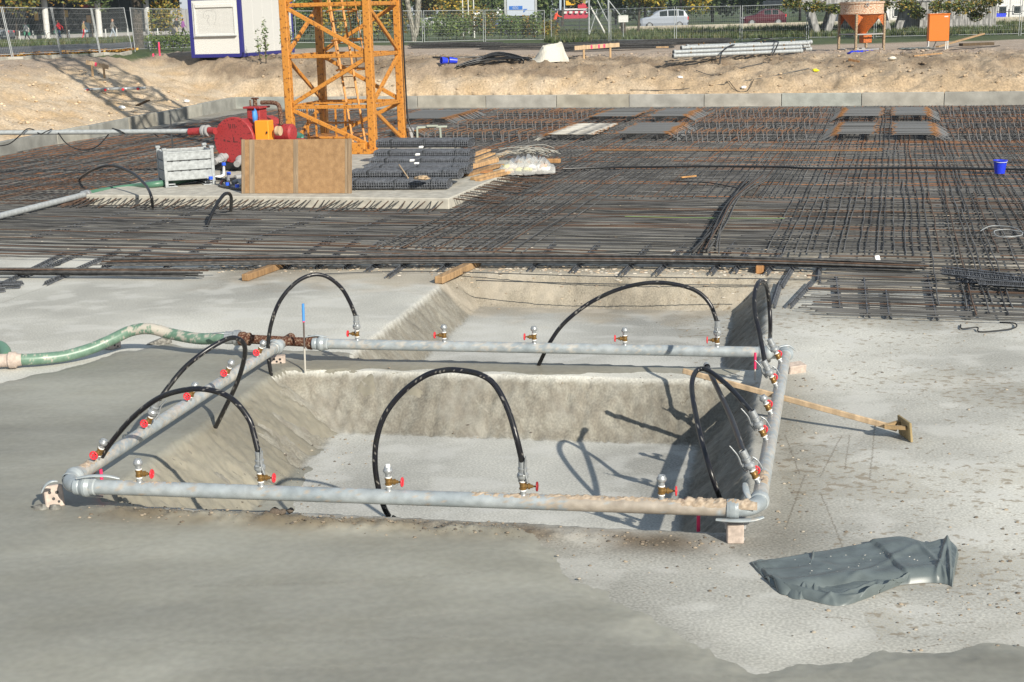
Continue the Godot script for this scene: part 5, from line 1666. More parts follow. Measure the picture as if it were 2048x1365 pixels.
	for k in cols: sk.face([pts[k], pts[k + 1], pts[k + 1] + Vector3(0, -pts[k + 1].y, -0.5), pts[k] + Vector3(0, -pts[k].y, -0.5)], Vector3(0, 0.5, -1))
	tag(obj("white_sack", sk, mats.sack, self, T(on(Vector3(1.752, 1.689, -58.000)))), "big crumpled off white sack beside the black hose heap", "sack")
	batter_board("timber batter board with three pink marks left of the pipe stack", on(Vector3(3.249, 1.660, -58.600)), on(Vector3(4.397, 1.660, -59.400)), 0.55, 0.48, [0.28, 0.56, 0.76])
	batter_board("weathered timber batter board on the sand below the left fence", on(Vector3(-16.099, 2.108, -55.600)), on(Vector3(-15.763, 2.100, -56.000)), 0.62, 0.25, [0.35])
	for q in [[Vector3(-16.222, 2.111, -66.000), 0.14, 0.05, "short pink topped stake left of the container"], [Vector3(-15.923, 2.104, -66.000), 0.58, 0.045, "tall pink stake by the low bush left of the container"]]:
		var b := MB.new()
		b.box(T(Vector3(0, q[1] / 2 - 0.1, 0)), Vector3(q[2] * 1.4, q[1] + 0.2, q[2] * 1.4), 0.006)
		tag(obj("stake", b, mats.pink, self, T(on(q[0]))), q[3], "stake")
	# pipe on the sand, left
	var lp := thing("wellpoint_pipe", "thin grey pipe with red fittings lying on the left sand bank", "pipe", on(Vector3(-14.917, 2.081, -52.500), 0.12), deg_to_rad(1.0))
	var m1 := MB.new()
	m1.tube(PackedVector3Array([Vector3(-1.62, 0, 0), Vector3(1.62, 0, 0)]), 0.055, 10)
	obj("tube", m1, mats.galv_plain, lp)
	for x in [-1.25, -0.5, 0.15, 0.8, 1.35]:
		var m := MB.new()
		m.lathe(along(Vector3(x, -0.02, 0.05), Vector3(0.2, -0.2, 1)), [Vector2(0.001, 0), Vector2(0.05, 0), Vector2(0.05, 0.04), Vector2(0.001, 0.05)], 8)
		obj("handwheel", m, mats.red_wheel, lp)
		var m3 := MB.new()
		m3.lathe(along(Vector3(x + 0.12, 0, 0.04), Vector3(0, 0.1, 1)), [Vector2(0.001, 0), Vector2(0.03, 0), Vector2(0.03, 0.05), Vector2(0.001, 0.05)], 8)
		obj("nipple", m3, mats.teflon, lp)
	# litter and clods
	for q in [[Vector3(11.649, 1.660, -53.400), Color(0.75, 0.68, 0.02), "yellow can lying on the bank below the silo", 0.09], [Vector3(14.650, 1.660, -53.900), Color(0.6, 0.57, 0.5), "pale stone on the bank below the silo's right leg", 0.11], [Vector3(8.869, 1.660, -52.900), Color(0.85, 0.85, 0.85), "scrap of white paper in the middle of the right bank", 0.08], [Vector3(6.696, 1.660, -54.400), Color(0.8, 0.8, 0.8), "white scrap on the bank under the left end of the pipe stack", 0.08], [Vector3(-13.417, 2.045, -49.500), Color(0.8, 0.82, 0.82), "white scrap on the shaded left sand bank", 0.1], [Vector3(-12.261, 2.018, -54.500), Color(0.85, 0.85, 0.85), "white scrap on the sand below the container", 0.08]]:
		var b := MB.new()
		b.col = q[1]
		b.blob(Vector3(0, 0.05, 0), Vector3(q[3] * 1.5, q[3] * 0.7, q[3]), rng, 6, 0.3)
		tag(obj("litter", b, mats.stuff_vc, self, T(on(q[0], 0.02))), q[2], "litter")
	var cl := []
	var cc := []
	for k in 5200:
		var p := Vector3(-14.887, 2.080, -60.000)
		if k % 3 == 0: p = Vector3(rng.randf_range(-21, -11.4), 0, rng.randf_range(-57, -36))
		else: p = Vector3(rng.randf_range(-11, 19), 0, 0); p.z = -55.04 + (p.x + 0.24) * 0.312 - rng.randf_range(0.3, 9.0)
		var dd := wall_d(p.x, p.z)
		if maxf(dd.x, dd.y) < 0.4: continue
		var sz := 0.012 + 0.05 * pow(rng.randf(), 7.0)
		cl.append(Transform3D(Basis.from_euler(Vector3(rng.randf() * 6, rng.randf() * 6, rng.randf() * 6)).scaled(Vector3(1.4, 0.9, 1.0) * sz), on(p, sz * 0.3)))
		cc.append(soil_color(p.x, p.z, 0) * rng.randf_range(0.5, 0.95))
	var cm := MB.new()
	cm.blob(Vector3.ZERO, Vector3.ONE, rng, 5, 0.3)
	multi("soil_clods", cm, mats.stuff_vc, cl, self, cc)
	cable("wire", "thin dark wire looping on the middle of the right bank", [on(Vector3(7.584, 1.660, -53.000), 0.03), on(Vector3(7.719, 1.660, -52.400), 0.03), on(Vector3(7.964, 1.660, -52.200), 0.03), on(Vector3(8.323, 1.660, -52.500), 0.03), on(Vector3(8.334, 1.660, -53.400), 0.03), on(Vector3(8.611, 1.660, -52.800), 0.03), on(Vector3(8.983, 1.660, -52.700), 0.03), on(Vector3(9.292, 1.660, -53.200), 0.03)], 0.014, mats.black, "wire", 3)
	cable("cable", "thin grey cable running along the right bank", [on(Vector3(4.735, 1.660, -54.000), 0.03), on(Vector3(6.203, 1.660, -53.600), 0.03), on(Vector3(8.053, 1.660, -53.400), 0.03), on(Vector3(9.945, 1.660, -53.500), 0.03), on(Vector3(11.510, 1.660, -53.800), 0.03)], 0.014, mats.dark_metal)
	cable("cable", "thin cable sagging below the galvanised pipe stack", [on(Vector3(7.368, 1.660, -55.000), 0.04), on(Vector3(8.042, 1.660, -54.600), 0.03), on(Vector3(9.208, 1.660, -54.700), 0.03), on(Vector3(10.297, 1.660, -55.400), 0.04)], 0.014, mats.dark_metal)

# ---------------------------------------------------------------- reinforcement
var bar_v: Array = []
func make_bars() -> void:
	for i in 5:
		var b := MB.new()
		var p := PackedVector3Array()
		var ph := rng.randf() * 6
		for k in 15:
			var x := -0.5 + k / 14.0
			p.append(Vector3(x, sin(x * 21 + ph) * 0.006, sin(x * 9 + ph) * 0.009 * (i % 3) + sin(x * 23 + ph * 2) * 0.007))
		b.tube(p, 0.0098, 5)
		bar_v.append(b.mesh())

func bar_xf(a: Vector3, c: Vector3) -> Transform3D:
	var x := (c - a)
	var z := x.normalized().cross(Vector3.UP).normalized()
	return Transform3D(Basis(x, z.cross(x.normalized()), z), (a + c) / 2)

func bent_bundle(label: String, u0: float, u1: float, w0: float, w1: float, side: int, pale := false) -> void:
	var o := thing("bent_bar_bundle", label, "bar bundle", rw((u0 + u1) / 2, (w0 + w1) / 2), -deg_to_rad(RA), "bundles of bent bars lying on the mat")
	var hw := (u1 - u0) / 2
	var b := MB.new()
	b.tint = func(p: Vector3, _n: Vector3) -> Color:
		var e := absf(p.x - side * hw)
		var f := minf(e, absf(p.x + side * hw) * 2.5)
		var base := Color(0.55, 0.53, 0.48) if pale and n_b.get_noise_2d(p.x * 2.0, p.z * 5.0) > -0.1 else Color(0.14, 0.142, 0.148)
		return mixc(Color(0.25, 0.12, 0.045), base, smoothstep(0.05, 0.11, f))
	b.tube(spline([Vector3(-side * hw, 0.25, 0), Vector3(0, 0.255, 0), Vector3(side * (hw - 0.05), 0.25, 0), Vector3(side * (hw + 0.02), 0.23, 0), Vector3(side * (hw + 0.34), 0.06, 0)], 5), 0.014, 5)
	var m := b.mesh()
	var n := int((w1 - w0) / 0.085)
	for i in n:
		var z := lerpf(-(w1 - w0) / 2, (w1 - w0) / 2, (i + 0.5) / n)
		obj("bent_bar", m, mats.bar_vc, o, Transform3D(Basis(Vector3.UP, rng.randf_range(-0.012, 0.012)), Vector3(rng.randf_range(-0.07, 0.07), rng.randf_range(-0.02, 0.02), z)))
	for x in [-hw * 0.6, hw * 0.6]:
		var q := MB.new()
		q.box(T(Vector3(x, 0.16, 0)), Vector3(0.04, 0.12, (w1 - w0) * 0.96))
		obj("support", q, mats.steel_dark, o)

func stirrup_row(label: String, u0: float, u1: float, w: float) -> void:
	var o := thing("stirrup_row", label, "stirrups", rw((u0 + u1) / 2, w), -deg_to_rad(RA), "rows of upright stirrups in the mat")
	var b := MB.new()
	b.tint = func(p: Vector3, _n: Vector3) -> Color: return Color(0.20, 0.11, 0.06) if p.y > 0.3 else Color(0.135, 0.135, 0.14)
	b.tube(spline([Vector3(0.05, 0.05, 0.62), Vector3(0, 0.30, 0.5), Vector3(0, 0.33, 0.44), Vector3(0, 0.34, 0), Vector3(0, 0.33, -0.44), Vector3(0, 0.30, -0.5), Vector3(-0.05, 0.05, -0.62)], 3), 0.0135, 5)
	var m := b.mesh()
	var n := int((u1 - u0) / 0.17)
	for i in n: obj("stirrup", m, mats.bar_vc, o, Transform3D(Basis(Vector3.UP, rng.randf_range(-0.12, 0.12)), Vector3(lerpf(u0, u1, (i + 0.5) / n) - (u0 + u1) / 2 + rng.randf_range(-0.03, 0.03), rng.randf_range(-0.02, 0.02), rng.randf_range(-0.06, 0.06))))
	for z in [-0.42, 0.42]:
		var q := MB.new()
		q.tube(PackedVector3Array([Vector3((u0 - u1) / 2, 0.2, z), Vector3((u1 - u0) / 2, 0.2, z)]), 0.012, 5)
		obj("tie_bar", q, mats.steel_dark, o)

var strip_m: ArrayMesh
func spacer_strip(a: Vector3, b: Vector3, label: String, group := "steel spacer strips under the mats") -> void:
	if strip_m == null:
		var s := MB.new()
		for q in [Vector3(0, 0.06, 0), Vector3(0, 0.012, 0.034), Vector3(0, 0.012, -0.034)]: s.tube(PackedVector3Array([q + Vector3(-1, 0, 0), q + Vector3(1, 0, 0)]), 0.0085, 4)
		for i in 34:
			var x := -1 + (i + 0.5) / 17.0
			for z in [-0.034, 0.034]: s.tube(PackedVector3Array([Vector3(x - 0.022, 0.012, z), Vector3(x, 0.06, z * 0.2), Vector3(x + 0.022, 0.012, z)]), 0.006, 4, false)
		strip_m = s.mesh()
	var x := (b - a) / 2
	var z := x.normalized().cross(Vector3.UP).normalized()
	tag(obj("spacer_strip", strip_m, mats.mesh_steel, self, Transform3D(Basis(x, z.cross(x.normalized()), z), (a + b) / 2)), label, "spacer strip", group)

func build_mats() -> void:
	make_bars()
	var cr := thing("rebar_mat", "dark steel bars lying across the pit floor, side by side", "rebar mat", rw(-8, 30))
	var lo := thing("rebar_mat", "dark steel bars running away towards the far wall on top of the cross bars", "rebar mat", rw(-6, 30))
	var ms := [mats.steel_bar, mats.steel_bar, mats.steel_dark, mats.rust_bar, mats.steel_bar, mats.steel_dark]
	var cols := [Color(1, 1, 1), Color(0.75, 0.75, 0.78), Color(2.2, 1.0, 0.45), Color(1.25, 1.25, 1.25)]
	var list := []
	var w := 16.45
	while w < 51.4:
		var segs := []
		var ul := -24.0 if w > 25.0 else -17.5
		if w < 18.9: segs.append([-0.8 + rng.randf_range(-0.25, 0.2), 9.0])
		elif w < 20.65:
			segs.append([ul, -11.0 + (w - 18.9) / 0.17])
			segs.append([-0.8, 9.0])
		elif w > 24.7 and w < 31.9:
			segs.append([ul, -15.75]); segs.append([-7.9, 9.0])
		elif w >= 31.9 and w < 37.2:
			segs.append([ul, -15.75]); segs.append([-11.2, 9.0])
		else: segs.append([ul, 9.0])
		for s in segs:
			var u: float = s[0]
			while u < s[1] - 0.3:
				var e := minf(u + rng.randf_range(6.0, 12.0), s[1])
				list.append([w + rng.randf_range(-0.04, 0.04), u, e, w])
				u = e - 0.4 if e < s[1] else e
		w += (0.095 if w < 19.4 else 0.115 if w < 26.5 else 0.115 if w < 32 else 0.19) * rng.randf_range(0.7, 1.3)
	var xs := []
	var xc := []
	for i in list.size():
		var q: Array = list[i]
		var x := bar_xf(rw(q[1], q[0] + rng.randf_range(-0.05, 0.05), 0.062), rw(q[2], q[0] + rng.randf_range(-0.05, 0.05), 0.062 + rng.randf_range(0, 0.012)))
		if i < 300: obj("cross_bar", bar_v[i % 5], ms[rng.randi() % 6], cr, Transform3D(x.basis, x.origin - cr.position))
		else: xs.append(Transform3D(x.basis, x.origin - cr.position)); xc.append(cols[rng.randi() % 4])
	multi("distant_bars", bar_v[1], mats.steel_bar, xs, cr, xc)
	list = []
	var u := -24.0
	while u < 8.5:
		var w0 := 37.4
		if u > -11.2: w0 = 32.0
		if u < -15.8: w0 = 25.0 + rng.randf_range(-0.4, 0.4)
		elif u > -7.8 and u < -5.2: w0 = 20.2 + rng.randf_range(-0.15, 0.15)
		elif u >= -5.2 and u < -1.75: w0 = 26.5 + rng.randf_range(-0.3, 0.3)
		elif u >= -1.75 and u < 0.4: w0 = 20.6 + rng.randf_range(-0.3, 0.2)
		elif u >= 0.4: w0 = 17.0 + rng.randf_range(-0.5, 0.3) if int(u * 20) % 2 == 0 else 20.8
		var ww := w0
		while ww < 51.0:
			var e := minf(ww + rng.randf_range(5.5, 11.0), 51.2)
			list.append([w0, u + rng.randf_range(-0.03, 0.03), ww, e])
			ww = e - 0.4 if e < 51.0 else e
		u += (0.128 if u > -8 else 0.18) * rng.randf_range(0.75, 1.25)
	list.sort_custom(func(a, b): return a[2] < b[2])
	xs = []; xc = []
	for i in list.size():
		var q: Array = list[i]
		var x := bar_xf(rw(q[1] + rng.randf_range(-0.03, 0.03), q[2], 0.088), rw(q[1] + rng.randf_range(-0.03, 0.03), q[3], 0.088 + rng.randf_range(0, 0.01)))
		if i < 300: obj("long_bar", bar_v[i % 5], ms[rng.randi() % 6], lo, Transform3D(x.basis, x.origin - lo.position))
		else: xs.append(Transform3D(x.basis, x.origin - lo.position)); xc.append(cols[rng.randi() % 4])
	multi("distant_bars", bar_v[2], mats.steel_bar, xs, lo, xc)

	bent_bundle("bent bar bundle furthest left, right of the crane tower", -16.3, -14.2, 44.2, 48.0, 1)
	bent_bundle("rear bent bar bundle left of the centre gap, bent ends hidden", -9.4, -7.95, 44.6, 48.0, -1)
	bent_bundle("rear bent bar bundle with a pale bent right end near the centre", -7.55, -6.35, 44.6, 48.0, 1)
	bent_bundle("front bent bar bundle with a wide bent right end near the centre", -7.4, -5.95, 38.4, 42.0, 1)
	bent_bundle("bent bar bundle splashed with pale cement right of the timber pile", -9.3, -7.95, 38.2, 41.8, -1, true)
	bent_bundle("rear left bundle of the four bent bar bundles on the right", -1.5, -0.3, 44.6, 48.0, -1)
	bent_bundle("rear right bundle of the four bent bar bundles on the right", 0.0, 1.05, 44.6, 48.0, 1)
	bent_bundle("front left bundle of the four bent bar bundles on the right", -1.42, -0.4, 38.2, 42.0, -1)
	bent_bundle("front right bundle of the four bent bar bundles on the right", 0.05, 1.1, 38.2, 42.0, 1)
	bent_bundle("small bent bar bundle beside the crane tower's right leg", -14.6, -13.6, 39.5, 41.5, 1)
	for q in [["left", -13.0, -9.7], ["middle", -5.7, -2.2], ["right", 1.6, 6.5]]:
		for k in 3:
			stirrup_row("%s upright stirrups in the %s group on the mat" % [["furthest row of", "middle row of", "nearest row of"][k], q[0]], q[1], q[2], [46.6, 42.3, 38.6][k])

	# spacer strips whose ends stick out in front of the mats
	var e := [[Vector3(-7.193, 0.000, -19.419), Vector3(-7.100, 0.000, -22.117)], [Vector3(-7.076, 0.000, -20.127), Vector3(-6.743, 0.000, -22.546)], [Vector3(-6.568, 0.000, -19.446), Vector3(-6.251, 0.000, -22.228)], [Vector3(-6.113, 0.000, -20.725), Vector3(-5.683, 0.000, -22.882)], [Vector3(-5.143, -0.000, -20.588), Vector3(-4.852, 0.000, -23.270)], [Vector3(-3.302, 0.000, -20.245), Vector3(-2.971, 0.000, -22.970)], [Vector3(-2.838, 0.000, -20.180), Vector3(-2.466, 0.000, -22.889)], [Vector3(-2.407, -0.000, -20.119), Vector3(-2.047, 0.000, -22.822)], [Vector3(-2.066, 0.000, -19.830), Vector3(-1.622, 0.000, -22.002)], [Vector3(-1.723, 0.000, -19.318), Vector3(-1.222, 0.000, -21.940)], [Vector3(-1.004, 0.000, -19.721), Vector3(-0.479, 0.000, -22.572)], [Vector3(0.280, -0.000, -19.542), Vector3(0.718, 0.000, -21.882)], [Vector3(0.873, 0.000, -19.342), Vector3(1.422, 0.000, -21.772)], [Vector3(1.555, 0.000, -19.095), Vector3(2.172, 0.000, -21.415)], [Vector3(2.013, 0.000, -19.032), Vector3(2.704, 0.000, -21.333)], [Vector3(2.758, 0.000, -18.929), Vector3(3.494, 0.000, -21.448)], [Vector3(3.085, 0.000, -18.997), Vector3(3.642, 0.000, -20.956)], [Vector3(3.496, 0.000, -18.827), Vector3(4.157, 0.000, -20.877)], [Vector3(4.064, 0.000, -18.172), Vector3(4.483, 0.000, -19.953)], [Vector3(3.522, 0.000, -17.900), Vector3(4.080, 0.000, -19.681)], [Vector3(3.380, 0.000, -16.654), Vector3(3.960, 0.000, -18.116)], [Vector3(3.183, 0.000, -16.678), Vector3(3.561, 0.000, -18.170)], [Vector3(3.937, -0.000, -16.383), Vector3(4.359, -0.000, -18.416)], [Vector3(4.174, 0.000, -16.017), Vector3(4.679, -0.000, -18.195)], [Vector3(4.397, 0.000, -15.908), Vector3(4.744, 0.000, -17.345)], [Vector3(4.910, 0.000, -15.794), Vector3(5.538, 0.000, -18.256)], [Vector3(5.278, 0.000, -15.804), Vector3(6.110, 0.000, -18.178)], [Vector3(-7.383, 0.000, -19.555), Vector3(-6.875, 0.020, -19.421)], [Vector3(-7.273, 0.000, -19.247), Vector3(-6.872, 0.000, -19.303)], [Vector3(-7.283, 0.000, -18.893), Vector3(-7.001, 0.000, -19.068)]]
	var od := ["first", "second", "third", "fourth", "fifth", "sixth", "seventh", "eighth", "ninth", "tenth", "eleventh", "twelfth", "thirteenth", "fourteenth"]
	for i in e.size():
		var lab: String = "steel spacer strip poking out under the long bar bundle, %s from the left" % od[clampi(i - 5, 0, 13)]
		if i < 5: lab = "toothed steel spacer strip on the pale slab, %s from the left edge" % od[i]
		elif i >= 19 and i <= 21: lab = "loose steel spacer strip right of the rear sump, %s of three from behind" % od[i - 19]
		elif i >= 22 and i <= 26: lab = "steel spacer strip under the front edge of the right mat, %s from the left" % od[i - 22]
		elif i >= 27: lab = "short toothed spacer strip crosswise at the left picture edge, %s from behind" % od[i - 27]
		spacer_strip(e[i][0], e[i][1], lab, ["strips under the bundle", "strips at the left", "strips on the slab", "strips under the right mat", "crosswise strips"][0 if i >= 5 and i < 19 else 1 if i < 5 else 2 if i <= 21 else 3 if i <= 26 else 4])
	for i in 7:
		var x := rw(-14.2 + i * 1.35, 20.8, 0.0)
		spacer_strip(x, rw(-14.2 + i * 1.35 + 0.1, 24.6, 0), "dark spacer strip under the bars before the crane pad, %s from the left" % od[i], "strips under the cross bars")
	for i in 9:
		spacer_strip(Vector3(5.588, 0.090, -17.366) + Vector3(rng.randf_range(-0.1, 0.5), 0.012 * i, rng.randf_range(-0.7, 0.35)), Vector3(6.446, 0.100, -16.783) + Vector3(rng.randf_range(-0.1, 0.6), 0.012 * i, rng.randf_range(-0.7, 0.5)), "grey spacer strip in the loose pile on the mat at the right edge", "strips in the pile at the right edge")

	# bundles of straight bars in front
	var names := ["long bundle of dark straight bars resting on three timbers", "bundle of dark straight bars lying at the left edge in front of the mat", "slanting bundle of bars lying on the mat right of the centre"]
	var paths := [[Vector3(-5.885, 0.100, -20.473), Vector3(-3.374, 0.100, -20.279), Vector3(-0.144, 0.100, -19.934), Vector3(3.015, 0.100, -19.352), Vector3(5.415, 0.100, -18.540)], [Vector3(-8.162, 0.060, -20.314), Vector3(-6.296, 0.060, -19.975), Vector3(-4.415, 0.060, -19.636)], [Vector3(2.847, 0.120, -20.054), Vector3(3.435, 0.140, -22.614), Vector3(4.119, 0.140, -25.461), Vector3(5.172, 0.120, -28.869)]]
	for k in 3:
		var o := thing("straight_bar_bundle", names[k], "bar bundle", paths[k][0])
		for i in [18, 9, 12][k]:
			var b := MB.new()
			var pp := []
			var off := rng.randf_range(-0.15, 0.15) * (1.4 if k == 0 else 0.7)
			var sl := rng.randf_range(-0.12, 0.12)
			for n in paths[k].size():
				var p: Vector3 = paths[k][n] - paths[k][0]
				var side := Vector3(0, 0, 1) if k < 2 else Vector3(1, 0, 0.3)
				pp.append(p + side * (off + sl * (float(n) / paths[k].size() - 0.5)) + Vector3(rng.randf_range(-0.25, 0.25) if n == 0 or n == paths[k].size() - 1 else 0.0, 0.024 * (i % 4), 0))
			b.tube(spline(pp, 5), 0.0125, 6)
			obj("bar", b, [mats.steel_bar, mats.steel_dark, mats.steel_bar, mats.rust_bar, mats.steel_bar][i % 5 if k > 0 or i % 3 == 0 else i % 3], o)
	plank("timber", "left squared timber under the long bar bundle", "timber", Vector3(-3.741, 0.050, -19.404), Vector3(-3.331, 0.050, -20.555), 0.11, 0.1, Color(0.8, 0.72, 0.62), "timbers under the long bar bundle")
	plank("timber", "middle pale squared timber under the long bar bundle", "timber", Vector3(-0.984, 0.050, -18.842), Vector3(-0.476, 0.050, -20.225), 0.13, 0.1, Color(0.95, 0.92, 0.85), "timbers under the long bar bundle")
	plank("timber", "right timber end showing under the long bar bundle", "timber", Vector3(3.434, 0.050, -18.981), Vector3(3.600, 0.050, -19.713), 0.11, 0.11, Color(1.05, 0.8, 0.55), "timbers under the long bar bundle")
	plank("batten", "long rusty brown batten lying across the mat behind the centre", "batten", Vector3(2.179, 0.120, -35.908), Vector3(9.074, 0.120, -33.961), 0.06, 0.03, Color(0.7, 0.55, 0.42))
	plank("timber_offcut", "little yellow piece of wood lying on the mat", "offcut", Vector3(3.646, 0.120, -29.475), Vector3(3.989, 0.120, -29.676), 0.06, 0.03, Color(1.3, 1.05, 0.7))
	cable("site_cable", "long black cable crossing the mat from the timber pile to the right edge", [Vector3(1.232, 0.140, -31.494), Vector3(2.311, 0.130, -31.646), Vector3(4.307, 0.130, -31.385), Vector3(6.002, 0.130, -30.883), Vector3(6.622, 0.130, -30.434), Vector3(8.435, 0.130, -30.111), Vector3(11.265, 0.130, -29.066)], 0.026, mats.rubber)
	cable("site_cable", "thin black cable curving left from the slanting bar bundle", [Vector3(3.349, 0.120, -28.911), Vector3(4.103, 0.120, -28.402), Vector3(4.554, 0.120, -27.317)], 0.012, mats.rubber)
	cable("marking_string", "lime green string across the bars below the slanting bundle", [Vector3(2.003, 0.120, -23.984), Vector3(3.242, 0.120, -23.584), Vector3(4.625, 0.120, -23.281)], 0.004, mt("lime", lin(0.22, 0.36, 0.1), 0.7), "string")
	cable("tie_wire", "pale tangled wire lying on the mat at the right edge", [Vector3(7.284, 0.130, -21.397), Vector3(7.597, 0.140, -21.796), Vector3(7.861, 0.140, -21.542), Vector3(7.732, 0.140, -20.861), Vector3(7.369, 0.130, -20.790), Vector3(7.446, 0.150, -21.240), Vector3(7.697, 0.150, -21.299), Vector3(7.895, 0.130, -20.996)], 0.007, mats.galv_plain, "wire")
	cable("tie_wire", "dark bent wire lying on the slab in front of the right mat", [Vector3(5.110, 0.010, -15.513), Vector3(5.048, 0.020, -15.269), Vector3(5.220, 0.030, -15.281), Vector3(5.204, 0.010, -15.144), Vector3(5.489, 0.020, -15.168), Vector3(5.635, 0.030, -15.233), Vector3(5.710, 0.020, -15.476), Vector3(5.580, 0.010, -15.589)], 0.008, mats.black, "wire")
	cable("tie_wire", "upper thin wire stretched along the rear edge of the back sump", [Vector3(-2.649, 0.020, -19.724), Vector3(-1.215, 0.030, -19.666), Vector3(1.229, 0.040, -18.888), Vector3(4.006, 0.020, -18.395)], 0.007, mats.dark_metal, "wire")
	cable("tie_wire", "lower thin wire hanging on the rear slope of the back sump", [Vector3(-0.474, 0.020, -18.930), Vector3(1.190, 0.050, -18.297), Vector3(3.333, 0.030, -18.010)], 0.007, mats.dark_metal, "wire")
	cable("tie_wire", "curl of dark wire on the pale slab at the left", [Vector3(-7.118, 0.020, -21.274), Vector3(-6.958, 0.020, -21.033), Vector3(-6.861, 0.030, -21.093), Vector3(-6.921, 0.020, -21.334)], 0.008, mats.black, "wire")
	var tg := MB.new()
	tg.box(T(Vector3(0, 0.04, 0), 0.3, -0.5), Vector3(0.07, 0.1, 0.006), 0.002)
	tag(obj("paper_tag", tg, mats.teflon, self, T(Vector3(5.060, 0.130, -18.964))), "white paper tag on the right end of the long bar bundle", "tag")
	var bu := thing("bucket", "bright blue plastic bucket standing on the mat at the right", "bucket", Vector3(10.180, 0.100, -28.930))
	var bb := MB.new()
	bb.lathe(T(Vector3.ZERO), [Vector2(0.001, 0.004), Vector2(0.1, 0), Vector2(0.135, 0.26), Vector2(0.15, 0.26), Vector2(0.15, 0.275), Vector2(0.13, 0.275), Vector2(0.095, 0.015), Vector2(0.001, 0.015)], 20)
	obj("shell", bb, mats.blue_plastic, bu)
	var bh := MB.new()
	bh.tube(spline([Vector3(-0.14, 0.26, 0), Vector3(-0.08, 0.24, 0.13), Vector3(0.08, 0.24, 0.13), Vector3(0.14, 0.26, 0)], 5), 0.005, 5)
	obj("handle", bh, mats.teflon, bu)
	# far row of starter bars behind the crane
	var sr := thing("starter_bar_row", "row of thin upright bars against the far wall behind the crane", "starter bars", Vector3(-7.934, 0.000, -54.500))
	for i in 15:
		var b := MB.new()
		b.tube(PackedVector3Array([Vector3(-0.5 + i * 0.075, 0, 0), Vector3(-0.5 + i * 0.075 + rng.randf_range(-0.01, 0.01), 0.62 + rng.randf() * 0.1, 0)]), 0.011, 5)
		obj("bar", b, mats.galv_plain, sr)

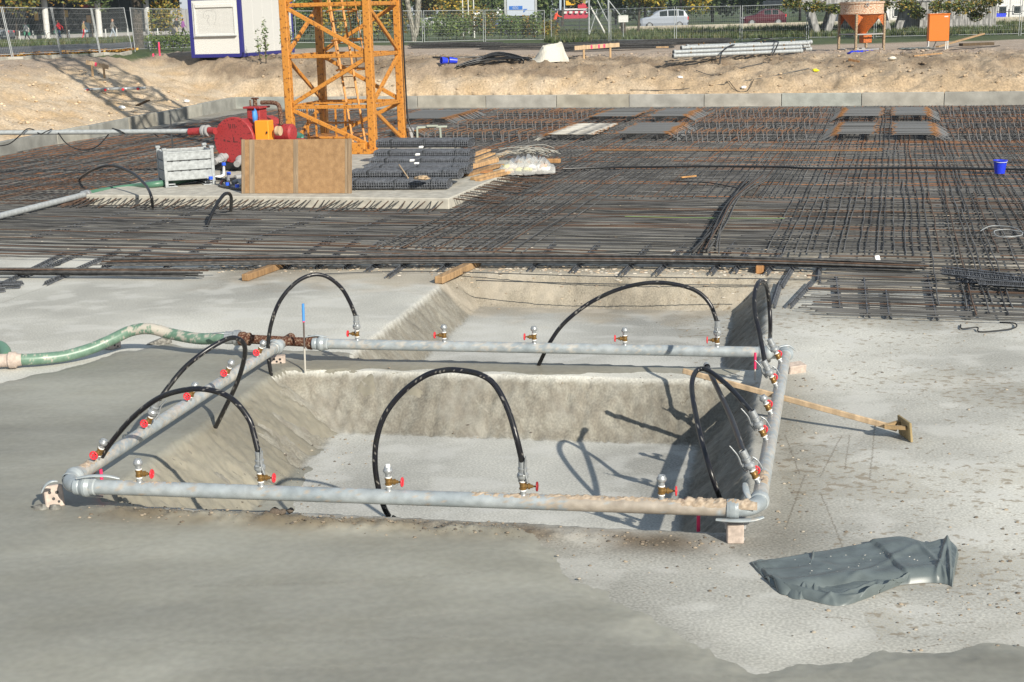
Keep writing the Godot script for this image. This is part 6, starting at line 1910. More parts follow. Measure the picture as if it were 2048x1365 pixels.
# ---------------------------------------------------------------- crane pad and what stands on it
const PY := 0.22
func build_crane_pad() -> void:
	var pad := thing("crane_pad", "pale concrete pad carrying the tower crane, with rusty bars sticking out", "concrete pad", rw(-11.85, 31.5), -deg_to_rad(RA))
	var b := MB.new()
	b.col = Color(1.0, 0.97, 0.90)
	b.box(T(Vector3(0, 0.09, 3.1)), Vector3(7.7, 0.26, 6.8), 0.02)
	obj("slab", b, mats.concrete, pad)
	b = MB.new()
	b.col = Color(0.96, 0.93, 0.88)
	b.box(T(Vector3(-1.75, 0.085, -2.95)), Vector3(4.2, 0.26, 5.28), 0.02)
	obj("slab", b, mats.concrete, pad)
	var st := MB.new()
	st.tube(PackedVector3Array([Vector3(0, 0, 0), Vector3(0.01, -0.05, 0.5), Vector3(0, -0.07, 0.95)]), 0.011, 5)
	var sm := st.mesh()
	for i in 64:
		obj("starter_bar", sm, [mats.rust_bar, mats.steel_dark, mats.steel_bar][i % 3], pad, Transform3D(Basis(Vector3.UP, rng.randf_range(-0.1, 0.25)), Vector3(-3.9 + i * 0.121 + rng.randf_range(-0.03, 0.03), 0.16, 6.45)))
	for i in 40:
		obj("starter_bar", sm, [mats.rust_bar, mats.rust_bar, mats.steel_bar][i % 3], pad, Transform3D(Basis(Vector3.UP, PI / 2 + rng.randf_range(-0.25, 0.25)), Vector3(3.8, 0.15 + rng.randf() * 0.05, 6.2 - i * 0.14)))
	for i in 16:
		obj("starter_bar", sm, mats.rust_bar, pad, Transform3D(Basis(Vector3.UP, -0.75 + rng.randf_range(-0.3, 0.3)).scaled(Vector3.ONE * 1.4), Vector3(-3.8 + rng.randf_range(0, 0.5), 0.15, 6.0 + rng.randf_range(-0.5, 0.4))))

	# tower: local x along the mat, z towards the viewer
	var N := rw(-12.62, 33.35, PY)
	var tw := thing("tower_crane", "yellow orange lattice tower of a crane, cut off by the top of the picture", "crane", N, -deg_to_rad(RA))
	var S := 2.22
	var lv := [0.12]
	for i in 16: lv.append(1.16 + i * 1.26)
	var cs := [Vector3(0, 0, 0), Vector3(-S, 0, 0), Vector3(-S, 0, -S), Vector3(0, 0, -S)]
	for c in cs:
		var m := MB.new()
		m.box(T(c + Vector3(0, 10.0, 0)), Vector3(0.19, 20.0, 0.19), 0.014)
		obj("corner_leg", m, mats.crane, tw)
		var f := MB.new()
		f.box(T(c + Vector3(0, 0.04, 0)), Vector3(0.42, 0.07, 0.42), 0.008)
		obj("foot_plate", f, mats.crane, tw)
	for s in 4:
		var a: Vector3 = cs[s]
		var d: Vector3 = cs[(s + 1) % 4]
		var e := (d - a).normalized() * 0.095
		for i in range(1, lv.size()):
			var m := MB.new()
			m.bar(a + e + Vector3.UP * lv[i], d - e + Vector3.UP * lv[i], 0.075, 0.095, Vector3.UP, 0.008)
			obj("cross_brace", m, mats.crane, tw)
			var up := (i + s / 2 * 0) % 2 == 0
			var g := MB.new()
			var y0: float = lv[i - 1] + 0.08
			var y1: float = lv[i] - 0.08
			if up: g.bar(a + e + Vector3.UP * y1, d - e + Vector3.UP * y0, 0.07, 0.1, Vector3.UP, 0.008)
			else: g.bar(a + e + Vector3.UP * y0, d - e + Vector3.UP * y1, 0.07, 0.1, Vector3.UP, 0.008)
			obj("diagonal_brace", g, mats.crane, tw)
	# slanting ladder with hoops and the small landing
	for k in 4:
		var lb := Vector3(-0.55, 0.05 + k * 4.8, -0.5)
		var lt := Vector3(-1.55, 4.8 + k * 4.8, -1.5)
		if k % 2 == 1:
			lb = Vector3(-1.55, 0.05 + k * 4.8, -1.5); lt = Vector3(-0.55, 4.8 + k * 4.8, -0.6)
		var side := Vector3(0.12, 0, -0.12)
		var m := MB.new()
		m.bar(lb - side, lt - side, 0.05, 0.03)
		m.bar(lb + side, lt + side, 0.05, 0.03)
		var lad := obj("ladder", m, mats.crane, tw)
		var r := MB.new()
		for i in 17: r.bar(lb.lerp(lt, (i + 0.5) / 17.0) - side, lb.lerp(lt, (i + 0.5) / 17.0) + side, 0.022, 0.022)
		obj("rungs", r, mats.crane, lad)
		var h := MB.new()
		var out := (Vector3(1, 0.15, 1)).normalized()
		for i in 6:
			if i < 2: continue
			var p := lb.lerp(lt, (i + 0.7) / 6.5)
			h.tube(spline([p - side * 1.6, p - side * 2.4 + out * 0.35, p + out * 0.68, p + side * 2.4 + out * 0.35, p + side * 1.6], 4), 0.022, 5)
		for q in [-1.0, 0.0, 1.0]:
			var o2: Vector3 = side * 2.2 * q + out * (0.68 if q == 0.0 else 0.36)
			h.tube(PackedVector3Array([lb.lerp(lt, 0.42) + o2, lt + o2]), 0.016, 5)
		obj("safety_hoops", h, mats.crane, lad)
	var pf := MB.new()
	pf.box(T(Vector3(-1.35, 0.34, -1.1)), Vector3(1.3, 0.05, 1.2), 0.006)
	obj("landing", pf, mats.crane, tw)
	for q in [[-1.98, -0.55], [-1.75, -0.55], [-1.2, -0.55], [-0.95, -0.6], [-0.72, -1.65], [-1.98, -1.65], [-1.4, -1.68]]:
		var ra := MB.new()
		ra.bar(Vector3(q[0], 0.3, q[1]), Vector3(q[0], 1.16, q[1]), 0.04, 0.04)
		obj("railing_post", ra, mats.crane, tw)
	for q in [[1.22, -0.55], [1.22, -1.65], [0.72, -0.55]]:
		var ra := MB.new()
		ra.bar(Vector3(-1.98, q[0], q[1]), Vector3(-0.72, q[0], q[1]), 0.045, 0.045)
		obj("railing_bar", ra, mats.crane, tw)
	var fo := MB.new()
	fo.box(T(Vector3(-0.45, 0.17, 0.1)), Vector3(0.62, 0.2, 0.3), 0.02)
	fo.bar(Vector3(-2.3, 0.06, 0.2), Vector3(0.0, 0.06, 0.2), 0.12, 0.12)
	obj("base_beam", fo, mats.crane, tw)
	cable("crane_cable", "black power cable running down the right rear leg of the crane", [N + Vector3(-S, 0, 0) * 0 + rw(S * 0.0, S, 0) + Vector3(0.12, 9.0, 0.12), N + rw(0, S, 0) + Vector3(0.13, 4, 0.12), N + rw(0, S, 0) + Vector3(0.15, 1.5, 0.12), N + rw(0, S, 0) + Vector3(0.2, 0.6, 0.16), N + rw(0, S, 0) + Vector3(0.5, 0.02, 0.3)], 0.024, mats.rubber)

	# plywood panel leaning at the front edge
	var p0 := Vector3(-5.303, 0.220, -27.806)
	var p1 := Vector3(-3.068, 0.220, -27.358)
	var dx := (p1 - p0)
	var pn := thing("formwork_panel", "large weathered plywood formwork panel standing in front of the crane", "panel", (p0 + p1) / 2, atan2(-dx.z, dx.x))
	var wd := dx.length()
	var lt2 := Transform3D(Basis(Vector3.RIGHT, -0.17), Vector3.ZERO)
	var pb := MB.new()
	pb.box(lt2 * T(Vector3(0, 0.53, 0)), Vector3(wd, 1.06, 0.04), 0.004)
	obj("board", pb, mats.ply, pn)
	for q in [[-wd * 0.4, 0.11], [wd * 0.0, 0.1], [wd * 0.455, 0.05]]:
		var m := MB.new()
		m.col = Color(0.60, 0.60, 0.60)
		m.box(lt2 * T(Vector3(q[0], 0.53, 0.023)), Vector3(q[1], 1.055, 0.008), 0.002)
		obj("batten", m, mats.timber, pn)
	for q in [[-wd * 0.48, 0.07], [wd * 0.485, 0.07]]:
		var m := MB.new()
		m.col = Color(0.52, 0.50, 0.48)
		m.box(lt2 * T(Vector3(q[0], 0.53, 0.022)), Vector3(q[1], 1.07, 0.02), 0.003)
		obj("edge_board", m, mats.timber, pn)
	var bk := MB.new()
	bk.bar(lt2 * Vector3(-0.6, 0.9, -0.04), Vector3(-0.6, 0.0, -0.75), 0.07, 0.05)
	bk.bar(lt2 * Vector3(0.6, 0.9, -0.04), Vector3(0.6, 0.0, -0.75), 0.07, 0.05)
	obj("rear_prop", bk, mats.timber, pn)

	# galvanised crate
	var c0 := Vector3(-7.103, 0.220, -29.074)
	var c1 := Vector3(-6.167, 0.220, -29.483)
	var dv := c1 - c0
	var cr := thing("steel_crate", "galvanised sheet steel crate on feet at the left of the crane pad", "crate", c0, atan2(-dv.z, dv.x))
	var L := dv.length()
	var W := 0.78
	var H := 0.72
	for q in [[L / 2, -0.02, 0.0, L], [L / 2, -W + 0.02, 0.0, L], [0.02, -W / 2, PI / 2, W], [L - 0.02, -W / 2, PI / 2, W]]:
		for k in 3:
			var m := MB.new()
			m.box(T(Vector3(q[0], 0.13 + 0.10 + k * 0.205, q[1]), q[2]), Vector3(q[3] - 0.05, 0.19, 0.03), 0.012)
			obj("side_sheet", m, mats.galv_plain, cr)
	for q in [[0.02, -0.02], [L - 0.02, -0.02], [0.02, -W + 0.02], [L - 0.02, -W + 0.02]]:
		var m := MB.new()
		m.box(T(Vector3(q[0], H / 2 + 0.03, q[1])), Vector3(0.065, H + 0.06, 0.065), 0.006)
		obj("corner_post", m, mats.galv_plain, cr)
		var t := MB.new()
		t.box(T(Vector3(q[0], H + 0.07, q[1])), Vector3(0.1, 0.05, 0.1), 0.01)
		obj("stacking_cup", t, mats.galv_plain, cr)
	var fl := MB.new()
	fl.box(T(Vector3(L / 2, 0.15, -W / 2)), Vector3(L - 0.06, 0.02, W - 0.06))
	fl.box(T(Vector3(L / 2, H - 0.1, -W / 2)), Vector3(L - 0.1, 0.12, W - 0.1))
	obj("floor", fl, mats.dark_metal, cr)
	for k in 2:
		var m := MB.new()
		m.bar(Vector3(0.02, H + 0.0 - k * 0.0, [-0.02, -W + 0.02][k]), Vector3(L - 0.02, H, [-0.02, -W + 0.02][k]), 0.05, 0.03)
		obj("rim", m, mats.galv_plain, cr)
	var sl := MB.new()
	for k in 2:
		for i in 5: sl.box(T(Vector3(0.16 + i * (L - 0.3) / 4, 0.335 + k * 0.205, -0.001)), Vector3(0.045, 0.018, 0.012))
	obj("slots", sl, mats.black, cr)
	for q in [0.12, L - 0.12]:
		var m := MB.new()
		m.box(T(Vector3(q, 0.06, -W / 2)), Vector3(0.16, 0.02, W - 0.06))
		m.box(T(Vector3(q, 0.012, -W / 2)), Vector3(0.24, 0.02, W - 0.02))
		obj("foot", m, mats.galv_plain, cr)

	# red pump unit
	var pc := Vector3(-6.229, 0.901, -32.200)
	var pu := thing("pump_tank", "red vacuum pump tank with a round flanged end and pipe stubs", "pump", Vector3(pc.x, PY, pc.z), deg_to_rad(-22))
	var cy := pc.y - PY
	var ax := Transform3D(Basis(Vector3.RIGHT, Vector3.BACK, Vector3.DOWN), Vector3(0, cy, 0))
	var tk := MB.new()
	tk.lathe(ax, [Vector2(0.001, -1.75), Vector2(0.3, -1.7), Vector2(0.46, -1.55), Vector2(0.47, -0.06)], 30)
	obj("tank", tk, mats.pump_red, pu)
	var fg := MB.new()
	fg.lathe(ax, [Vector2(0.47, -0.06), Vector2(0.53, -0.06), Vector2(0.53, -0.02), Vector2(0.525, -0.018), Vector2(0.525, 0.0), Vector2(0.515, 0.012), Vector2(0.001, 0.014)], 40)
	obj("end_flange", fg, mats.pump_red, pu)
	for i in 16:
		var m := MB.new()
		var a := TAU * i / 16
		m.lathe(Transform3D(ax.basis, Vector3(cos(a) * 0.5, cy + sin(a) * 0.5, -0.07)), [Vector2(0.001, 0), Vector2(0.024, 0), Vector2(0.024, 0.1), Vector2(0.001, 0.1)], 6)
		obj("bolt", m, mats.pump_red, pu)
	var mk := MB.new()
	for q in [[-0.1, 0.32, 0.02, 0.1], [-0.06, 0.32, 0.02, 0.1], [-0.0, 0.33, 0.02, 0.09], [0.05, 0.32, 0.02, 0.1], [0.09, 0.31, 0.03, 0.02], [0.0, 0.03, 0.03, 0.09], [0.04, -0.03, 0.13, 0.025], [-0.14, -0.02, 0.09, 0.03], [0.2, 0.05, 0.05, 0.04], [-0.25, 0.0, 0.05, 0.05]]: mk.box(T(Vector3(q[0], cy + q[1], 0.016), 0, 0, rng.randf_range(-0.2, 0.2)), Vector3(q[2], q[3], 0.004))
	obj("stencil_marks", mk, mt("worn_mark", lin(0.09, 0.02, 0.02), 0.8), pu)
	for q in [[-0.24, -0.36], [0.2, -0.4]]:
		var m := MB.new()
		var t := along(Vector3(q[0], cy + q[1], 0.0), Vector3(q[0] * 0.9, -0.25, 1))
		m.lathe(t, [Vector2(0.075, 0), Vector2(0.075, 0.1), Vector2(0.115, 0.11), Vector2(0.115, 0.17), Vector2(0.095, 0.18), Vector2(0.095, 0.22), Vector2(0.075, 0.23), Vector2(0.075, 0.4), Vector2(0.001, 0.4)], 16)
		var oo := obj("outlet", m, mats.grey_trim, pu)
		var lv2 := MB.new()
		lv2.tube(spline([t * Vector3(0.1, 0.14, 0), t * Vector3(0.16, 0.25, 0), t * Vector3(0.12, 0.38, 0)], 3), 0.016, 6)
		obj("lever", lv2, mats.zinc, oo)
	var ht := MB.new()
	ht.box(T(Vector3(0.18, cy + 0.5, -0.75)), Vector3(0.34, 0.36, 0.34), 0.02)
	ht.box(T(Vector3(0.18, cy + 0.7, -0.75)), Vector3(0.46, 0.05, 0.46), 0.01)
	obj("hatch", ht, mats.pump_red, pu)
	var va := MB.new()
	va.tube(PackedVector3Array([Vector3(0.15, cy + 0.7, -0.75), Vector3(0.15, cy + 0.9, -0.75)]), 0.05, 8)
	va.box(T(Vector3(0.15, cy + 0.9, -0.75)), Vector3(0.16, 0.04, 0.1), 0.01)
	va.tube(PackedVector3Array([Vector3(0.02, cy + 0.7, -0.75), Vector3(0.02, cy + 0.86, -0.75)]), 0.02, 6)
	va.tube(spline([Vector3(0.28, cy + 0.8, -0.8), Vector3(0.6, cy + 0.8, -0.8), Vector3(0.74, cy + 0.74, -0.8), Vector3(0.78, cy + 0.55, -0.8), Vector3(0.78, cy + 0.3, -0.8)], 4), 0.05, 8)
	obj("air_pipe", va, mats.rusty, pu)
	var mo := MB.new()
	mo.lathe(Transform3D(Basis(Vector3.UP, Vector3.RIGHT, Vector3.FORWARD), Vector3(0.5, cy + 0.1, -0.9)), [Vector2(0.001, 0), Vector2(0.2, 0.01), Vector2(0.21, 0.1), Vector2(0.21, 0.5), Vector2(0.16, 0.54), Vector2(0.001, 0.55)], 18)
	mo.box(T(Vector3(0.7, cy - 0.3, -0.9)), Vector3(0.9, 0.5, 0.7), 0.03)
	obj("motor", mo, mats.pump_red, pu)
	var fr := MB.new()
	fr.box(T(Vector3(0.25, 0.1, -0.8)), Vector3(1.5, 0.16, 1.9), 0.02)
	fr.box(T(Vector3(-0.1, 0.25, -0.8)), Vector3(0.7, 0.3, 1.5), 0.02)
	obj("skid", fr, mats.black, pu)
	var eb := MB.new()
	eb.box(T(Vector3(0.66, cy + 0.21, -0.25), 0.12), Vector3(0.34, 0.46, 0.3), 0.015)
	obj("control_box", eb, mt("amber", lin(0.78, 0.27, 0.015), 0.5), pu)
	var lk := MB.new()
	lk.box(T(Vector3(0.82, cy + 0.18, -0.09), 0.12), Vector3(0.03, 0.05, 0.03), 0.006)
	obj("lock", lk, mats.black, pu)
	var ep := MB.new()
	ep.tube(PackedVector3Array([Vector3(0.95, cy + 0.2, -0.3), Vector3(1.05, cy + 0.2, -0.3)]), 0.11, 14)
	obj("end_cap", ep, mats.timber, pu)
	var bl := MB.new()
	bl.blob(Vector3(0.4, cy + 0.52, -0.3), Vector3(0.07, 0.16, 0.08), rng, 7, 0.3)
	tag(obj("blue_bag", bl, mats.blue_tape, self, T(pu.position, pu.rotation.y)), "small blue and white bag lying on top of the red pump", "bag")
	# red stub and long galvanised pipe
	var rs := MB.new()
	rs.tube(PackedVector3Array([Vector3(-7.285, 1.104, -32.400), Vector3(-6.964, 1.127, -32.300)]), 0.085, 14)
	rs.tube(PackedVector3Array([Vector3(-6.782, 1.142, -32.200), Vector3(-6.626, 1.135, -32.100)]), 0.08, 14)
	var rst := obj("red_pipe_stub", rs, mats.pump_red)
	tag(rst, "short red pipe stub joining the long grey pipe to the pump", "pipe")
	var rc := MB.new()
	rc.lathe(along(Vector3(-6.952, 1.127, -32.300), Vector3(-6.759, 1.141, -32.200) - Vector3(-6.952, 1.127, -32.300)), [Vector2(0.08, 0), Vector2(0.13, 0.01), Vector2(0.13, 0.07), Vector2(0.1, 0.08), Vector2(0.1, 0.12), Vector2(0.13, 0.13), Vector2(0.13, 0.17), Vector2(0.08, 0.18)], 16)
	obj("clamp_ring", rc, mats.grey_trim, rst)
	var gp := MB.new()
	gp.tube(PackedVector3Array([Vector3(-13.690, 1.192, -33.000), Vector3(-10.661, 1.128, -33.000), Vector3(-7.283, 1.113, -32.500)]), 0.055, 14)
	tag(obj("suction_pipe", gp, mats.galv_plain), "long straight grey pipe held high above the mat, left of the pump", "pipe")
	var props := thing("pipe_prop", "dark thin prop carrying the long grey pipe", "prop", Vector3(-9.443, 0.100, -39.777))
	var pp := MB.new()
	pp.bar(Vector3.ZERO, Vector3(0, Vector3(-7.733, 1.091, -32.700).y - 0.16, 0), 0.04, 0.04)
	obj("post", pp, mats.dark_metal, props)
	cable("loose_cable", "thin black cable looping round the left end of the high grey pipe", [Vector3(-12.021, 0.855, -32.800), Vector3(-11.610, 0.891, -32.800), Vector3(-11.288, 1.088, -32.700), Vector3(-11.162, 1.222, -32.850), Vector3(-11.095, 1.200, -33.100), Vector3(-10.848, 1.110, -32.850), Vector3(-10.695, 1.161, -32.750), Vector3(-10.574, 1.215, -32.900)], 0.014, mats.rubber)
	cable("loose_cable", "thin black cable hanging in a deep loop below the high grey pipe", [Vector3(-10.444, 1.119, -32.900), Vector3(-10.271, 0.904, -32.800), Vector3(-10.053, 0.759, -32.800), Vector3(-9.801, 0.718, -32.800), Vector3(-9.525, 0.804, -32.800), Vector3(-9.260, 1.078, -32.900)], 0.014, mats.rubber)
	cable("loose_cable", "short black cable wound over the middle of the high grey pipe", [Vector3(-9.152, 1.199, -32.800), Vector3(-8.953, 1.160, -32.650), Vector3(-8.834, 1.084, -32.700), Vector3(-8.714, 1.064, -32.900)], 0.014, mats.rubber)
	cable("loose_cable", "short black cable hanging off the right part of the high grey pipe", [Vector3(-8.387, 1.191, -32.800), Vector3(-8.194, 1.110, -32.600), Vector3(-8.078, 0.984, -32.700)], 0.014, mats.rubber)
	# pipe and green hose on the mat, left
	var lq := thing("discharge_pipe", "grey pipe on the mat at the left edge joined to a green hose", "pipe", Vector3(-9.068, 0.150, -27.331))
	var m4 := MB.new()
	var l0 := Vector3(-9.659, 0.150, -24.969) - lq.position
	var l1 := Vector3(-8.690, 0.160, -28.798) - lq.position
	m4.tube(PackedVector3Array([l0, l1]), 0.06, 14)
	obj("tube", m4, mats.galv_plain, lq)
	var m5 := MB.new()
	m5.lathe(along(l1 - (l1 - l0).normalized() * 0.15, l1 - l0), [Vector2(0.06, 0), Vector2(0.088, 0.01), Vector2(0.088, 0.09), Vector2(0.07, 0.1), Vector2(0.07, 0.14), Vector2(0.09, 0.15), Vector2(0.09, 0.22), Vector2(0.06, 0.23)], 16)
	obj("coupling", m5, mats.zinc, lq)
	var gh := MB.new()
	gh.col = Color(0.10, 0.24, 0.16)
	gh.tube(spline([Vector3(-8.683, 0.160, -28.878), Vector3(-8.391, 0.170, -29.320), Vector3(-7.932, 0.200, -29.582), Vector3(-7.453, 0.280, -29.168), Vector3(-7.046, 0.300, -29.440), Vector3(-6.457, 0.300, -30.416)], 8), 0.068, 14)
	tag(obj("green_hose", gh, mats.green_hose), "upper smooth green hose running behind the steel crate to the pump", "hose")
	var g2 := MB.new()
	g2.tube(PackedVector3Array([Vector3(-5.141, 0.936, -33.500), Vector3(-4.858, 0.828, -33.300)]), 0.1, 12)
	g2.tube(PackedVector3Array([Vector3(-4.858, 0.828, -33.300), Vector3(-4.812, 0.804, -33.300)]), 0.06, 12)
	var gd := mt("green_paint", lin(0.05, 0.17, 0.13), 0.45)
	tag(obj("gas_bottle", g2, gd), "dark green cylinder lying behind the left front crane leg", "cylinder")
	# black hose ends sticking up
	cable("hose_end", "large arch of black hose on the mat in front of the steel crate", [Vector3(-9.826, 0.120, -32.142), Vector3(-8.806, 0.557, -29.800), Vector3(-8.180, 0.721, -29.000), Vector3(-7.566, 0.651, -28.200), Vector3(-7.099, 0.484, -27.400), Vector3(-6.848, 0.329, -26.800), Vector3(-6.894, 0.050, -27.013)], 0.03, mats.rubber, "hose", 8)
	cable("hose_end", "small arch of black hose on the mat left of the plywood panel", [Vector3(-5.337, 0.050, -24.539), Vector3(-5.247, 0.304, -24.800), Vector3(-5.151, 0.500, -25.200), Vector3(-5.089, 0.519, -25.400), Vector3(-5.080, 0.411, -25.600), Vector3(-5.261, 0.050, -26.367)], 0.032, mats.rubber, "hose", 8)
	# fittings between crate and panel
	var fi := thing("hose_fittings", "tangle of white, grey and black hoses with blue caps left of the plywood panel", "hoses", Vector3(-5.910, 0.220, -29.517))
	for q in [[[Vector3(-6.609, 0.300, -32.698), Vector3(-6.290, 0.300, -31.059), Vector3(-6.260, 0.260, -30.724), Vector3(-6.493, 0.240, -30.568)], 0.03, 0], [[Vector3(-6.571, 0.280, -30.332), Vector3(-6.283, 0.280, -30.082), Vector3(-6.021, 0.270, -29.835), Vector3(-5.835, 0.270, -29.978)], 0.035, 1], [[Vector3(-6.076, 0.250, -29.836), Vector3(-5.968, 0.240, -29.015), Vector3(-5.647, 0.240, -28.526), Vector3(-5.357, 0.240, -28.219)], 0.035, 1], [[Vector3(-6.115, 0.300, -30.725), Vector3(-5.901, 0.280, -29.542), Vector3(-5.746, 0.250, -28.886)], 0.035, 2], [[Vector3(-5.749, 0.270, -29.239), Vector3(-5.625, 0.300, -29.313), Vector3(-5.478, 0.250, -28.829)], 0.05, 2], [[Vector3(-5.836, 0.300, -29.996), Vector3(-5.666, 0.300, -30.240)], 0.05, 2]]:
		var m := MB.new()
		var pts := []
		for p in q[0]: pts.append(p - fi.position)
		m.tube(spline(pts, 4), q[1], 8)
		obj("hose", m, [mats.teflon, mats.rubber, mats.grey_trim][q[2]], fi)
	for q in [Vector3(-6.163, 0.543, -30.500), Vector3(-5.811, 0.474, -29.200), Vector3(-5.727, 0.325, -28.600), Vector3(-5.459, 0.326, -28.200), Vector3(-6.213, 0.379, -29.300)]:
		var m := MB.new()
		m.lathe(T(q - fi.position), [Vector2(0.001, -0.03), Vector2(0.045, -0.03), Vector2(0.045, 0.03), Vector2(0.001, 0.03)], 10)
		obj("blue_cap", m, mt("cap_blue", lin(0.02, 0.10, 0.7), 0.4), fi)

	# stacks of spacer mesh
	var bm := MB.new()
	for i in 22:
		var a := TAU * i / 22
		var q := Vector3(0, 0.10 + 0.09 * sign(sin(a)) * pow(absf(sin(a)), 0.5), 0.3 * sign(cos(a)) * pow(absf(cos(a)), 0.6))
		bm.tube(PackedVector3Array([q + Vector3(-1.12, 0, 0), q + Vector3(1.12, 0, 0)]), 0.011, 4)
	for i in 46:
		var x := -1.1 + i * 0.0489
		var ring := PackedVector3Array()
		for k in 15:
			var a := TAU * k / 14
			ring.append(Vector3(x, 0.10 + 0.095 * sign(sin(a)) * pow(absf(sin(a)), 0.5), 0.305 * sign(cos(a)) * pow(absf(cos(a)), 0.6)))
		bm.tube(ring, 0.012, 4, false)
	var core := MB.new()
	for i in 6: core.box(T(Vector3(0, 0.03 + 0.029 * i, rng.randf_range(-0.01, 0.01))), Vector3(2.2, 0.016, 0.54))
	var bands := MB.new()
	bands.box(T(Vector3(0, 0.10, 0)), Vector3(0.015, 0.21, 0.63), 0.004)
	var src: Node3D
	var k2 := 0
	for q in [[Vector3(-2.264, 0.220, -27.990), 0.0, "frontmost bundle of grey spacer mesh at the edge of the crane pad"], [Vector3(-2.055, 0.220, -28.614), 0.12, "second bundle of grey spacer mesh from the front, slightly longer"], [Vector3(-1.886, 0.220, -29.730), 0.1, "third bundle of grey spacer mesh, bearing a dry brown leaf"], [Vector3(-1.870, 0.220, -30.774), 0.14, "fourth bundle of grey spacer mesh from the front"], [Vector3(-1.877, 0.220, -31.897), 0.2, "fifth bundle of grey spacer mesh marked with white paint"], [Vector3(-1.907, 0.220, -32.884), 0.36, "rearmost and highest bundle of grey spacer mesh by the crane leg"]]:
		var x := Transform3D(Basis(Vector3.UP, -deg_to_rad(8.0 + k2 * 1.2)), q[0] + Vector3(0, q[1], 0))
		if k2 == 0:
			src = thing("mesh_bundle", q[2], "mesh bundle", Vector3.ZERO, 0, "bundles of spacer mesh on the crane pad")
			kind(obj("wires", bm, mats.mesh_steel, src), "stuff")
			obj("sheets", core, mats.mesh_steel, src)
			for x2 in [-0.75, 0.05, 0.8]: obj("tie_band", bands, mats.dark_metal, src, T(Vector3(x2, 0, 0)))
			src.transform = x
		else: dup(src, x, q[2])
		k2 += 1
	var wm := MB.new()
	for q in [Vector3(-1.908, 0.705, -31.200), Vector3(-1.954, 0.600, -30.600), Vector3(-2.039, 0.535, -30.000), Vector3(-1.926, 0.500, -29.700)]: wm.box(T(q + Vector3(0, 0.03, 0), 0.6, 0.4), Vector3(0.12, 0.05, 0.03), 0.01)
	tag(obj("white_paint_marks", wm, mats.teflon), "white paint splashes on the spacer mesh bundles", "paint marks")
	var df := MB.new()
	for i in 7: df.blob(Vector3(rng.randf_range(-0.1, 0.1), 0.03 + rng.randf() * 0.06, rng.randf_range(-0.05, 0.05)), Vector3(0.08, 0.03, 0.06), rng, 6, 0.4)
	tag(obj("dry_leaf", df, mats.timber, self, T(Vector3(-1.671, 0.434, -27.400))), "dry brown leaf on the front spacer mesh bundles", "leaf")
	cable("wooden_stick", "thin pale stick leaning on the spacer mesh bundles", [Vector3(-2.226, 0.603, -28.800), Vector3(-1.988, 0.434, -27.900)], 0.016, mats.timber, "stick")

	# timber offcuts, bag, strips
	var tl := [[Vector3(-1.251, 0.300, -31.957), Vector3(-0.467, 0.420, -33.462), "pale plank rising at the top of the timber pile"], [Vector3(-1.018, 0.260, -31.744), Vector3(-0.344, 0.400, -32.787), "second pale plank in the rear of the timber pile"], [Vector3(-0.870, 0.340, -30.443), Vector3(-0.280, 0.360, -31.687), "short thick pale block in the timber pile"], [Vector3(-0.910, 0.240, -29.804), Vector3(-0.168, 0.280, -31.353), "brown plank lying behind the plastic bag"], [Vector3(-0.734, 0.250, -29.037), Vector3(0.161, 0.300, -30.573), "long pale plank along the right edge of the crane pad"], [Vector3(-0.980, 0.240, -30.393), Vector3(-0.329, 0.250, -30.349), "flat orange brown board under the timber pile"], [Vector3(-0.627, 0.230, -28.831), Vector3(0.326, 0.250, -30.794), "lower long plank along the right edge of the crane pad"], [Vector3(0.175, 0.250, -32.423), Vector3(1.197, 0.270, -31.979), "plank end showing right of the plastic bag"], [Vector3(-0.344, 0.300, -32.513), Vector3(0.068, 0.340, -33.908), "whitish narrow board left of the grey strip heap"]]
	for i in tl.size(): plank("timber_offcut", tl[i][2], "plank", tl[i][0], tl[i][1], [0.2, 0.17, 0.2, 0.22, 0.12, 0.3, 0.12, 0.12, 0.15][i], [0.04, 0.04, 0.1, 0.05, 0.06, 0.03, 0.06, 0.1, 0.04][i], [Color(1.35, 1.25, 1.1), Color(1.25, 1.2, 1.05), Color(1.3, 1.25, 1.15), Color(0.9, 0.8, 0.65), Color(1.2, 1.15, 1.0), Color(1.1, 0.75, 0.5), Color(1.2, 1.1, 0.95), Color(1.2, 1.0, 0.75), Color(1.5, 1.6, 1.7)][i], "timber pile on the crane pad")
	var bg := thing("plastic_bag", "large clear plastic bag of rubbish at the right corner of the crane pad", "bag", Vector3(0.426, 0.200, -30.239))
	var f := MB.new()
	var rows := 14
	var colsn := 26
	var f0 := 0
	for r in rows + 1:
		for c in colsn + 1:
			var u := float(c) / colsn
			var a := PI * r / rows
			var rad := 0.26 * pow(sin(PI * clampf(u * 0.94 + 0.03, 0, 1)), 0.45)
			rad *= 1.0 + n_b.get_noise_2d(u * 2.2, a * 0.5) * 0.7
			f.vert(Vector3(-0.6 + u * 1.2, maxf(0.0, sin(a)) * rad * 1.25, -cos(a) * rad), Vector3(0, sin(a), -cos(a)))
	for r in rows:
		for c in colsn:
			var q := f0 + r * (colsn + 1) + c
			f.ix.append_array([q, q + 1, q + colsn + 1, q + 1, q + colsn + 2, q + colsn + 1])
	obj("film", f, mats.film, bg)
	var inn := MB.new()
	for i in 16:
		inn.col = [Color(0.6, 0.55, 0.5), Color(0.5, 0.32, 0.2), Color(0.65, 0.62, 0.2), Color(0.7, 0.7, 0.7)][i % 4]
		inn.blob(Vector3(rng.randf_range(-0.42, 0.42), 0.06 + rng.randf() * 0.1, rng.randf_range(-0.08, 0.1)), Vector3(0.13, 0.06, 0.08), rng, 6, 0.35)
	obj("rubbish", inn, mats.stuff_vc, bg)
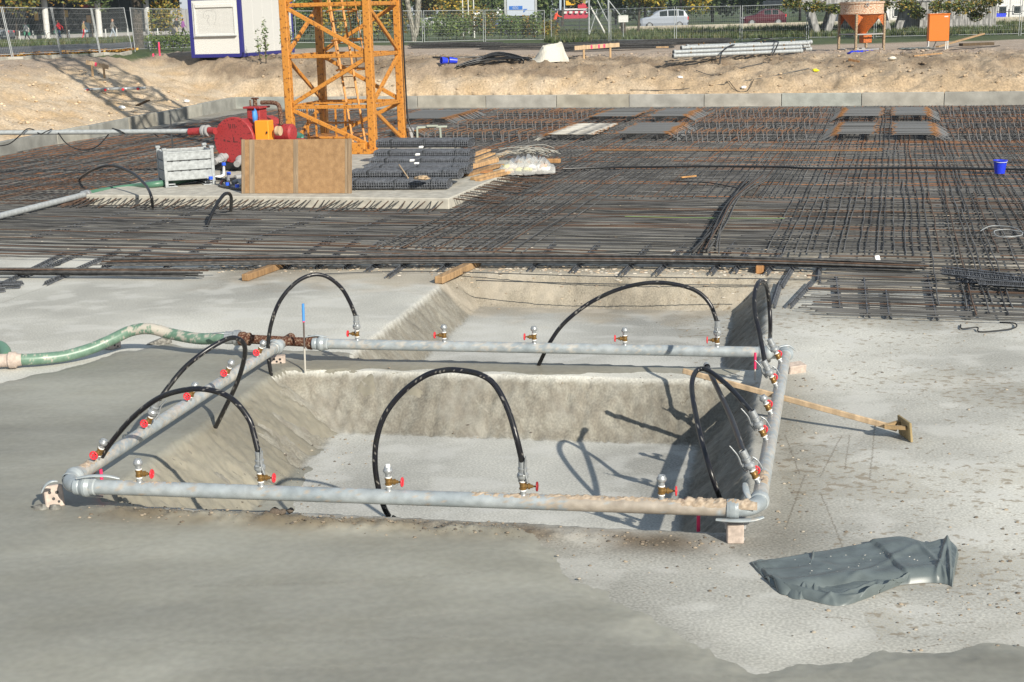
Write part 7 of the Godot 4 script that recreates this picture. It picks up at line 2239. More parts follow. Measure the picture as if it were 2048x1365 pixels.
	var sh := thing("strip_heap", "heap of pale grey plastic strips behind the plastic bag", "strips", Vector3(0.470, 0.250, -32.803))
	for i in 22:
		var m := MB.new()
		var an := rng.randf_range(-0.5, 0.5)
		var ln := rng.randf_range(0.3, 0.62)
		var c := Vector3(rng.randf_range(-0.3, 0.3), 0.05 + rng.randf() * 0.22, rng.randf_range(-0.25, 0.25))
		var dd := Vector3(cos(an), 0, sin(an)) * ln
		m.col = Color(1, 1, 1)
		m.tube(spline([c - dd, c - dd * 0.3 + Vector3.UP * rng.randf() * 0.08, c + dd * 0.5 + Vector3.UP * rng.randf() * 0.06, c + dd + Vector3.DOWN * 0.04], 4), 0.02, 5, true, 0.4)
		obj("strip", m, mt("pale_strip", lin(0.36, 0.35, 0.31), 0.7), sh)
	# small steel frame right of the crane
	var sf := thing("steel_frame", "thin grey green steel frame standing right of the crane", "frame", Vector3(-2.080, 0.100, -38.528))
	var q0 := Vector3(-2.346, 0.717, -37.000) - sf.position
	var q1 := Vector3(-1.568, 0.707, -37.200) - sf.position
	for s in [[q0, q1], [q0, Vector3(q0.x, 0, q0.z)], [q0.lerp(q1, 0.76), Vector3(q0.lerp(q1, 0.8).x, 0, q1.z)], [q0 + Vector3(0.25, 0.03, 0), q0 + Vector3(0.55, 0.03, 0)]]:
		var m := MB.new()
		m.bar(s[0], s[1], 0.05, 0.05, Vector3.UP, 0.006)
		obj("tube", m, mt("frame_green", lin(0.30, 0.33, 0.28), 0.6), sf)
	var hy := MB.new()
	hy.lathe(T(Vector3.ZERO), [Vector2(0.001, 0), Vector2(0.1, 0), Vector2(0.07, 0.08), Vector2(0.07, 0.4), Vector2(0.1, 0.42), Vector2(0.1, 0.5), Vector2(0.05, 0.52), Vector2(0.001, 0.54)], 12)
	tag(obj("standpipe", hy, mats.grey_trim, self, T(Vector3(-2.571, 0.150, -37.687))), "short grey standpipe beside the right crane leg", "standpipe")

# ---------------------------------------------------------------- header pipes round the sump
const PR := 0.055
var vtop := {}       # valve tops: name -> [position, axis]

func mud_tint(amount: float, seed_off: float) -> Callable:
	return func(p: Vector3, n: Vector3) -> Color:
		var q := p + Vector3(seed_off, 0, 0)
		var v := 0.55 * n_b.get_noise_3dv(q * 1.3) + 0.7 * n_b.get_noise_3dv(q * 4.5) + 0.3 * n_a.get_noise_3dv(q * 1.5)
		var steel := mixc(Color(0.33, 0.375, 0.40), Color(0.45, 0.485, 0.50), 0.5 + n_a.get_noise_3dv(q * 2.0) * 0.8)
		var a := amount
		if amount > 5.0: a = 0.12 + 0.75 * smoothstep(2.9, 4.1, p.x)
		return mixc(steel, mixc(Color(0.38, 0.32, 0.255) if amount > 5.0 else Color(0.43, 0.39, 0.33), Color(0.48, 0.42, 0.35) if amount > 5.0 else Color(0.54, 0.52, 0.48), 0.5 + v), smoothstep(0.40 - a, 0.48 - a, v + 0.10 * n.y) * 0.92)

func header_pipe(label: String, A: Vector3, B_: Vector3, at: Array, kinds: Array, stem: Vector3, tilt: Vector3, amount: float, key: String) -> Node3D:
	var o := thing("header_pipe", label, "pipe", A)
	var d := (B_ - A)
	var u := d.normalized()
	var b := MB.new()
	b.tint = mud_tint(amount, A.x * 7)
	var pts := PackedVector3Array()
	for i in 161: pts.append(d * i / 160.0)
	b.tube(pts, PR, 24)
	obj("tube", b, mats.galv, o)
	var up := (Vector3.UP + tilt).normalized()
	for i in at.size():
		var p: Vector3 = d * at[i]
		var t := along(p + up * (PR - 0.078 * 0.86), up)
		t.basis.y *= 0.86
		var br := MB.new()
		br.lathe(t, [Vector2(0.001, 0.118), Vector2(0.024, 0.118), Vector2(0.027, 0.122), Vector2(0.027, 0.134), Vector2(0.022, 0.136), Vector2(0.024, 0.15), Vector2(0.022, 0.164), Vector2(0.027, 0.166), Vector2(0.027, 0.18), Vector2(0.022, 0.184), Vector2(0.001, 0.184)], 8)
		var st := along(p + up * 0.115, stem)
		br.lathe(st, [Vector2(0.019, 0.0), Vector2(0.019, 0.036), Vector2(0.023, 0.038), Vector2(0.023, 0.05), Vector2(0.014, 0.054), Vector2(0.014, 0.068), Vector2(0.008, 0.07), Vector2(0.006, 0.094), Vector2(0.001, 0.094)], 8)
		var vv := obj("valve", br, mats.brass, o)
		var ni := MB.new()
		ni.lathe(t, [Vector2(0.026, 0.07), Vector2(0.022, 0.08), Vector2(0.02, 0.11), Vector2(0.001, 0.112)], 14)
		ni.lathe(t, [Vector2(0.001, 0.19), Vector2(0.021, 0.19), Vector2(0.021, 0.222), Vector2(0.001, 0.224)], 14)
		obj("nipple", ni, mats.zinc, vv)
		var tf := MB.new()
		tf.lathe(t, [Vector2(0.001, 0.108), Vector2(0.0235, 0.108), Vector2(0.0235, 0.118), Vector2(0.001, 0.12)], 14)
		tf.lathe(t, [Vector2(0.001, 0.183), Vector2(0.0235, 0.183), Vector2(0.0235, 0.193), Vector2(0.001, 0.195)], 14)
		obj("sealing_tape", tf, mats.teflon, vv)
		var hw := MB.new()
		var wc := along(p + up * 0.115 + stem * 0.1, stem)
		hw.torus(wc, 0.03, 0.0065, 18, 6)
		for k in 5: hw.bar(wc.origin, wc * (Vector3(cos(TAU * k / 5), 0, sin(TAU * k / 5)) * 0.03), 0.008, 0.008)
		hw.lathe(wc, [Vector2(0.001, -0.006), Vector2(0.011, -0.006), Vector2(0.011, 0.008), Vector2(0.001, 0.009)], 8)
		obj("handwheel", hw, mats.red_wheel if kinds[i] != 3 else mt("old_red", lin(0.25, 0.012, 0.015), 0.5), vv)
		var cp := MB.new()
		if kinds[i] == 0 or kinds[i] == 2:
			cp.lathe(t, [Vector2(0.022, 0.22), Vector2(0.031, 0.228), Vector2(0.036, 0.243), Vector2(0.034, 0.256), Vector2(0.026, 0.262), Vector2(0.026, 0.276), Vector2(0.02, 0.277), Vector2(0.001, 0.262)], 18, true)
			obj("ball_cap", cp, mats.zinc, vv)
			if kinds[i] == 2:
				var pl := MB.new()
				pl.lathe(t, [Vector2(0.001, 0.27), Vector2(0.019, 0.27), Vector2(0.017, 0.298), Vector2(0.001, 0.3)], 10)
				obj("white_plug", pl, mats.teflon, vv)
		vtop["%s%d" % [key, i]] = [A + p + up * 0.182, up, stem]
	return o

func collar(called: String, o: Node3D, at: Vector3, d: Vector3, ball := true) -> void:
	var b := MB.new()
	b.tint = mud_tint(0.05, at.x * 3)
	var pf := []
	for q in ([[1, -0.11], [1.13, -0.1], [1.17, -0.06], [1.1, -0.05], [1.24, -0.035], [1.42, -0.01], [1.42, 0.012], [1.26, 0.032], [1.15, 0.045], [1.15, 0.085], [1, 0.095]] if ball else [[1, -0.05], [1.2, -0.045], [1.26, -0.02], [1.26, 0.02], [1.2, 0.045], [1, 0.05]]): pf.append(Vector2(PR * q[0], q[1] * 0.85))
	b.lathe(along(at, d), pf, 26)
	obj(called, b, mats.galv, o)

func elbow(o: Node3D, a: Vector3, c: Vector3, b: Vector3) -> void:
	var p := PackedVector3Array()
	for i in 17:
		var t := i / 16.0
		p.append(a.lerp(c, t).lerp(c.lerp(b, t), t))
	var m := MB.new()
	m.tint = mud_tint(0.08, a.x)
	m.tube(p, PR * 1.02, 24)
	obj("elbow", m, mats.galv, o)

func lever(o: Node3D, pts: Array, w := 0.017) -> void:
	var m := MB.new()
	m.tint = mud_tint(0.15, 3.0)
	var s := spline(pts, 6)
	var r := []
	for i in s.size(): r.append(w * (0.55 + 0.6 * sin(PI * (0.12 + 0.8 * i / s.size()))))
	m.tube(s, r, 8, true, 0.45)
	obj("clamp_lever", m, mats.galv, o)

func mud_crust(o: Node3D, A: Vector3, d: Vector3, spans: Array, seed_: int) -> void:
	var side := d.normalized().cross(Vector3.UP)
	for s in spans:
		var b := MB.new()
		var ln: float = (s[1] - s[0]) * d.length()
		var nn := int(ln / 0.011) + 2
		var kk := 18
		var pts := []
		for i in nn + 1:
			var u := float(i) / nn
			var t: float = lerpf(s[0], s[1], u)
			for k in kk + 1:
				var f := (float(k) / kk - 0.5) * 2.0
				var a: float = f * s[3] * 2.4
				var c: Vector3 = d * t + (Vector3.UP * cos(a) + side * sin(a)) * PR
				var env: float = (1.0 - pow(absf(f), 2.0)) * smoothstep(0.0, 0.12, u) * smoothstep(0.0, 0.12, 1.0 - u)
				var h: float = (n_b.get_noise_3dv((c + A) * 3.2 + Vector3(seed_, 0, 0)) * 0.75 + n_b.get_noise_3dv((c + A) * 9.0) * 0.45 + s[2]) * env * 0.018 * s[4] - 0.004
				pts.append(d * t + (Vector3.UP * cos(a) + side * sin(a)) * (PR + h))
		for p in pts:
			b.col = mixc(Color(0.28, 0.215, 0.155), Color(0.42, 0.345, 0.265), 0.5 + 1.2 * n_b.get_noise_3dv((p + A) * 6.0))
			b.vert(p, Vector3.UP)
		for i in nn:
			for k in kk:
				var q := i * (kk + 1) + k
				b.ix.append_array([q, q + kk + 1, q + 1, q + 1, q + kk + 1, q + kk + 2])
		for i in nn + 1:
			for k in kk + 1:
				var q := i * (kk + 1) + k
				var e: Vector3 = pts[mini(i + 1, nn) * (kk + 1) + k] - pts[maxi(i - 1, 0) * (kk + 1) + k]
				var g: Vector3 = pts[i * (kk + 1) + mini(k + 1, kk)] - pts[i * (kk + 1) + maxi(k - 1, 0)]
				var m: Vector3 = e.cross(g).normalized()
				b.n[q] = m if m.dot(pts[q] - d * lerpf(s[0], s[1], float(i) / nn)) > 0 else -m
		obj("mud_crust", b, mats.stuff_vc, o)

func block(label: String, p: Vector3, turn: float, size: Vector3, tilt := 0.0, holes := true) -> void:
	var o := thing("support_block", label, "block", p, turn, "pale blocks under the pipes")
	var b := MB.new()
	b.box(T(Vector3(0, size.y / 2, 0), 0, tilt), size, 0.008)
	obj("body", b, mats.block, o)
	if holes:
		for q in [[-0.22, 0.2, 0.016], [0.16, 0.16, 0.018], [-0.06, -0.1, 0.016], [0.2, -0.26, 0.014]]:
			var h := MB.new()
			h.lathe(T(Vector3(0, size.y / 2, 0), 0, tilt) * Transform3D(Basis(Vector3.RIGHT, Vector3.BACK, Vector3.DOWN), Vector3(q[0] * size.x, q[1] * size.y, size.z / 2)), [Vector2(q[2] * 0.75, -0.02), Vector2(q[2] * 0.75, 0.0015), Vector2(0.001, 0.0016)], 10)
			obj("hole", h, mats.black, o)

func build_pipes() -> void:
	var FLc := Vector3(-3.382, 0.250, -9.915)
	var FRc := Vector3(1.650, 0.250, -9.031)
	var BRc := Vector3(2.707, 0.250, -13.442)
	var TE := Vector3(-2.438, 0.250, -14.392)
	var ua := (FRc - FLc).normalized()
	var ub := (BRc - FRc).normalized()
	var ul := (TE - FLc).normalized()
	# front
	var A := FLc + ua * 0.2
	var Bq := FRc - ua * 0.17
	var fl := (Bq - A).length()
	var at := []
	for q in [Vector3(-2.785, 0.330, -9.705), Vector3(-1.862, 0.330, -9.546), Vector3(-0.923, 0.330, -9.378), Vector3(0.028, 0.330, -9.181), Vector3(0.984, 0.330, -9.029)]: at.append((q - A).dot(ua) / fl)
	var fp := header_pipe("front galvanised header pipe with five brass valves, thickly muddied at its right end", A, Bq, at, [0, 1, 2, 3, 0], ua, Vector3.ZERO, 9.0, "F")
	mud_crust(fp, A, Bq - A, [[0.04, 0.17, 0.1, 0.4, 0.8], [0.2, 0.38, -0.05, 0.4, 0.7], [0.5, 0.58, 0.0, 0.4, 0.6], [0.6, 0.78, 0.25, 0.4, 1.0], [0.72, 1.0, 0.4, 0.36, 1.0], [0.92, 1.035, 0.5, 0.55, 1.7]], 5)
	collar("coupling", fp, ua * 0.0, ua)
	collar("coupling", fp, Bq - A + ua * 0.0, ua, false)
	elbow(fp, ul * 0.2 - ua * 0.2, -ua * 0.2, Vector3.ZERO)
	lever(fp, [Vector3(-0.06, 0.075, 0.03), Vector3(0.04, 0.09, 0.03), Vector3(0.16, 0.085, 0.02), Vector3(0.25, 0.055, 0.0)], 0.02)
	lever(fp, [Vector3(-0.22, 0.04, -0.02), Vector3(-0.26, 0.045, 0.0), Vector3(-0.30, 0.02, 0.01), Vector3(-0.33, -0.03, 0.02)], 0.02)
	lever(fp, [Bq - A + Vector3(-0.12, -0.06, 0.04), Bq - A + Vector3(0.0, -0.06, 0.07), Bq - A + Vector3(0.12, -0.055, 0.08), Bq - A + Vector3(0.2, -0.04, 0.07)], 0.024)
	# right
	A = FRc + ub * 0.19
	Bq = BRc - ub * 0.05
	var rl := (Bq - A).length()
	at = []
	for q in [Vector3(1.770, 0.310, -9.454), Vector3(1.979, 0.310, -10.456), Vector3(2.160, 0.310, -11.169), Vector3(2.366, 0.310, -12.030), Vector3(2.569, 0.310, -12.890)]: at.append((q - A).dot(ub) / rl)
	var inw := -ua * 0.5
	var rp := header_pipe("right galvanised header pipe, sand coated, with valves slanting inwards", A, Bq, at, [1, 1, 0, 1, 1], ub, inw, 0.42, "R")
	mud_crust(rp, A, Bq - A, [[0.05, 0.12, 0.4, 0.5, 1.2], [0.2, 0.95, -0.1, 0.5, 0.6]], 6)
	collar("coupling", rp, -ub * 0.0, ub, false)
	elbow(rp, -ub * 0.19 - ua * 0.17, -ub * 0.19, Vector3.ZERO)
	collar("coupling", rp, Bq - A, ub)
	lever(rp, [Vector3(-0.075, 0.02, 0.05), Vector3(-0.085, 0.05, -0.04), Vector3(-0.075, 0.07, -0.16)], 0.022)
	# back
	A = Vector3(-2.010, 0.250, -14.345)
	Bq = BRc - (BRc - A).normalized() * 0.17
	var uk := (Bq - A).normalized()
	at = []
	for q in [Vector3(-1.643, 0.330, -14.147), Vector3(-0.727, 0.330, -13.956), Vector3(0.190, 0.330, -13.723), Vector3(1.104, 0.330, -13.558), Vector3(2.009, 0.330, -13.375)]: at.append((q - A).dot(uk) / (Bq - A).length())
	var bp := header_pipe("rear galvanised header pipe on the ridge between the two sumps", A, Bq, at, [1, 0, 0, 0, 1], -uk, Vector3.ZERO, 0.2, "B")
	mud_crust(bp, A, Bq - A, [[0.02, 0.98, -0.08, 0.45, 0.55]], 7)
	collar("coupling", bp, Vector3.ZERO, uk)
	collar("coupling", bp, Bq - A, uk)
	elbow(bp, Bq - A, BRc - A, BRc - A - ub * 0.12)
	lever(bp, [Bq - A + Vector3(0.1, 0.06, 0.02), Bq - A + Vector3(0.2, 0.065, 0.0), Bq - A + Vector3(0.26, 0.02, 0.03)])
	# left
	A = FLc + ul * 0.2
	Bq = TE - ul * 0.02
	at = []
	for q in [Vector3(-3.279, 0.310, -10.419), Vector3(-3.061, 0.310, -11.253), Vector3(-2.871, 0.310, -12.076), Vector3(-2.634, 0.310, -12.866), Vector3(-2.457, 0.310, -13.663)]: at.append((q - A).dot(ul) / (Bq - A).length())
	var lp := header_pipe("left galvanised header pipe, streaked with grout, with valves slanting right", A, Bq, at, [0, 1, 0, 0, 0], -ul, ua * 0.5, 0.4, "L")
	mud_crust(lp, A, Bq - A, [[0.01, 0.14, 0.3, 0.5, 0.9], [0.12, 0.95, -0.12, 0.6, 0.5]], 8)
	collar("coupling", lp, Vector3.ZERO, ul)
	collar("coupling", lp, Bq - A - ul * 0.12, ul)
	lever(lp, [Bq - A + Vector3(-0.05, 0.065, 0.05), Bq - A + Vector3(-0.1, 0.07, 0.2), Bq - A + Vector3(-0.12, 0.05, 0.3)])
	# rusty branch piece and green hose
	var r0 := Vector3(-2.902, 0.250, -14.676)
	var r1 := Vector3(-2.069, 0.250, -14.397)
	var tp := thing("branch_pipe", "rust covered branch piece between the green hose and the rear pipe", "pipe", r0)
	var b := MB.new()
	b.tube(PackedVector3Array([Vector3.ZERO, r1 - r0]), 0.05, 20)
	obj("tube", b, mats.rusty, tp)
	b = MB.new()
	b.tube(PackedVector3Array([TE - r0 + ul * 0.3, TE - r0 + ul * 0.0]), 0.05, 20)
	obj("branch", b, mats.rusty, tp)
	for q in [0.0, 0.92]:
		b = MB.new()
		b.lathe(along((r1 - r0) * q, r1 - r0), [Vector2(0.05, -0.03), Vector2(0.075, -0.02), Vector2(0.078, 0.02), Vector2(0.068, 0.05), Vector2(0.072, 0.09), Vector2(0.05, 0.1)], 20)
		obj("flange", b, mats.rusty, tp)
	lever(tp, [r1 - r0 + Vector3(-0.1, 0.07, 0.02), r1 - r0 + Vector3(0.02, 0.085, 0.03), r1 - r0 + Vector3(0.14, 0.06, 0.03)])
	var pts := spline([Vector3(-2.965, 0.250, -14.731), Vector3(-3.109, 0.250, -14.747), Vector3(-3.394, 0.220, -14.859), Vector3(-3.731, 0.240, -15.029), Vector3(-3.983, 0.300, -15.067), Vector3(-4.198, 0.280, -15.080), Vector3(-4.406, 0.200, -15.009), Vector3(-4.612, 0.130, -14.900), Vector3(-4.849, 0.090, -14.767), Vector3(-5.084, 0.090, -14.657), Vector3(-5.305, 0.100, -14.595)], 26)
	var rr := []
	for i in pts.size(): rr.append(0.061 + (0.003 if i % 2 == 0 else 0.0))
	b = MB.new()
	b.tint = func(p: Vector3, n: Vector3) -> Color:
		var v := n_b.get_noise_3d(p.x * 1.5, p.y * 2, p.z * 1.5) + 0.7 * n_b.get_noise_3d(p.x * 6, p.y * 6, p.z * 6)
		var cake := exp(-pow((p.x + 3.9) / 0.32, 2.0)) * 0.55
		return mixc(mixc(Color(0.14, 0.25, 0.18), Color(0.22, 0.35, 0.265), 0.5 + v), Color(0.55, 0.51, 0.44), smoothstep(0.34, 0.44, v * 0.8 + cake + 0.16 * n.y))
	b.tube(pts, rr, 20)
	var gh := thing("green_hose", "ribbed green suction hose, splashed with cement, winding over the slab", "hose", Vector3.ZERO)
	obj("tube", b, mats.green_hose, gh)
	b = MB.new()
	b.lathe(along(Vector3(-2.943, 0.250, -14.728), Vector3(-3.153, 0.250, -14.751) - Vector3(-2.943, 0.250, -14.728)), [Vector2(0.055, -0.02), Vector2(0.085, -0.01), Vector2(0.085, 0.05), Vector2(0.07, 0.06), Vector2(0.07, 0.15), Vector2(0.06, 0.16)], 22)
	obj("coupling", b, mats.zinc, gh)
	b = MB.new()
	b.lathe(along(Vector3(-5.288, 0.100, -14.594), Vector3(-1, 0, 0.1)), [Vector2(0.064, -0.03), Vector2(0.07, 0.02), Vector2(0.09, 0.04), Vector2(0.09, 0.1), Vector2(0.072, 0.12), Vector2(0.072, 0.2), Vector2(0.08, 0.22), Vector2(0.06, 0.25)], 20)
	obj("coupling", b, mats.block, gh)
	lever(gh, [Vector3(-3.008, 0.340, -14.536), Vector3(-3.081, 0.360, -14.481), Vector3(-3.193, 0.340, -14.581)])
	b = MB.new()
	b.col = Color(0.15, 0.31, 0.21)
	b.tube(spline([Vector3(-6.245, 0.100, -14.874), Vector3(-5.920, 0.120, -15.035), Vector3(-5.716, 0.140, -15.119), Vector3(-5.572, 0.130, -14.956), Vector3(-5.465, 0.100, -14.701)], 10), 0.062, 18)
	tag(obj("green_hose", b, mats.green_hose), "curl of green hose entering from the left edge of the picture", "hose")
	# supports
	block("pale perforated block standing under the front left pipe corner", Vector3(-3.536, 0.000, -10.160), 0.5, Vector3(0.14, 0.17, 0.1), -0.25)
	block("pale clay block under the front right pipe corner", Vector3(1.506, 0.000, -9.095), -0.1, Vector3(0.115, 0.145, 0.12), 0.0, false)
	block("perforated pale block under the rear left pipe junction", Vector3(-2.507, 0.000, -14.527), 0.1, Vector3(0.16, 0.09, 0.1), 0.0)
	block("pale perforated block under the bend of the green hose", Vector3(-4.535, 0.000, -15.455), 0.9, Vector3(0.16, 0.11, 0.13), 0.0)
	block("broken pale block beside the rear right pipe corner", Vector3(2.839, 0.000, -13.624), 0.4, Vector3(0.2, 0.09, 0.12), 0.15, false)
	b = MB.new()
	b.col = Color(0.55, 0.55, 0.55)
	b.box(T(Vector3(0, 0.05, 0), 0.3, 0.0, 0.5), Vector3(0.07, 0.06, 0.16), 0.012)
	b.box(T(Vector3(0, 0.16, 0), 0.2), Vector3(0.17, 0.035, 0.1), 0.01)
	b.tube(PackedVector3Array([Vector3(-0.06, 0.12, 0.03), Vector3(-0.06, 0.19, 0.03)]), 0.02, 8)
	b.tube(PackedVector3Array([Vector3(0.05, 0.12, 0.03), Vector3(0.05, 0.19, 0.03)]), 0.02, 8)
	tag(obj("clamp_bracket", b, mats.grey_trim, self, T(Vector3(1.516, -0.000, -9.114) + Vector3(0, 0.0, 0)  - Vector3(0, 0.03, 0.02))), "grey clamp bracket between the front right pipe corner and its block", "bracket")
	b = MB.new()
	b.blob(Vector3.ZERO, Vector3(0.09, 0.03, 0.06), rng, 9, 0.3)
	b.blob(Vector3(0.1, 0, 0.02), Vector3(0.05, 0.035, 0.05), rng, 8, 0.3)
	b.col = Color.WHITE
	tag(obj("cement_lump", b, mt("cement", lin(0.30, 0.29, 0.26), 0.95, 0, true, tex.mottle, 2.0), self, T(Vector3(-3.601, 0.010, -10.093))), "small grey cement lump in front of the left pipe corner", "lump")
	b = MB.new()
	b.face([Vector3(-0.18, 0, 0), Vector3(0.1, 0.11, 0), Vector3(0.1, 0.11, -0.1), Vector3(-0.18, 0, -0.1)], Vector3(-0.3, 1, 0))
	b.face([Vector3(-0.18, 0, 0), Vector3(0.1, 0, 0), Vector3(0.1, 0.11, 0)], Vector3.BACK)
	b.face([Vector3(0.1, 0, 0), Vector3(0.1, 0.11, 0), Vector3(0.1, 0.11, -0.1), Vector3(0.1, 0, -0.1)], Vector3.RIGHT)
	tag(obj("cement_wedge", b, mats.cement, self, T(Vector3(-4.006, 0.000, -15.569))), "grey cement wedge under the arch of the green hose", "lump")

# ---------------------------------------------------------------- black suction hoses
func suction_hose(label: String, key: String, rest: Array, big_lever := 1.0) -> void:
	var v: Array = vtop[key]
	var p: Vector3 = v[0]
	var u: Vector3 = v[1]
	var st: Vector3 = v[2]
	var o := thing("suction_hose", label, "hose", p, 0, "black suction hoses on the header pipes")
	var c := MB.new()
	c.lathe(along(Vector3.ZERO, u), [Vector2(0.024, -0.015), Vector2(0.034, -0.012), Vector2(0.041, 0.0), Vector2(0.041, 0.02), Vector2(0.034, 0.032), Vector2(0.03, 0.036), Vector2(0.03, 0.055), Vector2(0.034, 0.058), Vector2(0.034, 0.068), Vector2(0.028, 0.072), Vector2(0.029, 0.13), Vector2(0.023, 0.132)], 18)
	for s in [-1.0, 1.0]:
		var w: Vector3 = st.cross(u).normalized() * s * 0.042
		c.lathe(along(w + u * 0.03 - st * 0.014, st), [Vector2(0.001, 0), Vector2(0.01, 0), Vector2(0.01, 0.028), Vector2(0.001, 0.028)], 8)
	var cp := obj("coupling", c, mats.zinc, o)
	var l := MB.new()
	var a: Vector3 = st.cross(u).normalized() * (-1.0 if key.begins_with("R") or key.begins_with("L") else 0.55) * 0.045 + st * (0.02 if key.begins_with("F") else 0.0)
	var s2 := spline([a - u * 0.03 + st * 0.02, a * 1.2 + u * 0.03, a * 1.05 + u * 0.09 * big_lever, a * 1.5 + u * 0.165 * big_lever], 5)
	var r := []
	for i in s2.size(): r.append(lerpf(0.016, 0.008, float(i) / s2.size()))
	l.tube(s2, r, 6, true, 0.6)
	obj("lever", l, mats.zinc, cp)
	var l2 := MB.new()
	l2.tube(spline([-a + u * 0.06, -a * 1.5 + u * 0.02, -a * 1.6 - u * 0.05], 4), 0.009, 6, true, 0.6)
	obj("catch", l2, mats.zinc, cp)
	var pts := [u * 0.1]
	for q in rest: pts.append(q - p)
	var h := MB.new()
	h.tint = func(q: Vector3, n: Vector3) -> Color:
		var nz := n_b.get_noise_3d(q.x * 9, q.y * 9, q.z * 9)
		return Color(0.22, 0.21, 0.19) if nz > 0.47 else Color(0.011, 0.011, 0.012) * (1.0 + 1.2 * maxf(0, n_a.get_noise_3d(q.x * 6, q.y * 6, q.z * 6)))
	h.tube(spline(pts, 14), 0.021, 14)
	obj("tube", h, mats.hose_vc, o)

func build_hoses() -> void:
	suction_hose("black hose arching left from the second front valve over the left pipe", "F1", [Vector3(-1.879, 0.686, -9.680), Vector3(-1.912, 0.794, -9.700), Vector3(-2.019, 0.914, -9.760), Vector3(-2.171, 0.965, -9.850), Vector3(-2.375, 0.958, -9.950), Vector3(-2.639, 0.862, -10.100), Vector3(-2.901, 0.666, -10.250), Vector3(-3.135, 0.418, -10.400), Vector3(-3.299, 0.202, -10.550), Vector3(-3.473, -0.020, -10.937)])
	suction_hose("black hose looping from the second left valve down the left slope", "L1", [Vector3(-2.781, 0.735, -11.350), Vector3(-2.614, 0.870, -11.400), Vector3(-2.461, 0.950, -11.500), Vector3(-2.365, 0.963, -11.600), Vector3(-2.307, 0.894, -11.700), Vector3(-2.322, 0.755, -11.800), Vector3(-2.423, 0.503, -11.950), Vector3(-2.578, 0.226, -12.100), Vector3(-2.752, -0.060, -12.349)])
	suction_hose("black hose arching left from the leftmost rear valve", "B0", [Vector3(-1.671, 0.701, -14.250), Vector3(-1.750, 0.872, -14.200), Vector3(-1.882, 1.000, -14.150), Vector3(-2.022, 1.034, -14.100), Vector3(-2.187, 0.969, -14.050), Vector3(-2.348, 0.802, -14.000), Vector3(-2.455, 0.570, -14.000), Vector3(-2.506, 0.334, -14.000), Vector3(-2.507, 0.149, -14.000), Vector3(-2.498, -0.020, -14.034)])
	suction_hose("long black hose arching left from the rightmost rear valve", "B4", [Vector3(1.979, 0.721, -13.600), Vector3(1.851, 0.851, -13.650), Vector3(1.638, 0.918, -13.700), Vector3(1.394, 0.930, -13.750), Vector3(1.098, 0.866, -13.800), Vector3(0.797, 0.720, -13.850), Vector3(0.544, 0.514, -13.900), Vector3(0.389, 0.297, -13.950), Vector3(0.253, -0.030, -14.147)])
	suction_hose("narrow upright loop of black hose at the rear right corner", "R3", [Vector3(2.230, 0.720, -12.250), Vector3(2.213, 0.872, -12.400), Vector3(2.237, 1.007, -12.600), Vector3(2.304, 1.083, -12.800), Vector3(2.373, 1.072, -12.950), Vector3(2.444, 0.974, -13.100), Vector3(2.490, 0.781, -13.200), Vector3(2.513, 0.532, -13.250), Vector3(2.653, 0.020, -14.041)])
	suction_hose("black hose from the second right valve bent back into the near right corner", "R1", [Vector3(1.732, 0.611, -11.000), Vector3(1.578, 0.665, -11.300), Vector3(1.462, 0.605, -11.050), Vector3(1.438, 0.421, -10.500), Vector3(1.469, 0.201, -10.050), Vector3(1.556, -0.060, -10.060)], 1.1)
	suction_hose("black hose with a free open end leaning back from the nearest right valve", "R0", [Vector3(1.663, 0.530, -10.250), Vector3(1.668, 0.563, -10.950), Vector3(1.658, 0.617, -11.600)], 1.2)
	suction_hose("big black hose arch in front, from the fourth front valve", "F3", [Vector3(0.017, 0.725, -9.250), Vector3(-0.040, 0.913, -9.350), Vector3(-0.127, 1.064, -9.450), Vector3(-0.227, 1.129, -9.500), Vector3(-0.354, 1.149, -9.550), Vector3(-0.479, 1.143, -9.600), Vector3(-0.625, 1.093, -9.650), Vector3(-0.795, 0.962, -9.700), Vector3(-0.930, 0.792, -9.720), Vector3(-1.002, 0.599, -9.740), Vector3(-1.024, 0.403, -9.760), Vector3(-1.011, 0.203, -9.800), Vector3(-0.982, 0.040, -9.850), Vector3(-0.957, -0.046, -9.900)])
	# the corner valve of the right pipe carries an empty coupling
	var v: Array = vtop["R4"]
	var o := thing("hose_coupling", "empty hose coupling with raised lever at the rear right corner", "coupling", v[0])
	var c := MB.new()
	c.lathe(along(Vector3.ZERO, v[1]), [Vector2(0.024, -0.015), Vector2(0.041, 0.0), Vector2(0.041, 0.02), Vector2(0.03, 0.036), Vector2(0.034, 0.058), Vector2(0.028, 0.072), Vector2(0.029, 0.12), Vector2(0.001, 0.12)], 18)
	obj("body", c, mats.zinc, o)
	var l := MB.new()
	var u: Vector3 = v[1]
	l.tube(spline([Vector3(-0.04, 0, 0) - u * 0.02, Vector3(-0.055, 0, 0) + u * 0.06, Vector3(-0.06, 0, 0) + u * 0.17], 4), 0.011, 6, true, 0.6)
	obj("lever", l, mats.zinc, o)
	var oe := MB.new()
	oe.lathe(along(Vector3(1.658, 0.617, -11.600), Vector3(1.658, 0.617, -11.600) - Vector3(1.657, 0.595, -11.100)), [Vector2(0.027, -0.05), Vector2(0.028, 0.0), Vector2(0.02, 0.004), Vector2(0.018, -0.05)], 14)
	tag(obj("hose_ring", oe, mats.zinc), "bright metal ring on the open end of the leaning hose", "ring")

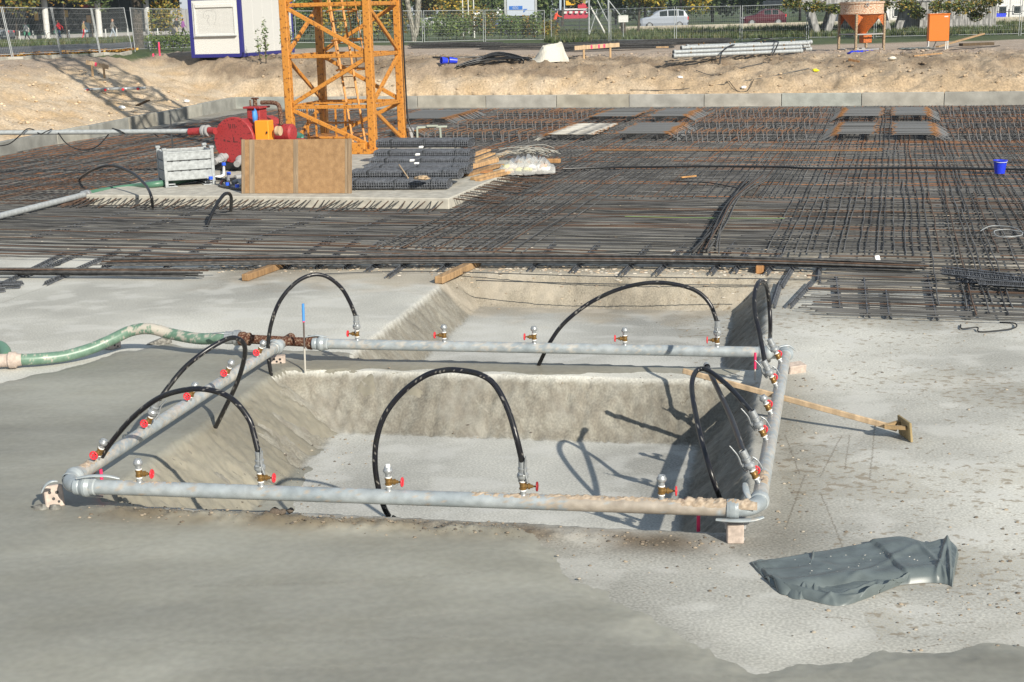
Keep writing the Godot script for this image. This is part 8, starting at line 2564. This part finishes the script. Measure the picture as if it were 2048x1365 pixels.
func stake(label: String, p: Vector3, h: float, lean: Vector3, cols: Array, r: float) -> void:
	var o := thing("stake", label, "stake", p)
	for q in cols:
		var m := MB.new()
		var d := (Vector3.UP * h + lean)
		m.tube(PackedVector3Array([d * q[0], d * q[1]]), r * q[3], 7)
		obj("rod" if q[2] is StandardMaterial3D and q[3] <= 1.0 else "tape", m, q[2], o)

func tarp_layer(top: Array, bot: Array, base: float, sag: float, sd: float) -> ArrayMesh:
	var b := MB.new()
	var n := 150
	var k := 44
	var tp := spline(top, 12)
	var bt := spline(bot, 12)
	var g := []
	for i in n + 1:
		var u := float(i) / n
		var p := tp[int(u * (tp.size() - 1))].lerp(tp[mini(int(u * (tp.size() - 1)) + 1, tp.size() - 1)], fposmod(u * (tp.size() - 1), 1.0))
		var q := bt[int(u * (bt.size() - 1))].lerp(bt[mini(int(u * (bt.size() - 1)) + 1, bt.size() - 1)], fposmod(u * (bt.size() - 1), 1.0))
		for j in k + 1:
			var v := float(j) / k
			var x := p.lerp(q, v)
			var edge := smoothstep(0.0, 0.02, u) * smoothstep(0.0, 0.03, 1.0 - u) * smoothstep(0.0, 0.06, v)
			var roll := sqrt(clampf(1.0 - pow(maxf(0.0, (v - 0.86) / 0.14), 2.0), 0, 1))
			var fold := exp(-pow((v - 0.82) / 0.1, 2.0)) * sag
			var wr := n_c.get_noise_2d(u * 6.0 + sd, v * 4.0) * 0.012 - absf(n_c.get_noise_2d(u * 3.0 + v * 2.0 + sd, v * 5.0 - u * 3.0)) * 0.02
			var cr := [[0.3, 0.35, 0.007], [0.52, -0.3, 0.009], [0.72, 0.25, 0.012], [0.8, -0.12, 0.014], [0.88, 0.06, 0.012]]
			for e in cr: wr += e[2] * exp(-pow((u - e[0] - (v - 0.5) * e[1]) / 0.022, 2.0)) * smoothstep(0.0, 0.4, v if e[0] < 0.75 else 1.0)
			if sd < 2.0: wr += 0.016 * smoothstep(0.0, 0.006, u - 0.40 - 0.20 * v)
			g.append(Vector3(x.x, base * (0.25 + 0.75 * edge) * (0.1 + 0.9 * roll) + fold * roll + wr * roll * (0.3 + edge), x.z))
	for i in n:
		for j in k:
			var a := i * (k + 1) + j
			b.face([g[a], g[a + 1], g[a + k + 2], g[a + k + 1]], Vector3.UP)
	# smooth the normals of shared corners
	var acc := {}
	for i in b.v.size(): acc[b.v[i]] = acc.get(b.v[i], Vector3.ZERO) + b.n[i]
	for i in b.v.size(): b.n[i] = acc[b.v[i]].normalized()
	return b.mesh()

func build_foreground() -> void:
	# folded tarpaulin
	var tp := thing("tarpaulin", "folded dark grey green tarpaulin lying on the dry slab at the lower right", "tarpaulin", Vector3.ZERO)
	obj("lower_fold", tarp_layer([Vector3(1.685, 0.000, -8.410), Vector3(1.931, 0.000, -8.354), Vector3(2.173, 0.000, -8.298), Vector3(2.434, 0.000, -8.322), Vector3(2.586, -0.000, -8.352)], [Vector3(1.671, 0.000, -8.204), Vector3(1.779, 0.000, -8.089), Vector3(1.957, 0.000, -7.973), Vector3(2.127, -0.000, -8.052), Vector3(2.419, 0.000, -8.267)], 0.035, 0.022, 3.0), mats.tarp, tp)
	obj("middle_fold", tarp_layer([Vector3(1.540, 0.000, -8.688), Vector3(1.648, 0.000, -8.733), Vector3(1.894, 0.000, -8.796), Vector3(2.036, 0.000, -8.831)], [Vector3(1.607, 0.000, -8.318), Vector3(1.652, -0.000, -8.236), Vector3(1.718, 0.000, -8.093), Vector3(1.878, 0.000, -8.113)], 0.022, 0.02, 5.0), mats.tarp, tp)
	obj("main_sheet", tarp_layer([Vector3(1.545, 0.000, -8.662), Vector3(1.894, 0.000, -8.796), Vector3(2.220, 0.000, -8.899), Vector3(2.604, 0.000, -9.001), Vector3(2.754, 0.000, -8.872), Vector3(2.898, 0.000, -8.899), Vector3(2.941, 0.000, -8.734)], [Vector3(1.629, -0.000, -8.317), Vector3(1.668, 0.000, -8.157), Vector3(1.960, 0.000, -8.201), Vector3(2.286, 0.000, -8.243), Vector3(2.583, 0.000, -8.288), Vector3(2.703, 0.000, -8.264), Vector3(2.738, -0.000, -8.215)], 0.042, 0.02, 1.0), mats.tarp, tp)
	var dr := MB.new()
	for i in 34:
		dr.col = Color(0.55, 0.53, 0.48) * rng.randf_range(0.8, 1.2)
		var p := Vector3(1.829, 0.000, -8.483).lerp(Vector3(2.828, -0.000, -8.672), rng.randf()) + Vector3(rng.randf_range(-0.12, 0.12), 0.055, rng.randf_range(-0.12, 0.14))
		dr.blob(p, Vector3(1.5, 0.5, 1.0) * rng.randf_range(0.002, 0.0045), rng, 5, 0.3)
	obj("cement_drops", dr, mats.stuff_vc, tp)
	# tamper lying over the right pipe
	var a := Vector3(1.551, 0.360, -12.418)
	var c := Vector3(3.230, 0.090, -11.331)
	var tm := thing("wooden_rake", "long wooden rake with a square blade resting on the right header pipe", "rake", c)
	var m := MB.new()
	m.bar(Vector3(1.539, 0.404, -12.250) - c, Vector3(3.248, 0.080, -11.362) - c, 0.028, 0.048, Vector3.UP, 0.004)
	m.col = Color(1.0, 0.85, 0.65)
	obj("handle", m, mats.timber, tm)
	var ax := (c - a).normalized()
	m = MB.new()
	m.col = Color(0.75, 0.78, 0.62)
	m.bar(Vector3(0.06, 0.0, -0.13) , Vector3(0.09, 0.0, 0.13), 0.17, 0.022, Vector3(1, 0.12, 0), 0.004)
	obj("blade", m, mats.timber, tm)
	m = MB.new()
	m.col = Color(0.8, 0.75, 0.6)
	m.bar(Vector3(-0.10, 0.02, 0.01), Vector3(0.06, 0.03, 0.08), 0.03, 0.03)
	m.bar(Vector3(-0.10, 0.02, -0.01), Vector3(0.05, 0.03, -0.09), 0.03, 0.03)
	obj("brace", m, mats.timber, tm)
	# stakes
	var red := mt("tape_red", lin(0.75, 0.03, 0.12), 0.6)
	var rod := mt("thin_rod", lin(0.10, 0.08, 0.07), 0.8)
	var pale := mt("limed_rod", lin(0.42, 0.40, 0.36), 0.9)
	stake("thin rod with a blue taped top standing behind the rear left pipe junction", Vector3(-2.169, 0.000, -14.172), 0.72, Vector3(0.02, 0, 0), [[0.0, 0.34, pale, 1.0], [0.34, 0.82, rod, 0.9], [0.73, 0.745, red, 1.3], [0.745, 1.0, mats.blue_tape, 1.35]], 0.0105)
	stake("short pink stake right of the front left pipe corner", Vector3(-3.251, 0.000, -10.470), 0.19, Vector3(0.0, 0, 0), [[0.0, 1.0, red, 1.2]], 0.011)
	stake("pink tipped rod just left of the rear right pipe corner", Vector3(2.389, -0.020, -13.353), 0.30, Vector3(0, 0, 0), [[0.0, 0.45, pale, 0.9], [0.45, 1.0, red, 1.2]], 0.01)
	stake("pink stake low behind the front pipe, left of the right corner", Vector3(1.293, -0.050, -9.383), 0.16, Vector3(0, 0, 0), [[0.0, 1.0, red, 1.2]], 0.011)
	# crumbs of mortar, gravel and clods
	var cm := MB.new()
	cm.blob(Vector3.ZERO, Vector3.ONE, rng, 6, 0.35)
	var xs := []
	var cs := []
	for i in 5200:
		var p := Vector3(rng.randf_range(1.7, 6.5), 0, rng.randf_range(-18, -6.6))
		var t := i % 13
		if t < 3: p = pw(rng.randf_range(0.0, 4.9), 0.12 + rng.randfn(0, 0.09))
		elif t == 3: p = pw(rng.randf_range(0.6, 1.4), rng.randf_range(1.4, 3.8))
		elif t == 4: p = pw(5.3 + rng.randfn(0, 0.12), rng.randf_range(-0.3, 4.8))
		elif t == 5: p = pw(rng.randf_range(-3.0, 5.5), 10.35 + rng.randfn(0.0, 0.3))
		elif t == 6: p = pw(rng.randf_range(0.2, 4.8), [4.5, 3.98, 5.02, 9.7][rng.randi() % 4] + rng.randfn(0.0, 0.05))
		elif t == 7: p = pw(rng.randf_range(3.2, 6.8), -0.45 + rng.randfn(0.0, 0.3))
		elif t == 8 or t == 9: p = Vector3(2.941, 0.000, -8.411) + Vector3(rng.randfn(0, 0.7), 0, rng.randfn(0, 0.9))
		var w := wet_sd(p.x, p.z)
		if w > 0.05 and t > 3 and t != 6: continue
		var s := 0.002 + 0.0105 * pow(rng.randf(), 9.0)
		xs.append(Transform3D(Basis.from_euler(Vector3(0, rng.randf() * 6, 0)).scaled(Vector3(1.5, 0.7, 1.0) * s), Vector3(p.x, slab_h(p.x, p.z) + s * 0.25 + (0.014 if w > 0 else 0.0), p.z)))
		cs.append([Color(0.15, 0.12, 0.09), Color(0.22, 0.18, 0.135), Color(0.30, 0.25, 0.19), Color(0.11, 0.095, 0.08), Color(0.36, 0.32, 0.26)][rng.randi() % (4 if t < 3 else 5)])
	multi("gravel_crumbs", cm, mats.stuff_vc, xs, self, cs)
	xs = []; cs = []
	for i in 1500:
		var p := pw(rng.randf_range(-3.5, 5.6), 10.4 + rng.randfn(0.0, 0.25))
		if i % 3 == 0: p = rw(rng.randf_range(-15, 3), rng.randf_range(19, 26))
		var s := rng.randf_range(0.006, 0.02)
		xs.append(Transform3D(Basis.from_euler(Vector3(0, rng.randf() * 6, 0)).scaled(Vector3(1.8, 0.4, 0.8) * s), Vector3(p.x, slab_h(p.x, p.z) + 0.004, p.z)))
		cs.append([Color(0.55, 0.44, 0.32), Color(0.6, 0.55, 0.48), Color(0.35, 0.27, 0.2)][rng.randi() % 3])
	multi("wood_chips", cm, mats.stuff_vc, xs, self, cs)
	var lu := MB.new()
	for q in [[0, 0, 0.04], [0.05, 0.01, 0.03], [0.11, -0.02, 0.025], [-0.06, 0.02, 0.02]]: lu.blob(Vector3(q[0], 0.02, q[1]), Vector3(1.3, 0.8, 1) * q[2], rng, 8, 0.3)
	lu.col = Color.WHITE
	tag(obj("mud_lump", lu, mt("mud", lin(0.14, 0.11, 0.085), 0.95, 0, true, tex.soil, 3.0, tex.nmid, 1.0), self, T(Vector3(-1.781, 0.030, -9.776))), "dark mud lump on the near ridge below the front pipe", "lump")
